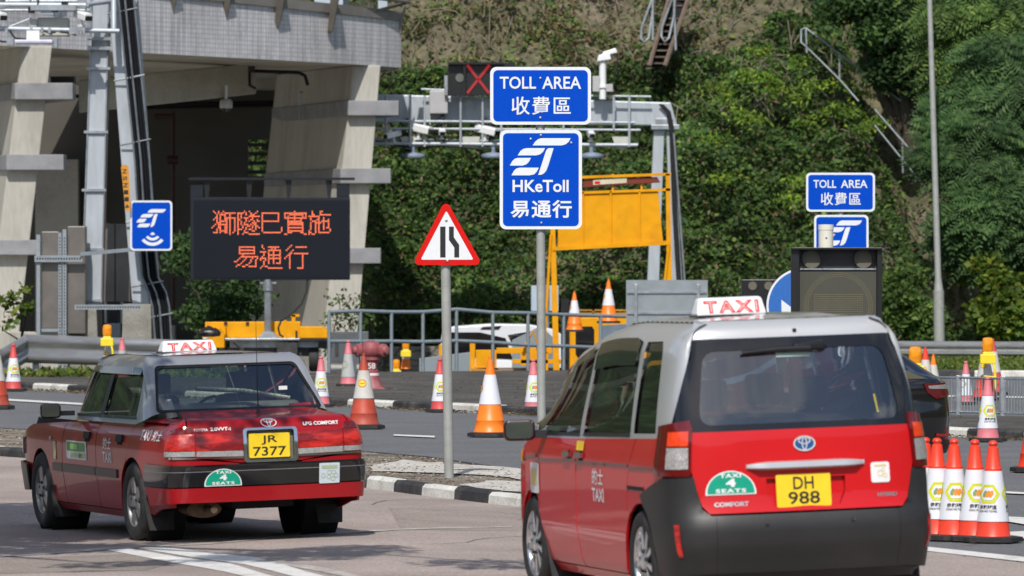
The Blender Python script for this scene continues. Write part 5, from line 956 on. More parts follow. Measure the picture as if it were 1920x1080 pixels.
lb = MB().hexa([fr.p(1092, 352, -.05), fr.p(1238, 342, -.05), fr.p(1238, 342, .2), fr.p(1092, 352, .2)], [fr.p(1096, 337, -.05), fr.p(1232, 332, -.05), fr.p(1232, 332, .2), fr.p(1096, 337, .2)]).build('light_bar', mat('dark_red_lightbar', (.18, .03, .015), .4), t, 0, .01)
MB().hexa([fr.p(1112, 347, -.07), fr.p(1175, 343, -.07), fr.p(1175, 343, -.055), fr.p(1112, 347, -.055)], [fr.p(1112, 338, -.07), fr.p(1175, 334, -.07), fr.p(1175, 334, -.055), fr.p(1112, 338, -.055)]).build('label_strip', mat('cream_label', (.6, .52, .38), .5), lb, 0)
MB().bx(fr.p(1115, 345, -.074), fr.p(1125, 340, -.072)).build('red_mark', M_red, lb, 0)
cab = MB().add(*(lambda q: ([fr.p(a, b, -.2) for a, b in q] + [fr.p(a, b, 1.6) for a, b in q], [tuple(range(7))[::-1], tuple(range(7, 14))] + [(i, (i + 1) % 7, (i + 1) % 7 + 7, i + 7) for i in range(7)]))([(1068, 720), (1068, 618), (1073, 603), (1086, 596), (1300, 588), (1330, 640), (1330, 720)])).build('cab', M_yel, t, 0, .02)
MB().prism(fr.poly(roundrect(1080, 612, 1114, 672, 6) if 0 else [(1082, 612), (1110, 612), (1114, 618), (1114, 668), (1110, 672), (1084, 671), (1079, 664), (1079, 616)]), -.21, -.19).build('window', M_blackg, cab, 0); MB().prism(fr.poly([(1124, 610), (1300, 600), (1318, 640), (1124, 644)]), -.215, -.19).build('windscreen', mat('sky_tinted_glass', (.16, .21, .26), .15, 0, .1, 3, coat=.5), cab, 0)
MB().bx(fr.p(1085, 592, -.2), fr.p(1180, 586, -.12)).bx(fr.p(1110, 590, -.2), fr.p(1114, 580, -.14)).bx(fr.p(1085, 583, -.2), fr.p(1180, 580, -.14)).each('roof_rack', mat('rusty_yellow', (.42, .2, .02), .6, 0, .3, 5), t, 0)
bed = MB().hexa([fr.p(884, 702, -.2), fr.p(1064, 717, -.2), fr.p(1064, 717, 1.8), fr.p(884, 702, 1.8)], [fr.p(884, 690, -.2), fr.p(1064, 706, -.2), fr.p(1064, 706, 1.8), fr.p(884, 690, 1.8)]).build('flatbed', mat('rusty_yellow', (.42, .2, .02)), t, 0, .01)
for a, b in (((881, 704), (891, 643)), ((892, 690), (931, 656)), ((931, 663), (1035, 652)), ((976, 685), (1010, 662)), ((1013, 706), (1028, 660)), ((960, 682), (1064, 674)), ((823, 668), (829, 646))): by(a, b, 'side_gate')
for a, b in (((884, 690), (1064, 700)), ((960, 706), (1064, 701))): by(a, b, 'side_gate', mat('grey_brown_ply', (.22, .19, .15), .8), .3, .4)
MB().tube([fr.p(1018, 690, -.12), fr.p(1033, 440, -.12)], .03, 6).tube([fr.p(980, 655, -.1), fr.p(1000, 620, -.1), fr.p(1010, 655, -.1)], .035, 6).tube([fr.p(1245, 540, -.12), fr.p(1254, 460, -.12)], .03, 6).each('brace', M_yel, t, 60)
MB().bx(fr.p(1052, 716, 0), fr.p(1067, 560, .3)).build('exhaust_stack', M_blackp, t, 0)
for x in (920, 1110, 1280): wheel_simple(t, fr.p(x, 760, .1), .4, .25)
fr = Fr(950, 134, -1.35); t = thing('white_van', 'white van with dark windows behind the pipe railing', 'van', fr.loc)
def pz(q, y0, y1, nm, m, par=t, b=.0): 
    n = len(q); V = [fr.p(a, c, y0) for a, c in q] + [fr.p(a, c, y1) for a, c in q]; return MB().add(V, [tuple(range(n))[::-1], tuple(range(n, 2 * n))] + [(i, (i + 1) % n, (i + 1) % n + n, i + n) for i in range(n)]).build(nm, m, par, 30, b)
M_vw = mat('van_white', (.68, .70, .73), .25, 0, .03, 3, coat=.4)
bd = pz([(828, 760), (826, 640), (830, 620), (850, 612), (920, 607), (990, 608), (1040, 618), (1070, 640), (1100, 680), (1100, 760)], 0, 1.7, 'body', M_vw, t, .03)
pz([(832, 668), (834, 623), (900, 623), (948, 634), (962, 674)], -.012, 0, 'side_window', M_blackg, bd); pz([(952, 628), (990, 622), (1010, 622), (1000, 650), (965, 656)], -.014, 0, 'windscreen', glass('blue_tint', (.2, .28, .4), .3), bd); pz([(905, 613), (940, 611), (935, 618), (900, 618)], -.012, .0, 'roof_trim', M_blackp, bd)
pz([(925, 677), (958, 677), (962, 690), (930, 692)], -.05, 0, 'headlight', M_white, bd); pz([(833, 700), (833, 668), (880, 672), (884, 700)], -.02, 0, 'door', M_blackp, bd)
for x in (860, 1060): wheel_simple(t, fr.p(x, 758, .1), .33, .22)
fr = Fr(880, 127, -1.35); o = MB().hexa([fr.p(786, 800, 0), fr.p(890, 800, 0), fr.p(890, 800, .2), fr.p(786, 800, .2)], [fr.p(786, 672, 0), fr.p(884, 660, 0), fr.p(884, 660, .2), fr.p(786, 672, .2)]).build('grey_parapet', mat('smooth_grey_panel', (.22, .26, .285), .6, 0, .05, 2), None, 0, .01, loc=fr.loc); tag(o, 'plain grey sloping parapet panel at the left of the truck bed', 'wall'); o = MB().hexa([fr.p(960, 800, 2), fr.p(1045, 800, 2), fr.p(1045, 800, 2.2), fr.p(960, 800, 2.2)], [fr.p(960, 640, 2), fr.p(1015, 612, 2), fr.p(1045, 640, 2.2), fr.p(960, 640, 2.2)]).build('grey_parapet', mat('smooth_grey_panel', (.22, .26, .285), .6, 0, .05, 2), None, 0, .01, loc=fr.loc); tag(o, 'grey pointed panel standing behind the truck side gates', 'wall')
# ================================================================ CAR SHELL TOOLS
class Shell:
    """closed plan outline pushed in or out by a profile: point(t, v); t > 0 is the left side, measured from the rear centre"""
    def __init__(s, ctrl, side, rear, front, sm=.02, pw=1.6, it=4, rake=None, drop=None):
        s.rake = rake; s.drop = drop
        q = np.array(ctrl, float)
        for _ in range(it):
            a = q[:-1] * .75 + q[1:] * .25; b = q[:-1] * .25 + q[1:] * .75; q = np.vstack([q[:1], np.stack([a, b], 1).reshape(-1, 2)[1:-1], q[-1:]])
        s.q = q; d = np.diff(q, axis=0); s.T = np.concatenate([[0], np.cumsum(np.hypot(d[:, 0], d[:, 1]))]); g = np.gradient(q, s.T, axis=0); g /= np.linalg.norm(g, axis=1)[:, None]
        N = np.column_stack([g[:, 1], -g[:, 0]])  # travelling to the left side then forward: outward normal
        if N[len(N) // 2, 0] > 0: N = -N
        N[0] = (0, -1); N[-1] = (0, 1); s.N = N; s.L = s.T[-1]; s.pw = pw
        s.pf = [s.dense(p, sm) for p in (side, rear, front)]
    def dense(s, p, sm):
        p = np.array(p, float); v = np.linspace(p[0, 0], p[-1, 0], 500); st = v[1] - v[0]; k = max(1, int(sm / st)); o = []
        for c in (1, 2):
            y = np.interp(v, p[:, 0], p[:, c]); yp = np.concatenate([2 * y[0] - y[k:0:-1], y, 2 * y[-1] - y[-2:-k - 2:-1]]); ker = np.hanning(2 * k + 1) + 1e-6; ker /= ker.sum(); o.append(np.convolve(yp, ker, 'valid'))
        return v, o[0], o[1]
    def pt(s, t, v, out=0.):
        t = np.asarray(t, float); v = np.asarray(v, float); sg = np.where(t < 0, -1, 1); a = np.abs(t); X = np.interp(a, s.T, s.q[:, 0]); Y = np.interp(a, s.T, s.q[:, 1]); nx = np.interp(a, s.T, s.N[:, 0]); ny = np.interp(a, s.T, s.N[:, 1]); l = np.hypot(nx, ny); nx /= l; ny /= l
        wr = np.clip(-ny, 0, 1) ** s.pw; wf = np.clip(ny, 0, 1) ** s.pw; ws = 1 - wr - wf
        off = out; z = 0
        for w_, (V, o, zz) in zip((ws, wr, wf), s.pf): off = off + w_ * np.interp(v, V, o); z = z + w_ * np.interp(v, V, zz)
        yy = Y + ny * off
        if s.rake:
            for Ye, Yi, pr in s.rake: pr = np.array(pr); yy = yy + np.interp(v, pr[:, 0], pr[:, 1]) * np.clip((yy - Yi) / (Ye - Yi), 0, 1.2)
        if s.drop: z = z - s.drop[0] * np.clip((yy - s.drop[1]) / 1.0, 0, 3) ** 2 * np.clip((v - 1.1) / .45, 0, 1)
        return np.stack([(X + nx * off) * sg * 1.0, yy, z + 0 * X], -1)
    def S(s, y, side=1):  # t of a point at y on the flank
        m = len(s.q) // 2; k = np.argmax(np.abs(s.q[:, 0]) > .93 * np.abs(s.q[:, 0]).max()); e = len(s.q) - np.argmax(np.abs(s.q[::-1, 0]) > .9 * np.abs(s.q[:, 0]).max()); return side * np.interp(y, s.q[k:e, 1], s.T[k:e])
    def Rr(s, x):  # t of a point at x on the tail (x<0 is left)
        k = np.argmax(np.abs(s.q[:, 0])); return -np.sign(x) * np.interp(abs(x), np.abs(s.q[:k + 1, 0]), s.T[:k + 1])
    def patch(s, name, poly, m, parent, st=.05, holes=(), out=0., rim=.018, smooth=50):
        W, T = tri2d(poly, st, holes); Pn = s.pt(W[:, 0], W[:, 1], out); V = [tuple(p) for p in Pn]
        # face orientation: outward
        e = {}
        for f in T:
            for a, b in zip(f, f[1:] + f[:1]): e[(a, b)] = 1
        bd = [(a, b) for a, b in e if (b, a) not in e]
        f0 = T[len(T) // 2]; p0, p1, p2 = [Vector(V[i]) for i in f0]; c = (p0 + p1 + p2) / 3; nn = (p1 - p0).cross(p2 - p0); ctr = Vector((0, 1.3, .6)); flip = nn.dot(c - ctr) < 0
        if rim:
            Q = s.pt(W[:, 0], W[:, 1], out - rim); mp = {}
            for a, b in bd:
                for i in (a, b):
                    if i not in mp: mp[i] = len(V); V.append(tuple(Q[i]))
            T = list(T) + [(b, a, mp[a], mp[b]) for a, b in bd]
        if flip: T = [tuple(reversed(f)) for f in T]
        return mesh_obj(name, V, T, m, parent, smooth)
    def decal(s, name, V, Fc, t0, v0, m, parent, out=.004, mirror=False):
        """flat artwork laid on the shell; on the tail and left flank +u of the art runs to the viewer's right"""
        u = t0 - V[:, 0] if not mirror else t0 + V[:, 0]; Pn = s.pt(u, v0 + V[:, 1], out); return mesh_obj(name, Pn, Fc, m, parent, 0)
def rpoly(c, r=.03, n=4):
    o = []
    for i in range(len(c)):
        a, b, d_ = [np.array(c[j % len(c)], float) for j in (i - 1, i, i + 1)]; u = (a - b) / np.linalg.norm(a - b); v = (d_ - b) / np.linalg.norm(d_ - b); A = b + u * r; B = b + v * r
        o += [tuple(A * (1 - t) ** 2 + b * 2 * t * (1 - t) + B * t * t) for t in np.linspace(0, 1, n + 1)]
    return o
def arc(cx, cy, r, a0, a1, n=14): return [(cx + r * math.cos(R(a)), cy + r * math.sin(R(a))) for a in np.linspace(a0, a1, n)]
def ellipse(rx, ry, w_, cx=0, cy=0, n=28):
    a = np.linspace(0, 2 * PI, n + 1)[:-1]; V = np.concatenate([np.column_stack([cx + rx * np.cos(a), cy + ry * np.sin(a)]), np.column_stack([cx + (rx - w_) * np.cos(a), cy + (ry - w_) * np.sin(a)])]); return V, [(i, (i + 1) % n, (i + 1) % n + n, i + n) for i in range(n)]
def joinart(parts):
    V = []; Fc = []; n = 0
    for v, f in parts: V.append(v); Fc += [tuple(i + n for i in q) for q in f]; n += len(v)
    return np.vstack(V), Fc
def emblem(s): return joinart([ellipse(.07 * s, .047 * s, .009 * s), ellipse(.040 * s, .024 * s, .008 * s, 0, .018 * s), ellipse(.018 * s, .040 * s, .008 * s)])
def art(s, w_, h, cx=0, cy=0, **k): V, Fc = fit_text(s, w_, h, **k); return V + np.array([cx, cy]), Fc
def art_poly(poly, st=.04): return tri2d(poly, st)
def badge_plate(par, shell_pt, w_, h, lines, tilt=0):
    """yellow rear plate"""
    t = MB().prism(roundrect(-w_ / 2, -h / 2, w_ / 2, h / 2, .012), 0, .008).build('number_plate', mat('plate_yellow', (.85, .60, .02), .4, 0, .05, 12), par, 0); t.location = shell_pt; t.rotation_euler = (R(tilt), 0, 0)
    mb = MB()
    for tx, ww, hh, cx, cz in lines: mb.add(*on_plane(*fit_text(tx, ww, hh, .012), cx, cz, -.002))
    mb.build('lettering', M_ink, t, 0); return t
M_tyre = mat('tyre_rubber', (.018, .018, .019), .75, 0, .3, 15, .2, 60, col2=(.05, .045, .04), thr=(.5, .8))
def car_wheel(par, c, side, r, w_, rr, style, mrim):
    """side -1 left, +1 right; outer face away from the car"""
    Mx = Matrix.Translation(c) @ Matrix.Rotation(R(90) * side, 4, 'Y')
    wl_ = MB().lathe([(rr * .97, -w_ * .5), (rr * 1.02, -w_ * .52), (r * .86, -w_ * .55), (r * .95, -w_ * .5), (r, -w_ * .38), (r, w_ * .38), (r * .95, w_ * .5), (r * .86, w_ * .55), (rr * 1.03, w_ * .52), (rr * .97, w_ * .48), (rr * .95, 0)], 44, Mx).build('wheel', M_tyre, par, 40)
    MB().lathe([(rr * .9, -w_ * .1), (rr * .93, w_ * .40), (rr * .97, w_ * .47), (rr * 1.03, w_ * .5), (rr * 1.0, w_ * .44), (rr * .99, -w_ * .1)], 44, Mx).build('rim_ring', mrim, wl_, 60); MB().lathe([(.01, w_ * .02), (rr * .95, w_ * .0), (rr * .95, -.03), (.01, -.03)], 30, Mx).build('brake_disc', mat('wheel_shadow_metal', (.03, .03, .03), .6, .3), wl_, 60)
    mb = MB(); n = 5 if style == 'five' else 9
    for k in range(n):
        a = 2 * PI * k / n + .3; u = Vector((math.cos(a), math.sin(a), 0)); v = Vector((-u.y, u.x, 0))
        if style == 'five': w0, w1 = rr * .20, rr * .24
        else: w0, w1 = rr * .05, rr * .10
        zo, zi = w_ * .44, w_ * .30; A = u * rr * .12; B = u * rr * .95
        q = [A + v * w0, A - v * w0, B - v * w1, B + v * w1]; mb.add([Mx @ (p + Vector((0, 0, zo + (.0 if i < 2 else .0)))) for i, p in enumerate(q)] + [Mx @ (p + Vector((0, 0, zi))) for p in q], [(0, 1, 2, 3), (7, 6, 5, 4), (0, 4, 5, 1), (1, 5, 6, 2), (2, 6, 7, 3), (3, 7, 4, 0)])
    mb.build('spokes', mrim, wl_, 0, .004); MB().lathe([(.02, w_ * .3), (rr * .27, w_ * .42), (rr * .2, w_ * .5), (.01, w_ * .51)], 20, Mx).build('hub_cap', mrim, wl_, 40)
    for k in range(5):
        a = 2 * PI * k / 5; MB().lathe([(.012, w_ * .42), (.012, w_ * .5), (.004, w_ * .51)], 8, Mx @ Matrix.Translation((rr * .30 * math.cos(a), rr * .30 * math.sin(a), 0))).build('wheel_nut', M_black, wl_, 40)
    return wl_
def roof_sign(par, c, w_, h, base_m=M_white):
    mb = MB(); W2 = w_ / 2; mb.hexa([(c[0] - W2, c[1] - .085, c[2]), (c[0] + W2, c[1] - .085, c[2]), (c[0] + W2, c[1] + .085, c[2]), (c[0] - W2, c[1] + .085, c[2])], [(c[0] - W2 * .90, c[1] - .04, c[2] + h), (c[0] + W2 * .90, c[1] - .04, c[2] + h), (c[0] + W2 * .90, c[1] + .04, c[2] + h), (c[0] - W2 * .90, c[1] + .04, c[2] + h)])
    s = mb.build('roof_sign', M_white, par, 0, .018); MB().box((c[0], c[1], c[2] + .002), (w_ * 1.02, .19, .012)).build('sign_base', M_blackp, s, 0, .004)
    V, Fc = fit_text('TAXI', w_ * .78, h * .66, .045, 1.3); V2, F2 = fit_text('TAXI', w_ * .725, h * .53, -.03, 1.38); Z = lambda v: c[2] + h * .5 + v
    fy = lambda z_: c[1] - .085 + .045 * (z_ - c[2]) / h - .003
    mesh_obj('lettering', [(c[0] + v[0], fy(Z(v[1])), Z(v[1])) for v in V], Fc, M_red, s, 0); mesh_obj('lettering_inner', [(c[0] + v[0], fy(Z(v[1])) - .001, Z(v[1])) for v in V2], F2, M_white, s, 0); return s
def seats_badge(shell, par, t0, v0, w_, h, out=.006):
    q = [(-w_ / 2, 0)] + [(-w_ / 2 * math.cos(a), .01 + (h - .01) * math.sin(a)) for a in np.linspace(0, PI, 22)] + [(w_ / 2, 0)]
    V, T = tri2d(q, .05); s = shell.decal('seats_disc', V, T, t0, v0, M_white, par, out); k = .93; V, T = tri2d([(x * k, .008 + y * k * .96) for x, y in q], .05); shell.decal('green_field', V, T, t0, v0, mat('plate_green', (.0, .32, .20), .4, 0, .05, 20), s, out + .002)
    A = joinart([art('4', w_ * .20, h * .34, 0, h * .50, bold=.05), art('TAXI', w_ * .42, h * .17, 0, h * .80, bold=.04, track=1.2), art('SEATS', w_ * .60, h * .17, 0, h * .17, bold=.04, track=1.2)]); shell.decal('lettering', A[0], A[1], t0, v0, M_white, s, out + .004)
M_tail = mat('tail_lamp_red', (.20, .003, .004), .12, 0, .3, 9, .3, 60, coat=.8, col2=(.66, .022, .010), thr=(.45, .6), stretch=(1, 1, 3.5)); M_tailred = mat('tail_lamp_deep_red', (.13, .003, .004), .1, 0, .1, 20, coat=.8)
M_clear = mat('ribbed_clear_lens', (.42, .41, .40), .15, .2, .45, 60, .5, 60, coat=.6, stretch=(6, 1, 1)); M_orl = mat('orange_red_lens', (.80, .06, .015), .12, 0, .2, 25, coat=.8)
# ================================================================ SEDAN TAXI
M_sred = mat('deep_red_car_paint', (.32, .005, .009), .35, .0, .05, 1.5, coat=.5, spec=.25); M_ssil = mat('silver_grey_car_paint', (.40, .41, .43), .32, .45, .04, 2, coat=.7)
sed = thing('sedan_taxi', 'red boxy sedan taxi with silver roof and black bumper, plate JR 7377', 'taxi', (-2.24, 47.0, .0)); sed.rotation_euler = (0, -.028, R(19.8))
ctl = [(0, -1.09), (-.30, -1.085), (-.60, -1.07), (-.775, -1.03), (-.817, -.86), (-.822, -.3), (-.824, .8), (-.824, 2.0), (-.82, 2.9), (-.79, 3.4), (-.72, 3.62), (-.4, 3.68), (0, 3.69)]
lo = Shell(ctl, [(.16, -.10, .16), (.24, -.035, .24), (.50, -.004, .50), (.74, .0, .74), (.84, -.016, .84), (.90, -.045, .898), (.955, -.095, .94), (1.0, -.12, .965), (1.5, -.2, .98)],
           [(.16, -.10, .16), (.30, -.03, .30), (.60, 0, .60), (.78, -.004, .78), (.90, -.022, .90), (.96, -.05, .952), (1.0, -.10, .980), (1.5, -.72, 1.035)],
           [(.16, -.08, .16), (.5, 0, .5), (.72, -.02, .72), (.80, -.05, .80), (1.0, -.2, .84), (1.5, -.9, .93)], .03)
S, Rt = lo.S, lo.Rr
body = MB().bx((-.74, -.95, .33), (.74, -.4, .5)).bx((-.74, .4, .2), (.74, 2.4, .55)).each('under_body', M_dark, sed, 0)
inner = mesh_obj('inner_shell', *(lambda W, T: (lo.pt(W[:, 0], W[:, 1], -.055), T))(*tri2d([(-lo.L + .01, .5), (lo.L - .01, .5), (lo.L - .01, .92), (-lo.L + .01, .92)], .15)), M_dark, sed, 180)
for sd in (1, -1):
    SS = lambda y, z: (S(y, sd), z)
    def PS(q): return [(S(y) * sd, z) for y, z in q]
    ra, rf = .36, .355; WB = 2.785
    quarter = PS([(-.98, .62), (-.40, .62)][:0] + [(ra * math.cos(R(a)), .31 + ra * math.sin(R(a))) for a in np.linspace(192, 30, 16)][::1]) # rear arch, from behind forward
    arc_r = [(-ra * math.cos(R(a)), .31 + ra * math.sin(R(a))) for a in np.linspace(-8, 150, 18)]
    q = [(-.93, .46), (-.93, .965), (-.60, 1.0), (-.05, .962), (.07, .955), (.03, .80), (.16, .70)]
    poly = [(-.98, .46), (-.98, .96), (-.60, .985), (-.06, .955), (.06, .95), (.06, .78), (.32, .55), (.36, .40)][:5] + [(.10, .78)] + [( .36 * math.cos(R(a)), .31 + .36 * math.sin(R(a))) for a in np.linspace(62, 190, 16)] + [(-.42, .22), (-.70, .28), (-.98, .30)]
    lo.patch('rear_quarter', PS(poly), M_sred, sed); lo.patch('deck_side', PS([(-.92, .957), (-.92, 1.48), (.02, 1.48), (.05, .950), (-.06, .955), (-.60, .985)]), M_sred, sed, rim=0)
    rd = [(.075, .95), (1.035, .93), (1.04, .34), (1.02, .235), (.42, .235), (.38, .36)] + [(.37 * math.cos(R(a)), .31 + .37 * math.sin(R(a))) for a in np.linspace(15, 60, 6)] + [(.09, .77)]
    dr_ = lo.patch('rear_door', PS(rd), M_sred, sed); fd_ = lo.patch('front_door', PS([(1.05, .93), (2.03, .905), (2.07, .60), (2.05, .235), (1.035, .235), (1.05, .34)]), M_sred, sed)
    fp = [(2.045, .905), (3.10, .86), (3.40, .80), (3.52, .62), (3.52, .46), (WB + rf, .42)] + [(WB + rf * math.cos(R(a)), .31 + rf * math.sin(R(a))) for a in np.linspace(8, 188, 22)] + [(2.40, .235), (2.065, .235), (2.085, .60)]
    fn_ = lo.patch('front_fender', PS(fp), M_sred, sed)
    lo.patch('sill', PS([(.42, .17), (.42, .228), (2.38, .228), (2.38, .17)]), M_sred, sed)
    for a, b in (((.42), 1.03), (1.05, 2.04), (2.06, 2.36)): lo.patch('side_moulding', PS([(a, .49), (a, .558), (b, .558), (b, .49)]), M_blackp, dr_ if b < 1.04 else (fd_ if b < 2.05 else fn_), out=.012)
    lo.patch('side_moulding', PS([(-.40, .49), (-.40, .558), (-.93, .565), (-.93, .49)]), M_blackp, sed, out=.010)
    for (yy, par) in ((.34, dr_), (1.30, fd_)):
        lo.patch('handle_recess', PS([(yy - .07, .76), (yy - .07, .83), (yy + .07, .83), (yy + .07, .76)]), M_dark, par, out=.003, rim=0); h_ = lo.patch('door_handle', PS([(yy - .085, .785), (yy - .085, .84), (yy + .085, .84), (yy + .085, .785)]), mat('bright_trim', (0, 0, 0)), par, out=.018); 
    # belt chrome
    lo.patch('belt_trim', PS([(-.0, .945), (-.0, .96), (1.95, .925), (1.95, .912)]), M_chrome, sed, out=-.05)
    for yy in (0, WB): 
        mb = MB(); mb.lathe([(.37, -.14), (.37, .16)], 24, Matrix.Translation((sd * -.64, yy, .31)) @ Matrix.Rotation(R(90), 4, 'Y')); mb.F = mb.F[:-2]; mb.build('wheel_well', M_dark, sed, 60)
        car_wheel(sed, Vector((-sd * .725, yy, .315)), -sd, .315, .185, .205, 'five', mat('dull_alloy', (.30, .30, .30), .4, .7, .15, 12)); MB().hexa([(-sd * .80, yy - .40, .10), (-sd * .60, yy - .40, .10), (-sd * .60, yy - .385, .10), (-sd * .80, yy - .385, .10)], [(-sd * .83, yy - .33, .36), (-sd * .58, yy - .33, .36), (-sd * .58, yy - .315, .36), (-sd * .83, yy - .315, .36)]).build('mud_flap', M_black, sed, 0)
# decals on the left flank
lo.decal('door_writing', *joinart([art('的士', .19, .14, 0, .085), art('TAXI', .16, .17, 0, -.09, bold=.02)]), S(.60), .73, M_white, dr_, .005) if False else None
lf = [o for o in sed.children if o.name.startswith('rear_door')][0]; lfd = [o for o in sed.children if o.name.startswith('front_door')][0]; lq = [o for o in sed.children if o.name.startswith('rear_quarter')][0]; lfe = [o for o in sed.children if o.name.startswith('front_fender')][0]
lo.decal('lettering', *joinart([art('的士', .24, .095, 0, .055, bold=.01), art('TAXI', .25, .085, 0, -.055, bold=.02)]), S(.70), .705, M_white, lf, .005)
lo.decal('lettering', *joinart([art('TAXI', .27, .085, -.15, 0, bold=.02, shear=.15), art('的士', .25, .085, .16, 0, bold=.01, shear=.15)]), S(-.50), .855, M_white, lq, .005)
lo.decal('door_sticker', *art_poly(roundrect(-.31, -.075, .31, .075, .03)), S(1.62), .68, M_white, lfd, .004); lo.decal('door_sticker', *art_poly(roundrect(-.29, -.01, .27, .065, .02)), S(1.62), .68, mat('sticker_green', (.06, .30, .07), .4), lfd, .006); lo.decal('door_sticker', *art_poly(roundrect(-.20, -.062, .26, -.02, .01)), S(1.60), .68, mat('sticker_pale_green', (.45, .62, .35), .5), lfd, .006)
lo.decal('lettering', *joinart([art('的士', .10, .04, .12, -.041, bold=.02)]), S(1.60), .68, M_red, lfd, .008); lo.decal('lettering', *joinart([art_poly(roundrect(-.17, .005, .05, .05, .02), .04)]), S(1.62), .68, mat('sticker_light_green', (.35, .65, .2), .5), lfd, .008)
lo.decal('fender_sticker', *art_poly(roundrect(-.045, -.075, .045, .075, .01)), S(2.30), .66, mat('sticker_yellow_green', (.45, .50, .25), .5, 0, .3, 20), lfe, .004); lo.decal('side_repeater', *art_poly([(.03 * math.cos(a), .018 * math.sin(a)) for a in np.linspace(0, 2 * PI, 14)[:-1]]), S(2.42), .76, M_clear, lfe, .01)
# tail: lid, lower panel, lamps, bumper
def PR(q): return [(Rt(x), z) for x, z in q]
lid = lo.patch('boot_lid', [(Rt(-.66), .70), (Rt(-.66), 1.0), (Rt(-.60), 1.47), (Rt(.60), 1.47), (Rt(.66), 1.0), (Rt(.66), .70), (Rt(.25), .64), (Rt(-.25), .64)], M_sred, sed, holes=[PR([(-.205, .655), (-.205, .895), (.205, .895), (.205, .655)])])
for sx in (-1, 1):
    lo.patch('rear_corner', [(Rt(sx * .672), .64), (Rt(sx * .672), 1.0), (Rt(sx * .62), 1.47), (S(-.60) * -sx, 1.25), (S(-.93) * -sx, .965), (S(-.93) * -sx, .64)], M_sred, sed, out=.0)
    lo.patch('tail_panel', PR([(sx * .26, .615), (sx * .26, .635), (sx * .78, .69), (sx * .78, .615)]), M_sred, sed, out=0)
    L1 = lo.patch('tail_light', PR([(sx * .225, .735), (sx * .225, .862), (sx * .60, .872), (sx * .60, .74)]), M_tail, sed, out=.012); lo.patch('clear_band', PR([(sx * .225, .688), (sx * .225, .732), (sx * .60, .737), (sx * .60, .695)]), M_clear, L1, out=.012); lo.patch('chrome_strip', PR([(sx * .225, .672), (sx * .225, .684), (sx * .79, .692), (sx * .79, .679)]), M_chrome, L1, out=.014)
    te = S(-.90) * -sx
    L2 = lo.patch('tail_light', [(Rt(sx * .612), .742), (Rt(sx * .612), .875), (te, .868), (te, .742)], M_tail, sed, out=.013); lo.patch('clear_band', [(Rt(sx * .612), .698), (Rt(sx * .612), .738), (te, .738), (te, .698)], M_clear, L2, out=.013); lo.patch('dark_cap', [(Rt(sx * .612), .878), (Rt(sx * .64), .935), (te * .985, .925), (te, .871)], M_tailred, L2, out=.012)
fr_ = lo.patch('plate_surround', PR(roundrect(-.222, .637, .222, .907, .03)), M_chrome, sed, out=.016, holes=[PR(roundrect(-.195, .657, .195, .888, .02))]); lo.patch('plate_recess', PR([(-.2, .65), (-.2, .9), (.2, .9), (.2, .65)]), mat('shaded_recess', (.16, .15, .12), .5), sed, out=-.035, rim=0)
badge_plate(sed, (-.005, -1.075, .765), .335, .19, [('JR', .13, .072, .0, .042), ('7377', .27, .072, .0, -.045)])
lo.decal('emblem', *emblem(.95), Rt(0), .952, mat('emblem_silver', (.75, .76, .78), .3, .3), lid, .008); lo.decal('lettering', *joinart([art('TOYOTA', .115, .022, -.06, 0, bold=.02), art('2.0VVT-i', .165, .03, .10, .003, bold=.03)]), Rt(-.50), .905, M_white, lid, .012); lo.decal('lettering', *art('LPG COMFORT', .30, .032, bold=.03), Rt(.43), .928, M_white, lid, .012)
bump = lo.patch('rear_bumper', [(S(-.42), .455), (S(-.42), .60), (Rt(-.7), .615), (Rt(.7), .615), (-S(-.42), .60), (-S(-.42), .455), (Rt(.7), .46), (Rt(-.7), .46)], M_blackg, sed, out=.032, rim=.06); lo.patch('bumper_crease', [(S(-.45), .575), (S(-.45), .580), (-S(-.45), .580), (-S(-.45), .575)], M_galv, bump, out=.0345, rim=0)
lo.patch('bumper_step', [(S(-.42), .60), (S(-.42), .63), (-S(-.42), .63), (-S(-.42), .60)], M_blackg, bump, out=.02, rim=.03)
lo.patch('lower_valance', [(S(-.50), .30), (S(-.42), .45), (-S(-.42), .45), (-S(-.50), .30), (Rt(.72), .335), (Rt(-.72), .335)], M_sred, sed, out=.03, rim=.08)
seats_badge(lo, bump, Rt(-.40), .462, .30, .135, .039)
V, T = tri2d(roundrect(-.085, -.08, .085, .08, .008), .05); sk = lo.decal('bumper_sticker', V, T, Rt(.47), .53, mat('sticker_pale_blue', (.55, .63, .68), .5, 0, .05, 30), bump, .039)
lo.decal('sticker_print', *joinart([ellipse(.018, .018, .004, a, b) for a, b in ((-.05, -.02), (-.005, -.03), (.03, -.045), (.055, -.02), (.035, .005), (.0, .005))] + [art_poly(roundrect(-.065, .035, .065, .06, .005), .03)]), Rt(.47), .53, mat('sticker_olive', (.35, .42, .25), .5), sk, .041)
MB().bx((-.25, -.85, .27), (.25, -.3, .36)).build('under_tray', M_dark, sed, 0); mb = MB(); mb.lathe([(.075, -.35), (.095, -.15), (.095, 0), (.01, .02)], 18, Matrix.Translation((-.47, -.80, .27)) @ Matrix.Rotation(R(90), 4, 'X') @ Matrix.Diagonal((1.5, .7, 1, 1))); mb.build('silencer', mat('rusty_exhaust', (.12, .08, .05), .6, .5, .3, 10), sed, 50); MB().tube([(-.45, -.7, .27), (-.46, -1.04, .275)], .028, 14).build('tail_pipe', mat('rusty_exhaust', (0, 0, 0)), sed, 60)
MB().lathe([(.02, 0), (.012, .03), (.006, .07), (.002, .55), (.001, .85)], 8, Matrix.Translation((.02, -.72, 1.0))).build('aerial', M_blackp, sed, 60)
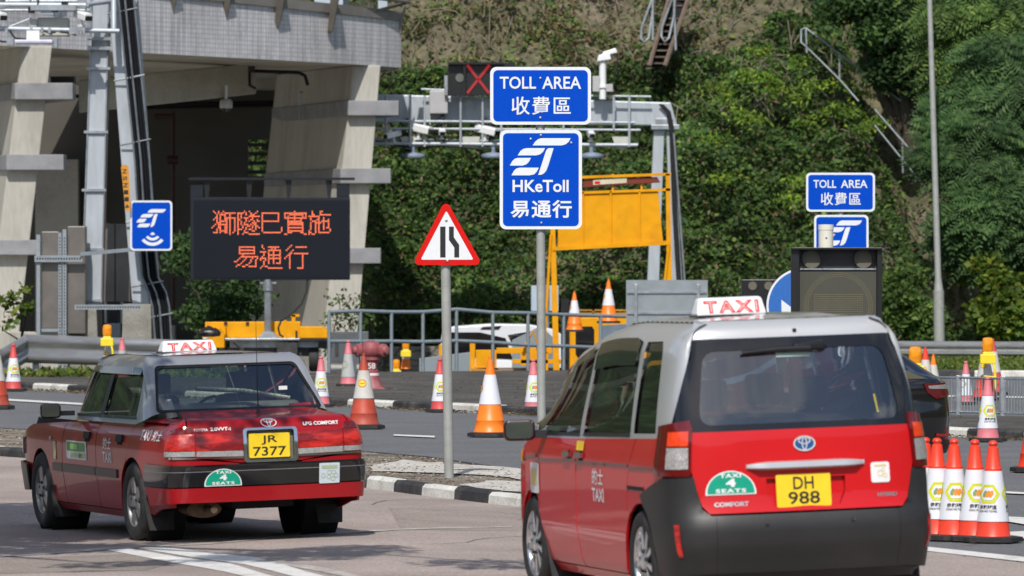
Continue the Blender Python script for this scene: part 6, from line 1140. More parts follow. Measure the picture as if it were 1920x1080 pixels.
V, T = tri2d([(-.74, -.72), (.74, -.72), (.76, .0), (-.76, .0)], .1); mesh_obj('deck_panel', np.column_stack([V, .982 - .03 * np.abs(V[:, 0] / .75) ** 3 - .012 * np.clip(-V[:, 1] - .5, 0, 1)]), T, M_sred, sed, 60)
# nose
def zhood(x, y): return .945 - .045 * ((y - 2.0) / 1.6) - .09 * ((y - 2.0) / 1.6) ** 2 - .05 * (np.abs(x) / .8) ** 3
V, T = tri2d([(-.72, 1.95), (.72, 1.95), (.70, 3.45), (.45, 3.60), (-.45, 3.60), (-.70, 3.45)], .12); mesh_obj('bonnet', np.column_stack([V, zhood(V[:, 0], V[:, 1])]), T, M_sred, sed, 60)
lo.patch('front_bumper', [(S(3.15), .30), (S(3.15), .52), (S(3.15) + (lo.L - S(3.15)) * .5, .54), (lo.L - .01, .54), (lo.L - .01, .26)], M_blackp, sed, out=.04); lo.patch('front_bumper', [(-S(3.15), .30), (-S(3.15), .52), (-lo.L + .01, .54), (-lo.L + .01, .26)], M_blackp, sed, out=.04)
for sd in (1, -1): lo.patch('headlight', [(S(3.42) * sd, .60), (S(3.40) * sd, .74), (sd * (lo.L - .35), .78), (sd * (lo.L - .35), .60)], M_chrome, sed, out=.02)
lo.patch('grille', [(lo.L - .34, .58), (lo.L - .34, .76), (lo.L - .005, .76), (lo.L - .005, .58)], M_chrome, sed, out=.01)
# greenhouse
gctl = [(0, -.42), (-.35, -.41), (-.60, -.38), (-.715, -.35), (-.765, -.27), (-.772, .1), (-.775, 1.0), (-.77, 1.7), (-.73, 1.95), (-.60, 2.03), (-.3, 2.08), (0, 2.10)]
gh = Shell(gctl, [(.90, .02, .90), (.96, .0, .96), (1.34, -.115, 1.355), (1.40, -.148, 1.412), (1.46, -.23, 1.450), (1.56, -.36, 1.468), (1.7, -.5, 1.478)], [(.90, .03, .92), (.97, .015, .98), (1.0, 0, 1.01), (1.34, -.03, 1.365), (1.40, -.06, 1.42), (1.46, -.14, 1.449), (1.56, -.26, 1.466), (1.7, -.4, 1.474)],
           [(.90, .04, .90), (.96, 0, .93), (1.34, -.05, 1.37), (1.40, -.09, 1.42), (1.46, -.15, 1.45), (1.56, -.27, 1.468), (1.7, -.4, 1.478)], .02, 1.3, rake=[(-.42, .9, [(.96, 0), (1.345, .44), (1.41, .5), (1.7, .5)]), (2.08, 1.05, [(.96, 0), (1.345, -.28), (1.41, -.35), (1.7, -.38)])])
gS = gh.S; gR = gh.Rr; e = gh.L - .001
zt = 1.345
fw_ = [(1.06, .985), (1.02, 1.352), (1.72, 1.355), (1.84, .975)]; rw_ = [(.96, .985), (.93, 1.352), (-.24, 1.352), (.02, .99)]
wz = lambda q, sd: [(gS(y) * sd, z) for y, z in q]
rg_ = [(gR(-.70), 1.035), (gR(-.60), 1.345), (gR(.60), 1.345), (gR(.70), 1.035)]
for sd in (1, -1):
    gh.patch('roof_side_frame', [(0.0 * sd, 1.03) , (0.0 * sd, .93), (gS(1.98) * sd, .93), (gS(2.0) * sd, .96), (sd * gS(1.2) + sd * .28, 1.40), (e * sd, 1.40), (e * sd, 1.50), (0, 1.50)][:0] or [(0, 1.012), (gR(-.66) * sd, 1.012), (gS(-.20) * sd, .965), (gS(.0) * sd, .93), (gS(2.1) * sd, .93), (gS(1.87) * sd, 1.0), (gS(1.80) * sd + 0 * sd, 1.385), (e * sd, 1.385), (e * sd, 1.52), (0, 1.52)], M_ssil, sed, .045,
             holes=[wz(fw_, sd), wz(rw_, sd), [(0 - .0, 1.03)][:0] or [(0.001 * sd, 1.025), (gR(-.675) * sd, 1.025), (gR(-.575) * sd, 1.352), (0.001 * sd, 1.352)]], rim=0)
    for nm, q in (('front_window', fw_), ('rear_window', rw_)): gh.patch(nm, wz(q, sd), glass('side_glass', (.55, .62, .55), .09), sed, out=-.012, rim=0)
    gh.patch('window_pillar', wz([(.955, .975), (.925, 1.35), (1.025, 1.35), (1.065, .975)], sd), M_blackp, sed, out=.004, rim=0); gh.patch('window_pillar', wz([(.235, .985), (-.02, 1.335), (.01, 1.335), (.255, .985)], sd), M_blackp, sed, out=.001, rim=0)
    gh.patch('window_trim', wz([(.0, .968), (.0, .988), (1.85, .982), (1.85, .962)], sd), M_blackp, sed, out=.006, rim=0)
    gh.patch('rain_visor', wz([(1.82, 1.20), (1.74, 1.362), (-.26, 1.362), (-.23, 1.33), (-.16, 1.305), (1.68, 1.305), (1.77, 1.17)], sd), M_blackg, sed, out=.022, rim=0)
    gh.patch('drip_moulding', wz([(1.66, 1.36), (-.02, 1.36), (-.14, 1.29), (-.22, 1.10), (-.24, 1.10), (-.16, 1.30), (-.03, 1.375), (1.66, 1.375)], sd), M_ssil, sed, out=.008, rim=0) if False else None
    mr = MB(); mr.prism(roundrect(-.088, -.058, .085, .062, .03), -.05, .05); m_ = mr.build('wing_mirror', M_blackg, sed, 0, .02); m_.location = (-sd * .97, 1.86, 1.0); m_.rotation_euler = (R(-2), 0, -sd * R(12)); MB().prism(roundrect(-.074, -.046, .071, .05, .024), -.053, -.05).build('mirror_glass', glass('mirror', (.0, .0, .0), .42), m_, 0); MB().bx((sd * .07, -.02, -.04), (sd * .2, .04, .0)).build('mirror_arm', M_blackp, m_, 0)
gh.patch('rear_screen', [(gR(-.68), 1.022), (gR(-.578), 1.355), (gR(.578), 1.355), (gR(.68), 1.022)], glass('rear_glass', (.70, .78, .72), .15), sed, out=-.008, rim=0)
gh.patch('screen_trim', rpoly([(gR(-.692), 1.013), (gR(-.590), 1.366), (gR(.590), 1.366), (gR(.692), 1.013)], .04), mat('bright_trim', (.62, .63, .65), .25, .4), sed, holes=[rpoly([(gR(-.683), 1.02), (gR(-.582), 1.358), (gR(.582), 1.358), (gR(.683), 1.02)], .035)], out=.006, rim=.01)
gh.patch('screen_seal', rpoly([(gR(-.684), 1.02), (gR(-.583), 1.358), (gR(.583), 1.358), (gR(.684), 1.02)], .035), M_blackp, sed, holes=[rpoly([(gR(-.668), 1.034), (gR(-.57), 1.344), (gR(.57), 1.344), (gR(.668), 1.034)], .04)], out=.003, rim=0)
gh.patch('windscreen', [(gS(1.88) + .02, 1.0), (gS(1.82) + .02, 1.38), (e, 1.38), (e, 1.0)], glass('side_glass', (0, 0, 0)), sed, out=-.01, rim=0); gh.patch('windscreen', [(-gS(1.88) - .02, 1.0), (-gS(1.82) - .02, 1.38), (-e, 1.38), (-e, 1.0)], glass('side_glass', (0, 0, 0)), sed, out=-.01, rim=0)
ol = gh.pt(np.linspace(-e, e, 160), np.full(160, 1.512), 0); V, T = tri2d([(p[0], p[1]) for p in ol[::2]], .12)
zo = ol[:, 2].mean(); rc = lambda x, y: zo + .002 + .022 * (1 - (x / .5) ** 2).clip(0, 1) * np.clip((1 - ((y - .65) / .6) ** 2), 0, 1)
mesh_obj('roof_panel', np.column_stack([V, rc(V[:, 0], V[:, 1])]), T, M_ssil, sed, 180)
roof_sign(sed, (-.11, .75, 1.475), .47, .095)
# cabin
M_cabin = mat('dark_cabin_trim', (.035, .034, .035), .7, 0, .2, 8); M_seat = mat('grey_vinyl_seat', (.22, .22, .21), .5, 0, .15, 6)
MB().bx((-.68, -.1, .40), (.68, 2.0, .48)).bx((-.56, -.31, .93), (.56, 0, .965)).each('cabin_floor', M_cabin, sed, 0); MB().hexa([(-.62, -.05, .5), (.62, -.05, .5), (.62, .15, .5), (-.62, .15, .5)], [(-.60, -.02, 1.08), (.60, -.02, 1.08), (.60, .10, 1.08), (-.60, .10, 1.08)]).bx((-.62, 0, .5), (.62, .5, .68)).build('rear_bench', M_seat, sed, 0, .04)
for x in (-.36, .36): st_ = MB().hexa([(x - .24, .95, .5), (x + .24, .95, .5), (x + .24, 1.1, .5), (x - .24, 1.1, .5)], [(x - .2, .80, 1.12), (x + .2, .80, 1.12), (x + .2, .92, 1.12), (x - .2, .92, 1.12)]).bx((x - .24, 1.0, .5), (x + .24, 1.5, .68)).build('front_seat', M_seat, sed, 0, .04); MB().bx((x - .12, .78, 1.14), (x + .12, .88, 1.30)).build('headrest', M_seat, st_, 0, .03)
MB().bx((-.68, 1.62, .75), (.68, 2.0, .97)).build('dashboard', M_cabin, sed, 0, .03); mb = MB(); mb.tube([(.36 + .18 * math.cos(a), 1.52 + .06 * math.sin(a), .92 + .16 * math.sin(a)) for a in np.linspace(0, 2 * PI, 20)], .014, 6, False); mb.build('steering_wheel', M_blackp, sed, 60)
MB().tube([(-.30, -.10, 1.20), (.1, -.09, 1.17), (.45, -.20, 1.10)], .02, 6).build('tinsel_garland', mat('tinsel', (.5, .52, .45), .3, .6, .6, 50), sed, 60); MB().bx((.44, -.28, .965), (.60, -.20, 1.06)).build('red_box', M_red, sed, 0); MB().tube([(-.54, -.22, .97), (-.56, -.18, 1.12)], .05, 10, r1=.03).build('white_bottle', M_white, sed, 60); MB().bx((.36, -.20, 1.17), (.43, -.195, 1.20)).build('screen_sticker', M_white, sed, 0)
# ================================================================ TALL TAXI
M_jred = mat('bright_red_car_paint', (.56, .008, .011), .35, .0, .04, 1.5, coat=.6, spec=.25); M_jsil = mat('light_silver_car_paint', (.56, .57, .58), .3, .35, .03, 2, coat=.7); M_jgrey = mat('matt_grey_bumper', (.019, .019, .020), .45, 0, .12, 3, .06, 200, col2=(.034, .032, .030), thr=(.5, .8))
van = thing('tall_taxi', 'large red tall-bodied taxi with silver roof and grey bumper, plate DH 988', 'taxi', (1.63, 36.4, .045)); van.rotation_euler = (-.004, -.034, R(13.9))
vc = [(0, -.79), (-.35, -.785), (-.62, -.76), (-.79, -.69), (-.845, -.50), (-.848, -.1), (-.848, .8), (-.848, 2.0), (-.842, 2.8), (-.82, 3.2), (-.72, 3.46), (-.4, 3.58), (0, 3.60)]
jl = Shell(vc, [(.16, -.09, .16), (.24, -.03, .24), (.45, .0, .45), (.80, .0, .80), (.95, -.008, .95), (1.08, -.03, 1.08), (1.16, -.04, 1.16), (1.30, -.065, 1.30), (1.60, -.13, 1.62), (1.68, -.165, 1.70), (1.74, -.225, 1.752), (1.82, -.34, 1.793), (1.92, -.46, 1.815)],
           [(.16, -.10, .16), (.28, -.03, .28), (.38, .0, .38), (.42, .028, .42), (.56, .034, .56), (.61, .008, .61), (.63, .0, .63), (.70, -.02, .70), (.95, -.035, .95), (1.10, -.045, 1.10), (1.2, -.07, 1.20), (1.60, -.20, 1.61), (1.66, -.22, 1.675), (1.71, -.235, 1.735), (1.76, -.28, 1.778), (1.85, -.40, 1.812), (1.95, -.55, 1.828)],
           [(.16, -.06, .16), (.5, 0, .5), (.8, -.05, .8), (1.0, -.25, .98), (1.1, -.6, 1.06), (1.2, -.78, 1.15), (1.6, -1.05, 1.57), (1.7, -1.12, 1.68), (1.82, -1.25, 1.765), (1.92, -1.4, 1.785)], .02, 1.4, 4, rake=[(2.6, 1.2, [(1.08, 0), (1.6, -.36), (1.72, -.46), (1.95, -.5)])], drop=(.085, .7))
jS = jl.S; jR = jl.Rr; je = jl.L - .001
def PJ(q, sd): return [(jS(y) * sd, z) for y, z in q]
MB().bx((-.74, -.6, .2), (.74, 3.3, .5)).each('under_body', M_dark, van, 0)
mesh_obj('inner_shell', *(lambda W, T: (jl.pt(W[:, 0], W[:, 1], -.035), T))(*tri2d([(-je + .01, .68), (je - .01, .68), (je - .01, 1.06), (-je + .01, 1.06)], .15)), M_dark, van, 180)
JB = 2.75; GB = .42 * jR(-.735) + .58 * jS(-.42); GT = jR(-.665) + .12
silver_edge = 1.11
for sd in (1, -1):
    ra = .355; ar = lambda yc, a0, a1, n=16, r=.36: [(yc + r * math.cos(R(a)), .32 + r * math.sin(R(a))) for a in np.linspace(a0, a1, n)]
    # upper rear quarter in red above bumper moulding
    q_ = jl.patch('rear_quarter', PJ([(.12, 1.075), (.24, .90), (.30, .79), (.40, .62)][:2] + [(.29, .62)] + ar(0, 56, 98, 6) + [(-.12, .745), (-.50, .745), (-.52, 1.10), (-.30, 1.085)], sd), M_jred, van)
    sdr = jl.patch('sliding_door', PJ([(.135, 1.075), (1.53, 1.045), (1.55, .62), (1.53, .28), (1.48, .225), (.46, .225), (.40, .36)] + ar(0, 22, 54, 6, .372) + [(.305, .63), (.25, .90)], sd), M_jred, van)
    fdr = jl.patch('front_door', PJ([(1.545, 1.045), (2.50, 1.025), (2.58, .80), (2.52, .35), (2.36, .225), (1.50, .225), (1.545, .28), (1.565, .62)], sd), M_jred, van)
    ff = jl.patch('front_fender', PJ([(2.515, 1.035), (2.85, 1.02), (3.05, .95), (3.15, .80), (3.15, .45)] + ar(JB, 12, 188, 22) + [(2.385, .225), (2.535, .35), (2.595, .80)], sd), M_jred, van)
    jl.patch('sill', PJ([(.45, .16), (.45, .217), (2.36, .217), (2.36, .16)], sd), M_jred, van)
    for a, b, par in ((.26, 1.535, sdr), (1.56, 2.56, fdr), (2.61, 3.05, ff), (-.50, .23, q_)): jl.patch('side_crease', PJ([(a, .895), (a, .915), (b, .905 if b < 2 else .89), (b, .882 if b < 2 else .872)], sd), mat('deep_red_trim', (.12, .006, .008), .3, coat=.5), par, out=.006, rim=.006)
    jl.patch('slide_rail', PJ([(.28, .782), (.26, .758), (-.12, .758), (-.12, .782)], sd), M_dark, q_, out=.004, rim=0)
    for yy, par in ((1.42, sdr), (1.72, fdr)): jl.patch('handle_recess', PJ([(yy + .05 * math.cos(a), .93 + .04 * math.sin(a)) for a in np.linspace(0, 2 * PI, 14)[:-1]], sd), M_dark, par, out=.003, rim=0); jl.patch('door_handle', PJ([(yy - .085, .925), (yy - .085, .957), (yy + .085, .957), (yy + .085, .925)], sd), M_chrome, par, out=.03, rim=.02)
    # grey bumper side
    bs = [(-.50, .74), (-.10, .74)] + ar(0, 98, 188, 12, .37) + [(-.38, .22), (-.50, .21)]
    # windows and silver frame
    w1 = [(1.50, 1.075), (1.50, 1.645), (2.14, 1.63), (2.40, 1.28), (2.47, 1.06)]; w2 = [(1.41, 1.085), (1.39, 1.655), (.42, 1.665), (.32, 1.65), (.27, 1.11), (.30, 1.095)]; w3 = [(.19, 1.105), (.22, 1.65), (-.13, 1.655), (-.20, 1.60), (-.31, 1.115)]
    hs_ = [PJ(w1, sd), PJ(w2, sd), PJ(w3, sd)]
    jl.patch('silver_side_frame', [((GB + .02) * sd, 1.10), (jS(-.30) * sd, 1.085), (jS(.12) * sd, 1.075), (jS(1.5) * sd, 1.045), (jS(2.5) * sd, 1.03), (jS(2.62) * sd, 1.06), (jS(2.70) * sd, 1.20), (jS(2.5) * sd + .0, 1.66), (je * sd, 1.70), (je * sd, 1.80), (0, 1.80), (0, 1.665), ((GT - .015) * sd, 1.665), ((.4 * GB + .6 * GT) * sd, 1.45), ((GB - .01) * sd, 1.13)], M_jsil, van, .05, holes=hs_, rim=0)
    for nm, q in (('front_window', w1), ('rear_door_window', w2), ('quarter_window', w3)): jl.patch(nm, PJ(q, sd), glass('dark_glass', (.26, .30, .26), .06), van, out=-.012, rim=0)
    jl.patch('window_seal', PJ([(1.50, 1.058), (1.50, 1.08), (2.46, 1.07), (2.50, 1.045)], sd), M_blackp, van, out=.004, rim=0); jl.patch('window_seal', PJ([(.27, 1.082), (.27, 1.105), (1.41, 1.085), (1.41, 1.062)], sd), M_blackp, van, out=.004, rim=0)
    jl.patch('window_pillar', PJ([(1.41, 1.07), (1.39, 1.655), (1.50, 1.655), (1.50, 1.07)], sd), M_jsil, van, out=.002, rim=0)
    jl.patch('rain_visor', PJ([(1.39, 1.50), (1.38, 1.665), (.42, 1.675), (.31, 1.64), (.35, 1.51)], sd), M_blackg, van, out=.015, rim=0); jl.patch('rain_visor', PJ([(1.50, 1.60), (1.50, 1.655), (2.17, 1.64), (2.44, 1.28), (2.39, 1.26), (2.08, 1.585)], sd), M_blackg, van, out=.02, rim=0)
    jl.patch('a_pillar', PJ([(2.46, 1.10), (2.62, 1.07), (2.68, 1.18), (2.46, 1.60), (2.26, 1.60), (2.40, 1.28)], sd), M_blackg, van, out=.004, rim=0)
    for yy in (0, JB):
        mb = MB(); mb.lathe([(.365, -.14), (.365, .16)], 24, Matrix.Translation((-sd * .66, yy, .32)) @ Matrix.Rotation(R(90), 4, 'Y')); mb.F = mb.F[:-2]; mb.build('wheel_well', M_dark, van, 60)
        car_wheel(van, Vector((-sd * .745, yy, .318)), -sd, .318, .19, .225, 'many', mat('bright_wheel_trim', (.62, .62, .63), .2, .9, .1, 12)); MB().hexa([(-sd * .82, yy - .41, .09), (-sd * .62, yy - .41, .09), (-sd * .62, yy - .395, .09), (-sd * .82, yy - .395, .09)], [(-sd * .84, yy - .33, .36), (-sd * .6, yy - .33, .36), (-sd * .6, yy - .315, .36), (-sd * .84, yy - .315, .36)]).build('mud_flap', M_black, van, 0)
    m_ = MB().prism(roundrect(-.125, -.078, .115, .082, .045), -.05, .06).build('wing_mirror', mat('maroon_gloss', (.03, .004, .006), .3, coat=.3, spec=.2), van, 0, .02); m_.location = (-sd * .99, 2.42, 1.08); m_.scale = (.86, .9, .86); m_.rotation_euler = (R(-4), 0, -sd * R(12)); MB().prism(roundrect(-.108, -.062, .098, .066, .036), -.053, -.05).build('mirror_glass', glass('mirror', (0, 0, 0)), m_, 0); MB().bx((sd * .08, -.02, -.06), (sd * .22, .05, .0)).build('mirror_arm', M_blackp, m_, 0)
nb = jl.patch('rear_bumper', [(jS(-.05), .735)] + [(jS(y), z) for y, z in [(.36 * math.cos(R(a)), .32 + .37 * math.sin(R(a))) for a in np.linspace(112, 188, 10)]] + [(jS(-.40), .235), (jR(-.6), .265), (jR(.6), .265), (-jS(-.40), .235)] + [(-jS(y), z) for y, z in [(.36 * math.cos(R(a)), .32 + .37 * math.sin(R(a))) for a in np.linspace(188, 112, 10)]] + [(-jS(-.05), .735), (-jS(-.52), .85), (jR(.70), .86), (jR(.655), .66), (jR(.60), .618), (jR(-.60), .618), (jR(-.655), .66), (jR(-.70), .86), (jS(-.52), .85)], M_jgrey, van, .05, out=.012, rim=.04)
for sx in (-1, 1):
    jl.patch('bumper_seam', [(jR(sx * .575), .27), (jR(sx * .572), .27), (jR(sx * .572), .615), (jR(sx * .575), .615)], M_dark, nb, out=.0135, rim=0)
    jl.patch('rear_reflector', [(jR(sx * .760), .37), (jR(sx * .768), .57), (jR(sx * .79), .57), (jR(sx * .78), .37)], M_tail, nb, out=.02, rim=.015)
for x, z in ((-.66, .65), (-.27, .56), (.27, .565), (.66, .66)): jl.decal('parking_sensor', *art_poly([(.014 * math.cos(a), .014 * math.sin(a)) for a in np.linspace(0, 2 * PI, 12)[:-1]]), jR(x), z, M_blackp, nb, .015)
jl.patch('bumper_lower_lip', [(jS(-.42), .20), (jS(-.42), .228), (jR(-.6), .262), (jR(.6), .262), (-jS(-.42), .228), (-jS(-.42), .20)], M_blackp, van, out=-.03, rim=.1)
hatch = jl.patch('tailgate', [(jR(-.70), 1.125), (jR(-.715), .90), (jR(-.655), .68), (jR(-.61), .63), (jR(.61), .63), (jR(.655), .68), (jR(.715), .90), (jR(.70), 1.125)], M_jred, van, .05, out=.004, holes=[[(jR(x), z) for x, z in [(-.215, .66), (-.25, .74), (-.25, .83), (.25, .83), (.25, .74), (.215, .66)]]])
jl.patch('plate_recess', [(jR(x), z) for x, z in [(-.215, .66), (-.25, .74), (-.25, .83), (.25, .83), (.25, .74), (.215, .66)]], M_jred, hatch, .05, out=-.025, rim=0)
jl.patch('rear_screen', [(GB, 1.115), (GT, 1.67), (-GT, 1.67), (-GB, 1.115)], glass('tailgate_glass', (.60, .70, .70), .13, .005), van, out=-.004, rim=0)
jl.patch('screen_border', rpoly([(GB - .004, 1.117), (GT - .004, 1.668), (-GT + .004, 1.668), (-GB + .004, 1.117)], .03), M_blackg, van, holes=[rpoly([(jR(x), z) for x, z in [(-.66, 1.165), (-.615, 1.60), (.615, 1.60), (.66, 1.165)]], .10, 6)], out=.001, rim=0)
for sx in (-1, 1):
    tl = jl.patch('tail_light', [(jR(sx * .712), .885), (jR(sx * .70), 1.15), (jR(sx * .715), 1.20), (-sx * jS(-.42), 1.165), (-sx * jS(-.40), .86), (jR(sx * .715), .86)], M_tailred, van, out=.022, rim=.03)
    jl.patch('stop_lens', [(jR(sx * .725), 1.045), (jR(sx * .722), 1.135), (-sx * jS(-.585), 1.13), (-sx * jS(-.585), 1.045)], M_orl, tl, out=.027, rim=.004); jl.patch('clear_lens', [(jR(sx * .727), .905), (jR(sx * .725), 1.035), (-sx * jS(-.585), 1.035), (-sx * jS(-.585), .905)], M_clear, tl, out=.027, rim=.004)
    jl.patch('lower_red_lens', [(jR(sx * .72), .865), (jR(sx * .727), .895), (-sx * jS(-.55), .895), (-sx * jS(-.52), .865)], M_tailred, tl, out=.024, rim=0)
hb = MB(); hv = jl.pt(np.array([jR(x) for x in np.linspace(-.375, .375, 12)]), np.full(12, .905), 0); V = []
for i, p in enumerate(hv):
    sc = .55 if i in (0, 11) else (.85 if i in (1, 10) else 1)
    for dy, dz in ((.0, .030), (-.045, .022), (-.05, -.012), (.0, -.026)): V.append((p[0], p[1] - .008 + dy * (1 if i not in (0, 11) else .2), p[2] + dz * sc - .0))
hb.add(V, [(i * 4 + k, i * 4 + (k + 1) % 4, i * 4 + (k + 1) % 4 + 4, i * 4 + k + 4) for i in range(11) for k in range(4)] + [(0, 1, 2, 3), (47, 46, 45, 44)]); hb.build('tailgate_garnish', mat('satin_silver', (.66, .67, .68), .25, .5, .03, 5, coat=.5), hatch, 50, .004)
pp = jl.pt(jR(-.02), .745, 0); badge_plate(van, (float(pp[0]), float(pp[1]) - .012, .752), .345, .20, [('DH', .13, .076, .0, .045), ('988', .20, .076, .0, -.045)], -4)
jl.decal('emblem', *joinart([emblem(1.0)]), jR(.0), 1.035, mat('emblem_silver', (.75, .76, .78), .3, .3), hatch, .012); jl.decal('emblem_field', *art_poly([(.066 * math.cos(a), .045 * math.sin(a)) for a in np.linspace(0, 2 * PI, 24)[:-1]]), jR(.0), 1.035, mat('emblem_blue', (.02, .10, .30), .2, coat=.6), hatch, .009)
seats_badge(jl, hatch, jR(-.475), .742, .315, .145, .009)
jl.decal('lettering', *art('COMFORT', .215, .028, bold=.04), jR(-.475), .685, M_alu, hatch, .008); jl.decal('lettering', *art('HYBRID', .13, .022, bold=.04), jR(.52), .705, M_alu, hatch, .008)
sk = jl.decal('gate_sticker', *art_poly(roundrect(-.062, -.062, .062, .062, .015)), jR(.48), .84, M_white, hatch, .009); jl.decal('sticker_print', *joinart([ellipse(.02, .02, .006, .0, -.005), ellipse(.014, .014, .005, .03, -.02), ellipse(.012, .012, .004, .02, .015), art_poly(roundrect(-.04, .036, .04, .046, .003), .03)]), jR(.48), .84, mat('sticker_yellow_print', (.75, .60, .25), .5), sk, .011)
wp = jl.pt(np.array([jR(x) for x in (.10, -.12, -.34)]), np.array([1.60, 1.60, 1.585]), .03); MB().tube(wp, [.022, .016, .009], 8).tube(jl.pt(np.array([jR(.0), jR(.18), jR(.21)]), np.array([1.612, 1.615, 1.60]), .02), [.02, .035, .01], 8).build('rear_wiper', M_blackp, van, 60)
jl.decal('brake_label', *art_poly(roundrect(-.12, -.012, .10, .012, .003)), jR(-.0), 1.565, mat('pale_green_label', (.32, .45, .40), .4), van, .003)
jl.decal('washer_jet', *art_poly([(.014 * math.cos(a), .010 * math.sin(a)) for a in np.linspace(0, 2 * PI, 12)[:-1]]), jR(.02), 1.70, M_dark, van, .006)
ol = jl.pt(np.linspace(-je, je, 200), np.full(200, 1.795), 0); V, T = tri2d([(p[0], p[1]) for p in ol[::2]], .10)
oc = np.array([(p[0], p[1], p[2]) for p in ol[::2]])
def zroof(x, y):
    d = np.min(np.hypot(x[:, None] - oc[None, :, 0], y[:, None] - oc[None, :, 1]), 1); i = np.argmin(np.hypot(x[:, None] - oc[None, :, 0], y[:, None] - oc[None, :, 1]), 1); rib = .010 * (np.cos(x * 2 * PI / .28) > .55) * (d > .12)
    dz = .085 * np.clip(y - .7, 0, 3) ** 2; return oc[i, 2] * 0 - dz + 1.7935 + .018 * np.clip(d / .25, 0, 1) + rib + (oc[i, 2] - 1.7905 + dz) * np.clip(1 - d / .12, 0, 1)
mesh_obj('roof_panel', np.column_stack([V, zroof(V[:, 0], V[:, 1])]), T, M_jsil, van, 180)
roof_sign(van, (-.175, .20, 1.815), .455, .115)
jd = [o for o in van.children if o.name.startswith('sliding_door')][0]; jf = [o for o in van.children if o.name.startswith('front_fender')][0]; jfd = [o for o in van.children if o.name.startswith('front_door')][0]
jl.decal('lettering', *joinart([art('的士', .27, .10, 0, .06, bold=.01), art('TAXI', .29, .085, 0, -.055, bold=.02)]), jS(.98), .755, M_white, jd, .005)
jl.decal('door_sticker', *art_poly(roundrect(-.09, -.03, .09, .03, .008)), jS(1.45), 1.0, mat('sticker_yellow', (.8, .6, .02)), jd, .005); jl.decal('fender_sticker', *art_poly(roundrect(-.12, -.10, .12, .10, .02)), jS(2.64), .76, M_white, jf, .005); jl.decal('sticker_print', *art_poly(roundrect(-.09, -.05, .07, .06, .02)), jS(2.64), .76, mat('sticker_yellow_print', (0, 0, 0)), jf, .007)
jl.patch('side_indicator', PJ([(3.0, .86), (3.0, .94), (3.10, .93), (3.10, .86)], 1), M_amber, jf, out=.01, rim=0)
V, T = tri2d([(-.70, 2.55), (.70, 2.55), (.66, 3.2), (.4, 3.42), (-.4, 3.42), (-.66, 3.2)], .12); mesh_obj('bonnet', np.column_stack([V, 1.09 - .18 * ((V[:, 1] - 2.55) / .85) ** 1.5 - .05 * np.abs(V[:, 0] / .7) ** 3]), T, M_jred, van, 60)
for sd in (1, -1): jl.patch('front_bumper', [(jS(3.1) * sd, .25), (jS(3.1) * sd, .84), (je * sd, .84), (je * sd, .25)], M_jred, van, out=.0, rim=0); jl.patch('windscreen', [(jS(2.55) * sd + .05 * sd, 1.16), (jS(2.5) * sd, 1.62), (je * sd, 1.68), (je * sd, 1.16)], glass('tailgate_glass', (0, 0, 0)), van, out=-.01, rim=0)
MB().bx((-.70, -.45, .45), (.70, 2.7, .5)).bx((-.70, 2.2, .8), (.70, 2.7, 1.02)).bx((-.72, -.6, .95), (.72, -.15, 1.0)).each('cabin_floor', M_cabin, van, 0)
for x, w_, y0 in ((-.33, .27, .25), (.33, .27, .25), (-.36, .24, 1.35), (.36, .24, 1.35)): st_ = MB().hexa([(x - w_, y0 + .1, .5), (x + w_, y0 + .1, .5), (x + w_, y0 + .25, .5), (x - w_, y0 + .25, .5)], [(x - w_ * .85, y0 - .08, 1.2), (x + w_ * .85, y0 - .08, 1.2), (x + w_ * .85, y0 + .04, 1.2), (x - w_ * .85, y0 + .04, 1.2)]).build('seat', M_cabin, van, 0, .05); MB().bx((x - .13, y0 - .09, 1.22), (x + .13, y0, 1.42)).build('headrest', M_cabin, st_, 0, .04)
# ================================================================ BLACK CAR
blk = thing('black_sedan', 'glossy black sedan mostly hidden behind the tall red taxi', 'car', (3.50, 62.1, 0), R(20))
M_bk = mat('black_car_paint', (.012, .010, .012), .15, .2, .1, 3, coat=1)
bc = [(0, -1.16), (-.35, -1.14), (-.68, -1.06), (-.86, -.90), (-.915, -.6), (-.92, 0), (-.92, 1.2), (-.92, 2.4), (-.90, 3.2), (-.80, 3.6), (-.4, 3.72), (0, 3.74)]
bs_ = Shell(bc, [(.16, -.1, .16), (.28, -.02, .28), (.6, 0, .6), (.85, -.02, .85), (.95, -.06, .95), (1.0, -.12, 1.0), (1.3, -.32, 1.33), (1.38, -.42, 1.41), (1.5, -.6, 1.445)], [(.16, -.1, .16), (.3, -.02, .3), (.62, .01, .62), (.8, -.03, .80), (.98, -.02, .98), (1.03, -.1, 1.03), (1.06, -.36, 1.05), (1.30, -.38, 1.33), (1.38, -.46, 1.41), (1.5, -.65, 1.445)], [(.16, -.1, .16), (.5, 0, .5), (.7, -.1, .7), (.9, -.6, .88), (1.0, -1.2, .98), (1.3, -1.25, 1.33), (1.38, -1.35, 1.41), (1.5, -1.5, 1.445)], .02, 1.4, rake=[(-1.0, 1.2, [(1.04, 0), (1.3, .85), (1.4, 1.0), (1.5, 1.0)]), (2.6, 1.0, [(1.0, 0), (1.3, -.6), (1.4, -.75), (1.5, -.75)])])
be = bs_.L - .001; qh = [(bs_.Rr(-.62), 1.09), (bs_.Rr(-.55), 1.33), (bs_.Rr(.55), 1.33), (bs_.Rr(.62), 1.09)]
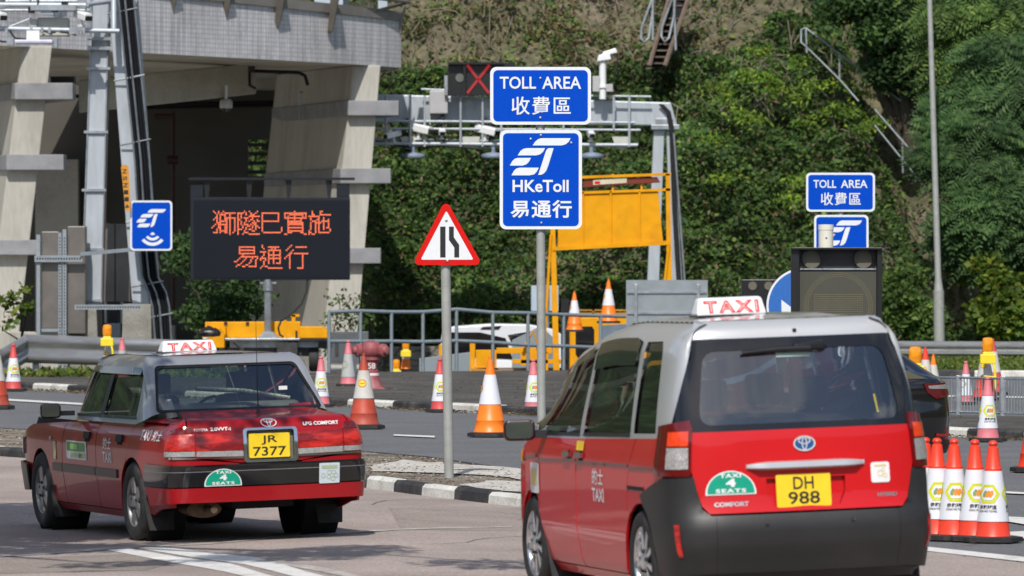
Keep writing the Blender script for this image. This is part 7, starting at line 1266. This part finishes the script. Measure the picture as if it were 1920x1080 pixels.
for sd in (1, -1):
    y_ = bs_.S; arx = lambda yc, n=16: [(yc + .37 * math.cos(R(a)), .33 + .37 * math.sin(R(a))) for a in np.linspace(190, -10, n)]
    bs_.patch('body', [(0, .22), (y_(-.6) * sd, .2)] + [(y_(a) * sd, b) for a, b in arx(0)] + [(y_(.6) * sd, .2), (y_(2.2) * sd, .2)] + [(y_(a) * sd, b) for a, b in arx(2.82)] + [(be * sd, .25), (be * sd, 1.5), (0, 1.5)], M_bk, blk, .07, holes=[[(0.001 * sd, 1.09), (bs_.Rr(-.62) * sd, 1.09), (bs_.Rr(-.55) * sd, 1.33), (.001 * sd, 1.33)], [(y_(y) * sd, z) for y, z in [(-.15, 1.04), (-.25, 1.31), (1.8, 1.31), (2.2, 1.04)]]], rim=0)
    bs_.patch('side_window', [(y_(y) * sd, z) for y, z in [(-.15, 1.04), (-.25, 1.31), (1.8, 1.31), (2.2, 1.04)]], glass('dark_glass', (0, 0, 0)), blk, out=-.01, rim=0)
    tb = bs_.patch('tail_light', [(bs_.Rr(-.50) * sd, .86), (bs_.Rr(-.45) * sd, .95), (y_(-.55) * sd, .985), (y_(-.75) * sd, .86), (bs_.Rr(-.62) * sd, .79)], M_tailred, blk, out=.012); bs_.patch('clear_lens', [(bs_.Rr(-.52) * sd, .90), (bs_.Rr(-.50) * sd, .93), (y_(-.66) * sd, .96), (y_(-.78) * sd, .89)], M_clear, tb, out=.016)
    for yy in (0, 2.82): mb = MB(); mb.lathe([(.37, -.14), (.37, .16)], 20, Matrix.Translation((-sd * .7, yy, .33)) @ Matrix.Rotation(R(90), 4, 'Y')); mb.F = mb.F[:-2]; mb.build('wheel_well', M_dark, blk, 60); car_wheel(blk, Vector((-sd * .80, yy, .33)), -sd, .33, .2, .22, 'five', M_alu)
bs_.patch('rear_screen', [(bs_.Rr(-.62), 1.09), (bs_.Rr(-.55), 1.33), (bs_.Rr(.55), 1.33), (bs_.Rr(.62), 1.09)], glass('rear_glass', (0, 0, 0)), blk, out=-.01, rim=0)
ol = bs_.pt(np.linspace(-be, be, 120), np.full(120, 1.495), 0); V, T = tri2d([(p[0], p[1]) for p in ol], .15); mesh_obj('roof_panel', np.column_stack([V, np.full(len(V), 1.445)]), T, M_bk, blk, 180)
bs_.patch('lower_bumper', [(y_(-.5), .22), (y_(-.5), .36), (-y_(-.5), .36), (-y_(-.5), .22)], M_blackp, blk, out=.02); bs_.patch('reflector_strip', [(bs_.Rr(-.80), .40), (bs_.Rr(-.60), .40), (bs_.Rr(-.60), .43), (bs_.Rr(-.80), .43)], M_tail, blk, out=.025); bs_.patch('reflector_strip', [(bs_.Rr(.80), .40), (bs_.Rr(.60), .40), (bs_.Rr(.60), .43), (bs_.Rr(.80), .43)], M_tail, blk, out=.025)
bs_.decal('emblem', *emblem(1), bs_.Rr(0), .95, M_chrome, blk, .01); badge_plate(blk, (0, -1.19, .76), .34, .19, [('BG', .15, .085, 0, .0)])
MB().bx((-.7, -.4, .4), (.7, 2.2, .5)).hexa([(-.6, .5, .5), (.6, .5, .5), (.6, .7, .5), (-.6, .7, .5)], [(-.55, .3, 1.1), (.55, .3, 1.1), (.55, .42, 1.1), (-.55, .42, 1.1)]).build('cabin', M_cabin, blk, 0)
# ================================================================ TREES AND PLANTS
M_bark = mat('dark_bark', (.07, .055, .04), .9, 0, .3, 6, .8, 20)
def branchy(base, tips, r0, seed, sub=2, r1=.012):
    rnd = random.Random(seed); mb = MB(); ends = []
    for tp in tips:
        a = Vector(base); b = Vector(tp); mid = a.lerp(b, .45) + Vector((rnd.uniform(-.3, .3), rnd.uniform(-.2, .2), rnd.uniform(0, .4))); m2 = a.lerp(b, .75) + Vector((rnd.uniform(-.2, .2), rnd.uniform(-.2, .2), rnd.uniform(0, .25)))
        mb.tube([a, mid, m2, b], [r0, r0 * .55, r0 * .3, r1], 7)
        for _ in range(sub):
            c = mid.lerp(b, rnd.random()); e_ = c + Vector((rnd.uniform(-1, 1), rnd.uniform(-.8, .3), rnd.uniform(-.3, .9))) * .6 * max(.4, (b - a).length * .22); mb.tube([c, c.lerp(e_, .5) + Vector((0, 0, .1)), e_], [r0 * .22, r0 * .14, .006], 5); ends.append(e_)
        ends.append(b)
    return mb, ends
def crown_leaves(name, clumps, n, size, m, par, aspect=.5, spread=(1, .8, .6), droop=0, nrm=None):
    P_ = []; w_ = np.array([c[1] ** 2 for c in clumps]); w_ = w_ / w_.sum()
    for (c, r_), k in zip(clumps, RNG.multinomial(n, w_)):
        g = RNG.normal(size=(k, 3)); g /= np.linalg.norm(g, axis=1)[:, None]; rad = r_ * (.55 + .5 * RNG.random(k))[:, None]; q = np.array(c) + g * rad * np.array(spread); q[:, 2] -= droop * (np.hypot(q[:, 0] - c[0], q[:, 1] - c[1]) ** 2); P_.append(q)
    return leaves(name, np.vstack(P_), size, m, kind=None, parent=par, aspect=aspect, bias=.35, nrm=nrm)
def pinnate(name, clumps, fronds, m, par, L=.75):
    """feather-like fronds: rows of leaflets on a drooping rib"""
    V = []
    w_ = np.array([c[1] ** 2 for c in clumps]); w_ /= w_.sum()
    for (c, r_), k in zip(clumps, RNG.multinomial(fronds, w_)):
        for _ in range(k):
            g = RNG.normal(size=3); g /= np.linalg.norm(g); g[1] = -abs(g[1]) * .8; o_ = np.array(c) + g * r_ * RNG.uniform(.5, 1.05) * np.array([1, .8, .6]); h = np.array([g[0] + RNG.normal() * .5, g[1] * .5 - .1, 0]); nn = np.array([RNG.normal() * .35, -.75, .65]); nn /= np.linalg.norm(nn); h = h - nn * h.dot(nn); h /= np.linalg.norm(h); ll = L * RNG.uniform(.6, 1.2); s_ = np.cross(h, nn); slope = RNG.uniform(-.1, .7)
            for j in range(9):
                t_ = .15 + .85 * j / 8; b = o_ + h * ll * t_ + np.array([0, 0, -slope * ll * t_ * t_]); lw = ll * .30 * math.sin(PI * min(.97, t_ * .8 + .18))
                for sg in (-1, 1): tip = b + s_ * sg * lw + h * lw * .4 + np.array([0, 0, -.15 * lw]); e2 = h * ll * .05; V.append([b - e2 * .4, (b + tip) / 2 - e2, tip, (b + tip) / 2 + e2 * 1.1])
    A = np.array(V).reshape(-1, 3); n = len(V); me = bpy.data.meshes.new(name); me.from_pydata(A.tolist(), [], [(4 * i, 4 * i + 1, 4 * i + 2, 4 * i + 3) for i in range(n)]); me.materials.append(m); ob = bpy.data.objects.new(name, me); link(ob, par); return ob
def tree(name, label, base, tips, r0, seed, n, size, m, crad=(.5, .9), pin=0, group=None, aspect=.5, extra=(), trunk=0):
    b0 = Vector(base); t = thing(name, label, 'tree', base, 0, group); rnd = random.Random(seed); mb, ends = branchy((0, 0, trunk), [Vector(p) - b0 for p in tips], r0, seed); (mb.tube([(0, 0, 0), (.05, 0, trunk * .5), (0, 0, trunk + .1)], [r0 * 1.3, r0 * 1.1, r0]) if trunk else 0); mb.build('trunk', M_bark, t, 60)
    cl = [((e_.x, e_.y, e_.z), rnd.uniform(*crad)) for e_ in ends] + [((Vector(p) - b0)[:], r_) for p, r_ in extra]
    if pin: pinnate('crown', cl, pin, m, t)
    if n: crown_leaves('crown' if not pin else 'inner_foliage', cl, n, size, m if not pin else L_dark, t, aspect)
    return t
L_blue = leafmat('leaf_cool_green', [(0, (.026, .06, .020)), (.6, (.052, .11, .034)), (1, (.10, .17, .05))])
L_yg = leafmat('leaf_yellow_green', [(0, (.05, .09, .012)), (.6, (.10, .17, .02)), (1, (.26, .30, .04))])
def T_(px, py, d): return P(px, py, d)
tree('feathery_tree', 'large tree with drooping feathery leaves filling the right edge', T_(1980, 560, 143), [T_(x, y, d) for x, y, d in [(1800, 300, 141.5), (1850, 240, 141.5), (1910, 170, 142), (1900, 330, 141), (1830, 440, 141.5), (1840, 390, 141), (1810, 200, 143), (1930, 420, 141), (1880, 100, 143)]], .25, 3, 5000, (.10, .20), L_blue, (.55, .95), pin=2700)
tree('dark_tree', 'dark leafy tree hanging over the slope at the top right', T_(1710, 300, 153), [T_(x, y, d) for x, y, d in [(1600, 0, 152), (1670, 30, 152), (1730, 100, 152.5), (1680, -20, 152), (1740, -10, 152), (1560, -30, 152), (1710, 60, 152)]], .2, 5, 12000, (.10, .22), L_dark, (.5, .85), aspect=.6)
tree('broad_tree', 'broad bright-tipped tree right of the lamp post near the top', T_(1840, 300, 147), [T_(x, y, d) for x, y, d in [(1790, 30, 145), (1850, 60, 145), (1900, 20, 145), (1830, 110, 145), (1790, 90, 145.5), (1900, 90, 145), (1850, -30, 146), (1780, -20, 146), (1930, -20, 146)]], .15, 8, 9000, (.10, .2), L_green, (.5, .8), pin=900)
tree('bushy_shrub', 'bright leafy shrub low at the right edge above the crash barrier', T_(1880, 650, 138), [T_(x, y, d) for x, y, d in [(1850, 600, 137.3), (1885, 560, 137.3), (1915, 590, 137), (1870, 530, 138), (1920, 530, 137.6), (1850, 500, 138.5), (1910, 620, 137)]], .05, 12, 3800, (.12, .24), L_yg, (.28, .5), aspect=.75)
tree('bushy_shrub', 'rounded green shrub right behind the matrix sign at the slope foot', T_(1700, 640, 141), [T_(x, y, d) for x, y, d in [(1690, 560, 140), (1720, 590, 140), (1670, 600, 140), (1700, 520, 141), (1660, 540, 141), (1740, 620, 140)]], .05, 14, 4200, (.10, .20), L_green, (.4, .6), aspect=.6)
tree('bushy_shrub', 'pale green shrub between the lamp post and the right edge shrub', T_(1800, 560, 143), [T_(x, y, d) for x, y, d in [(1790, 470, 142), (1820, 440, 142), (1800, 510, 142), (1830, 490, 142.3)]], .04, 15, 2200, (.10, .2), L_yg, (.3, .45), aspect=.6)
tree('sparse_tree', 'thin sparse tree in front of the pale pier right of the message board', T_(650, 705, 130), [T_(x, y, d) for x, y, d in [(635, 555, 129.5), (660, 560, 129.5), (645, 590, 129.5), (625, 600, 129.5), (672, 600, 129.5), (655, 640, 129.5), (630, 660, 129.5), (668, 660, 129.5)]], .03, 21, 520, (.07, .14), L_green, (.25, .42), aspect=.6)
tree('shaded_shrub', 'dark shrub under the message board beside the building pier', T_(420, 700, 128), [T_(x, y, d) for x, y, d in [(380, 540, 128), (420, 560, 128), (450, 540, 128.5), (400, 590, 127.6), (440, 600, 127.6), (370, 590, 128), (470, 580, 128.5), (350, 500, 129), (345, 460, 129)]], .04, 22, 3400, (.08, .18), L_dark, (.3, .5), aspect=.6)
tree('leafy_sapling', 'young plant with big light leaves in front of the left pier', T_(40, 640, 119.5), [T_(x, y, d) for x, y, d in [(12, 560, 119.3), (42, 545, 119.3), (48, 575, 119.3), (20, 600, 119), (8, 595, 119)]], .02, 23, 110, (.12, .22), L_yg, (.12, .28), aspect=.8)
# roadside tree outside the picture on the left, whose limb shades the sedan
tt = tree('roadside_tree', 'street tree beside the near road, whose shade falls on the sedan taxi', (-7.4, 44, 0), [(-5.0, 42.6, 6.6), (-4.2, 43.8, 6.6), (-4.0, 45.2, 6.9), (-5.2, 45.5, 7.2), (-4.0, 42.2, 6.5), (-4.1, 43.4, 7.1), (-3.9, 44.6, 7.4), (-6.5, 40.5, 7.0), (-2.9, 41.4, 6.4), (-4.6, 39.6, 6.6), (-2.4, 37.6, 6.2), (-.7, 36.6, 6.2), (-3.6, 36.8, 6.5), (-4.8, 45.8, 6.7), (-4.5, 44.2, 6.6), (-4.3, 42.8, 6.6), (-4.4, 41.4, 6.7), (-5.1, 46.8, 7.0)], .18, 31, 19000, (.10, .2), L_green, (.45, .8), aspect=.6, trunk=6)
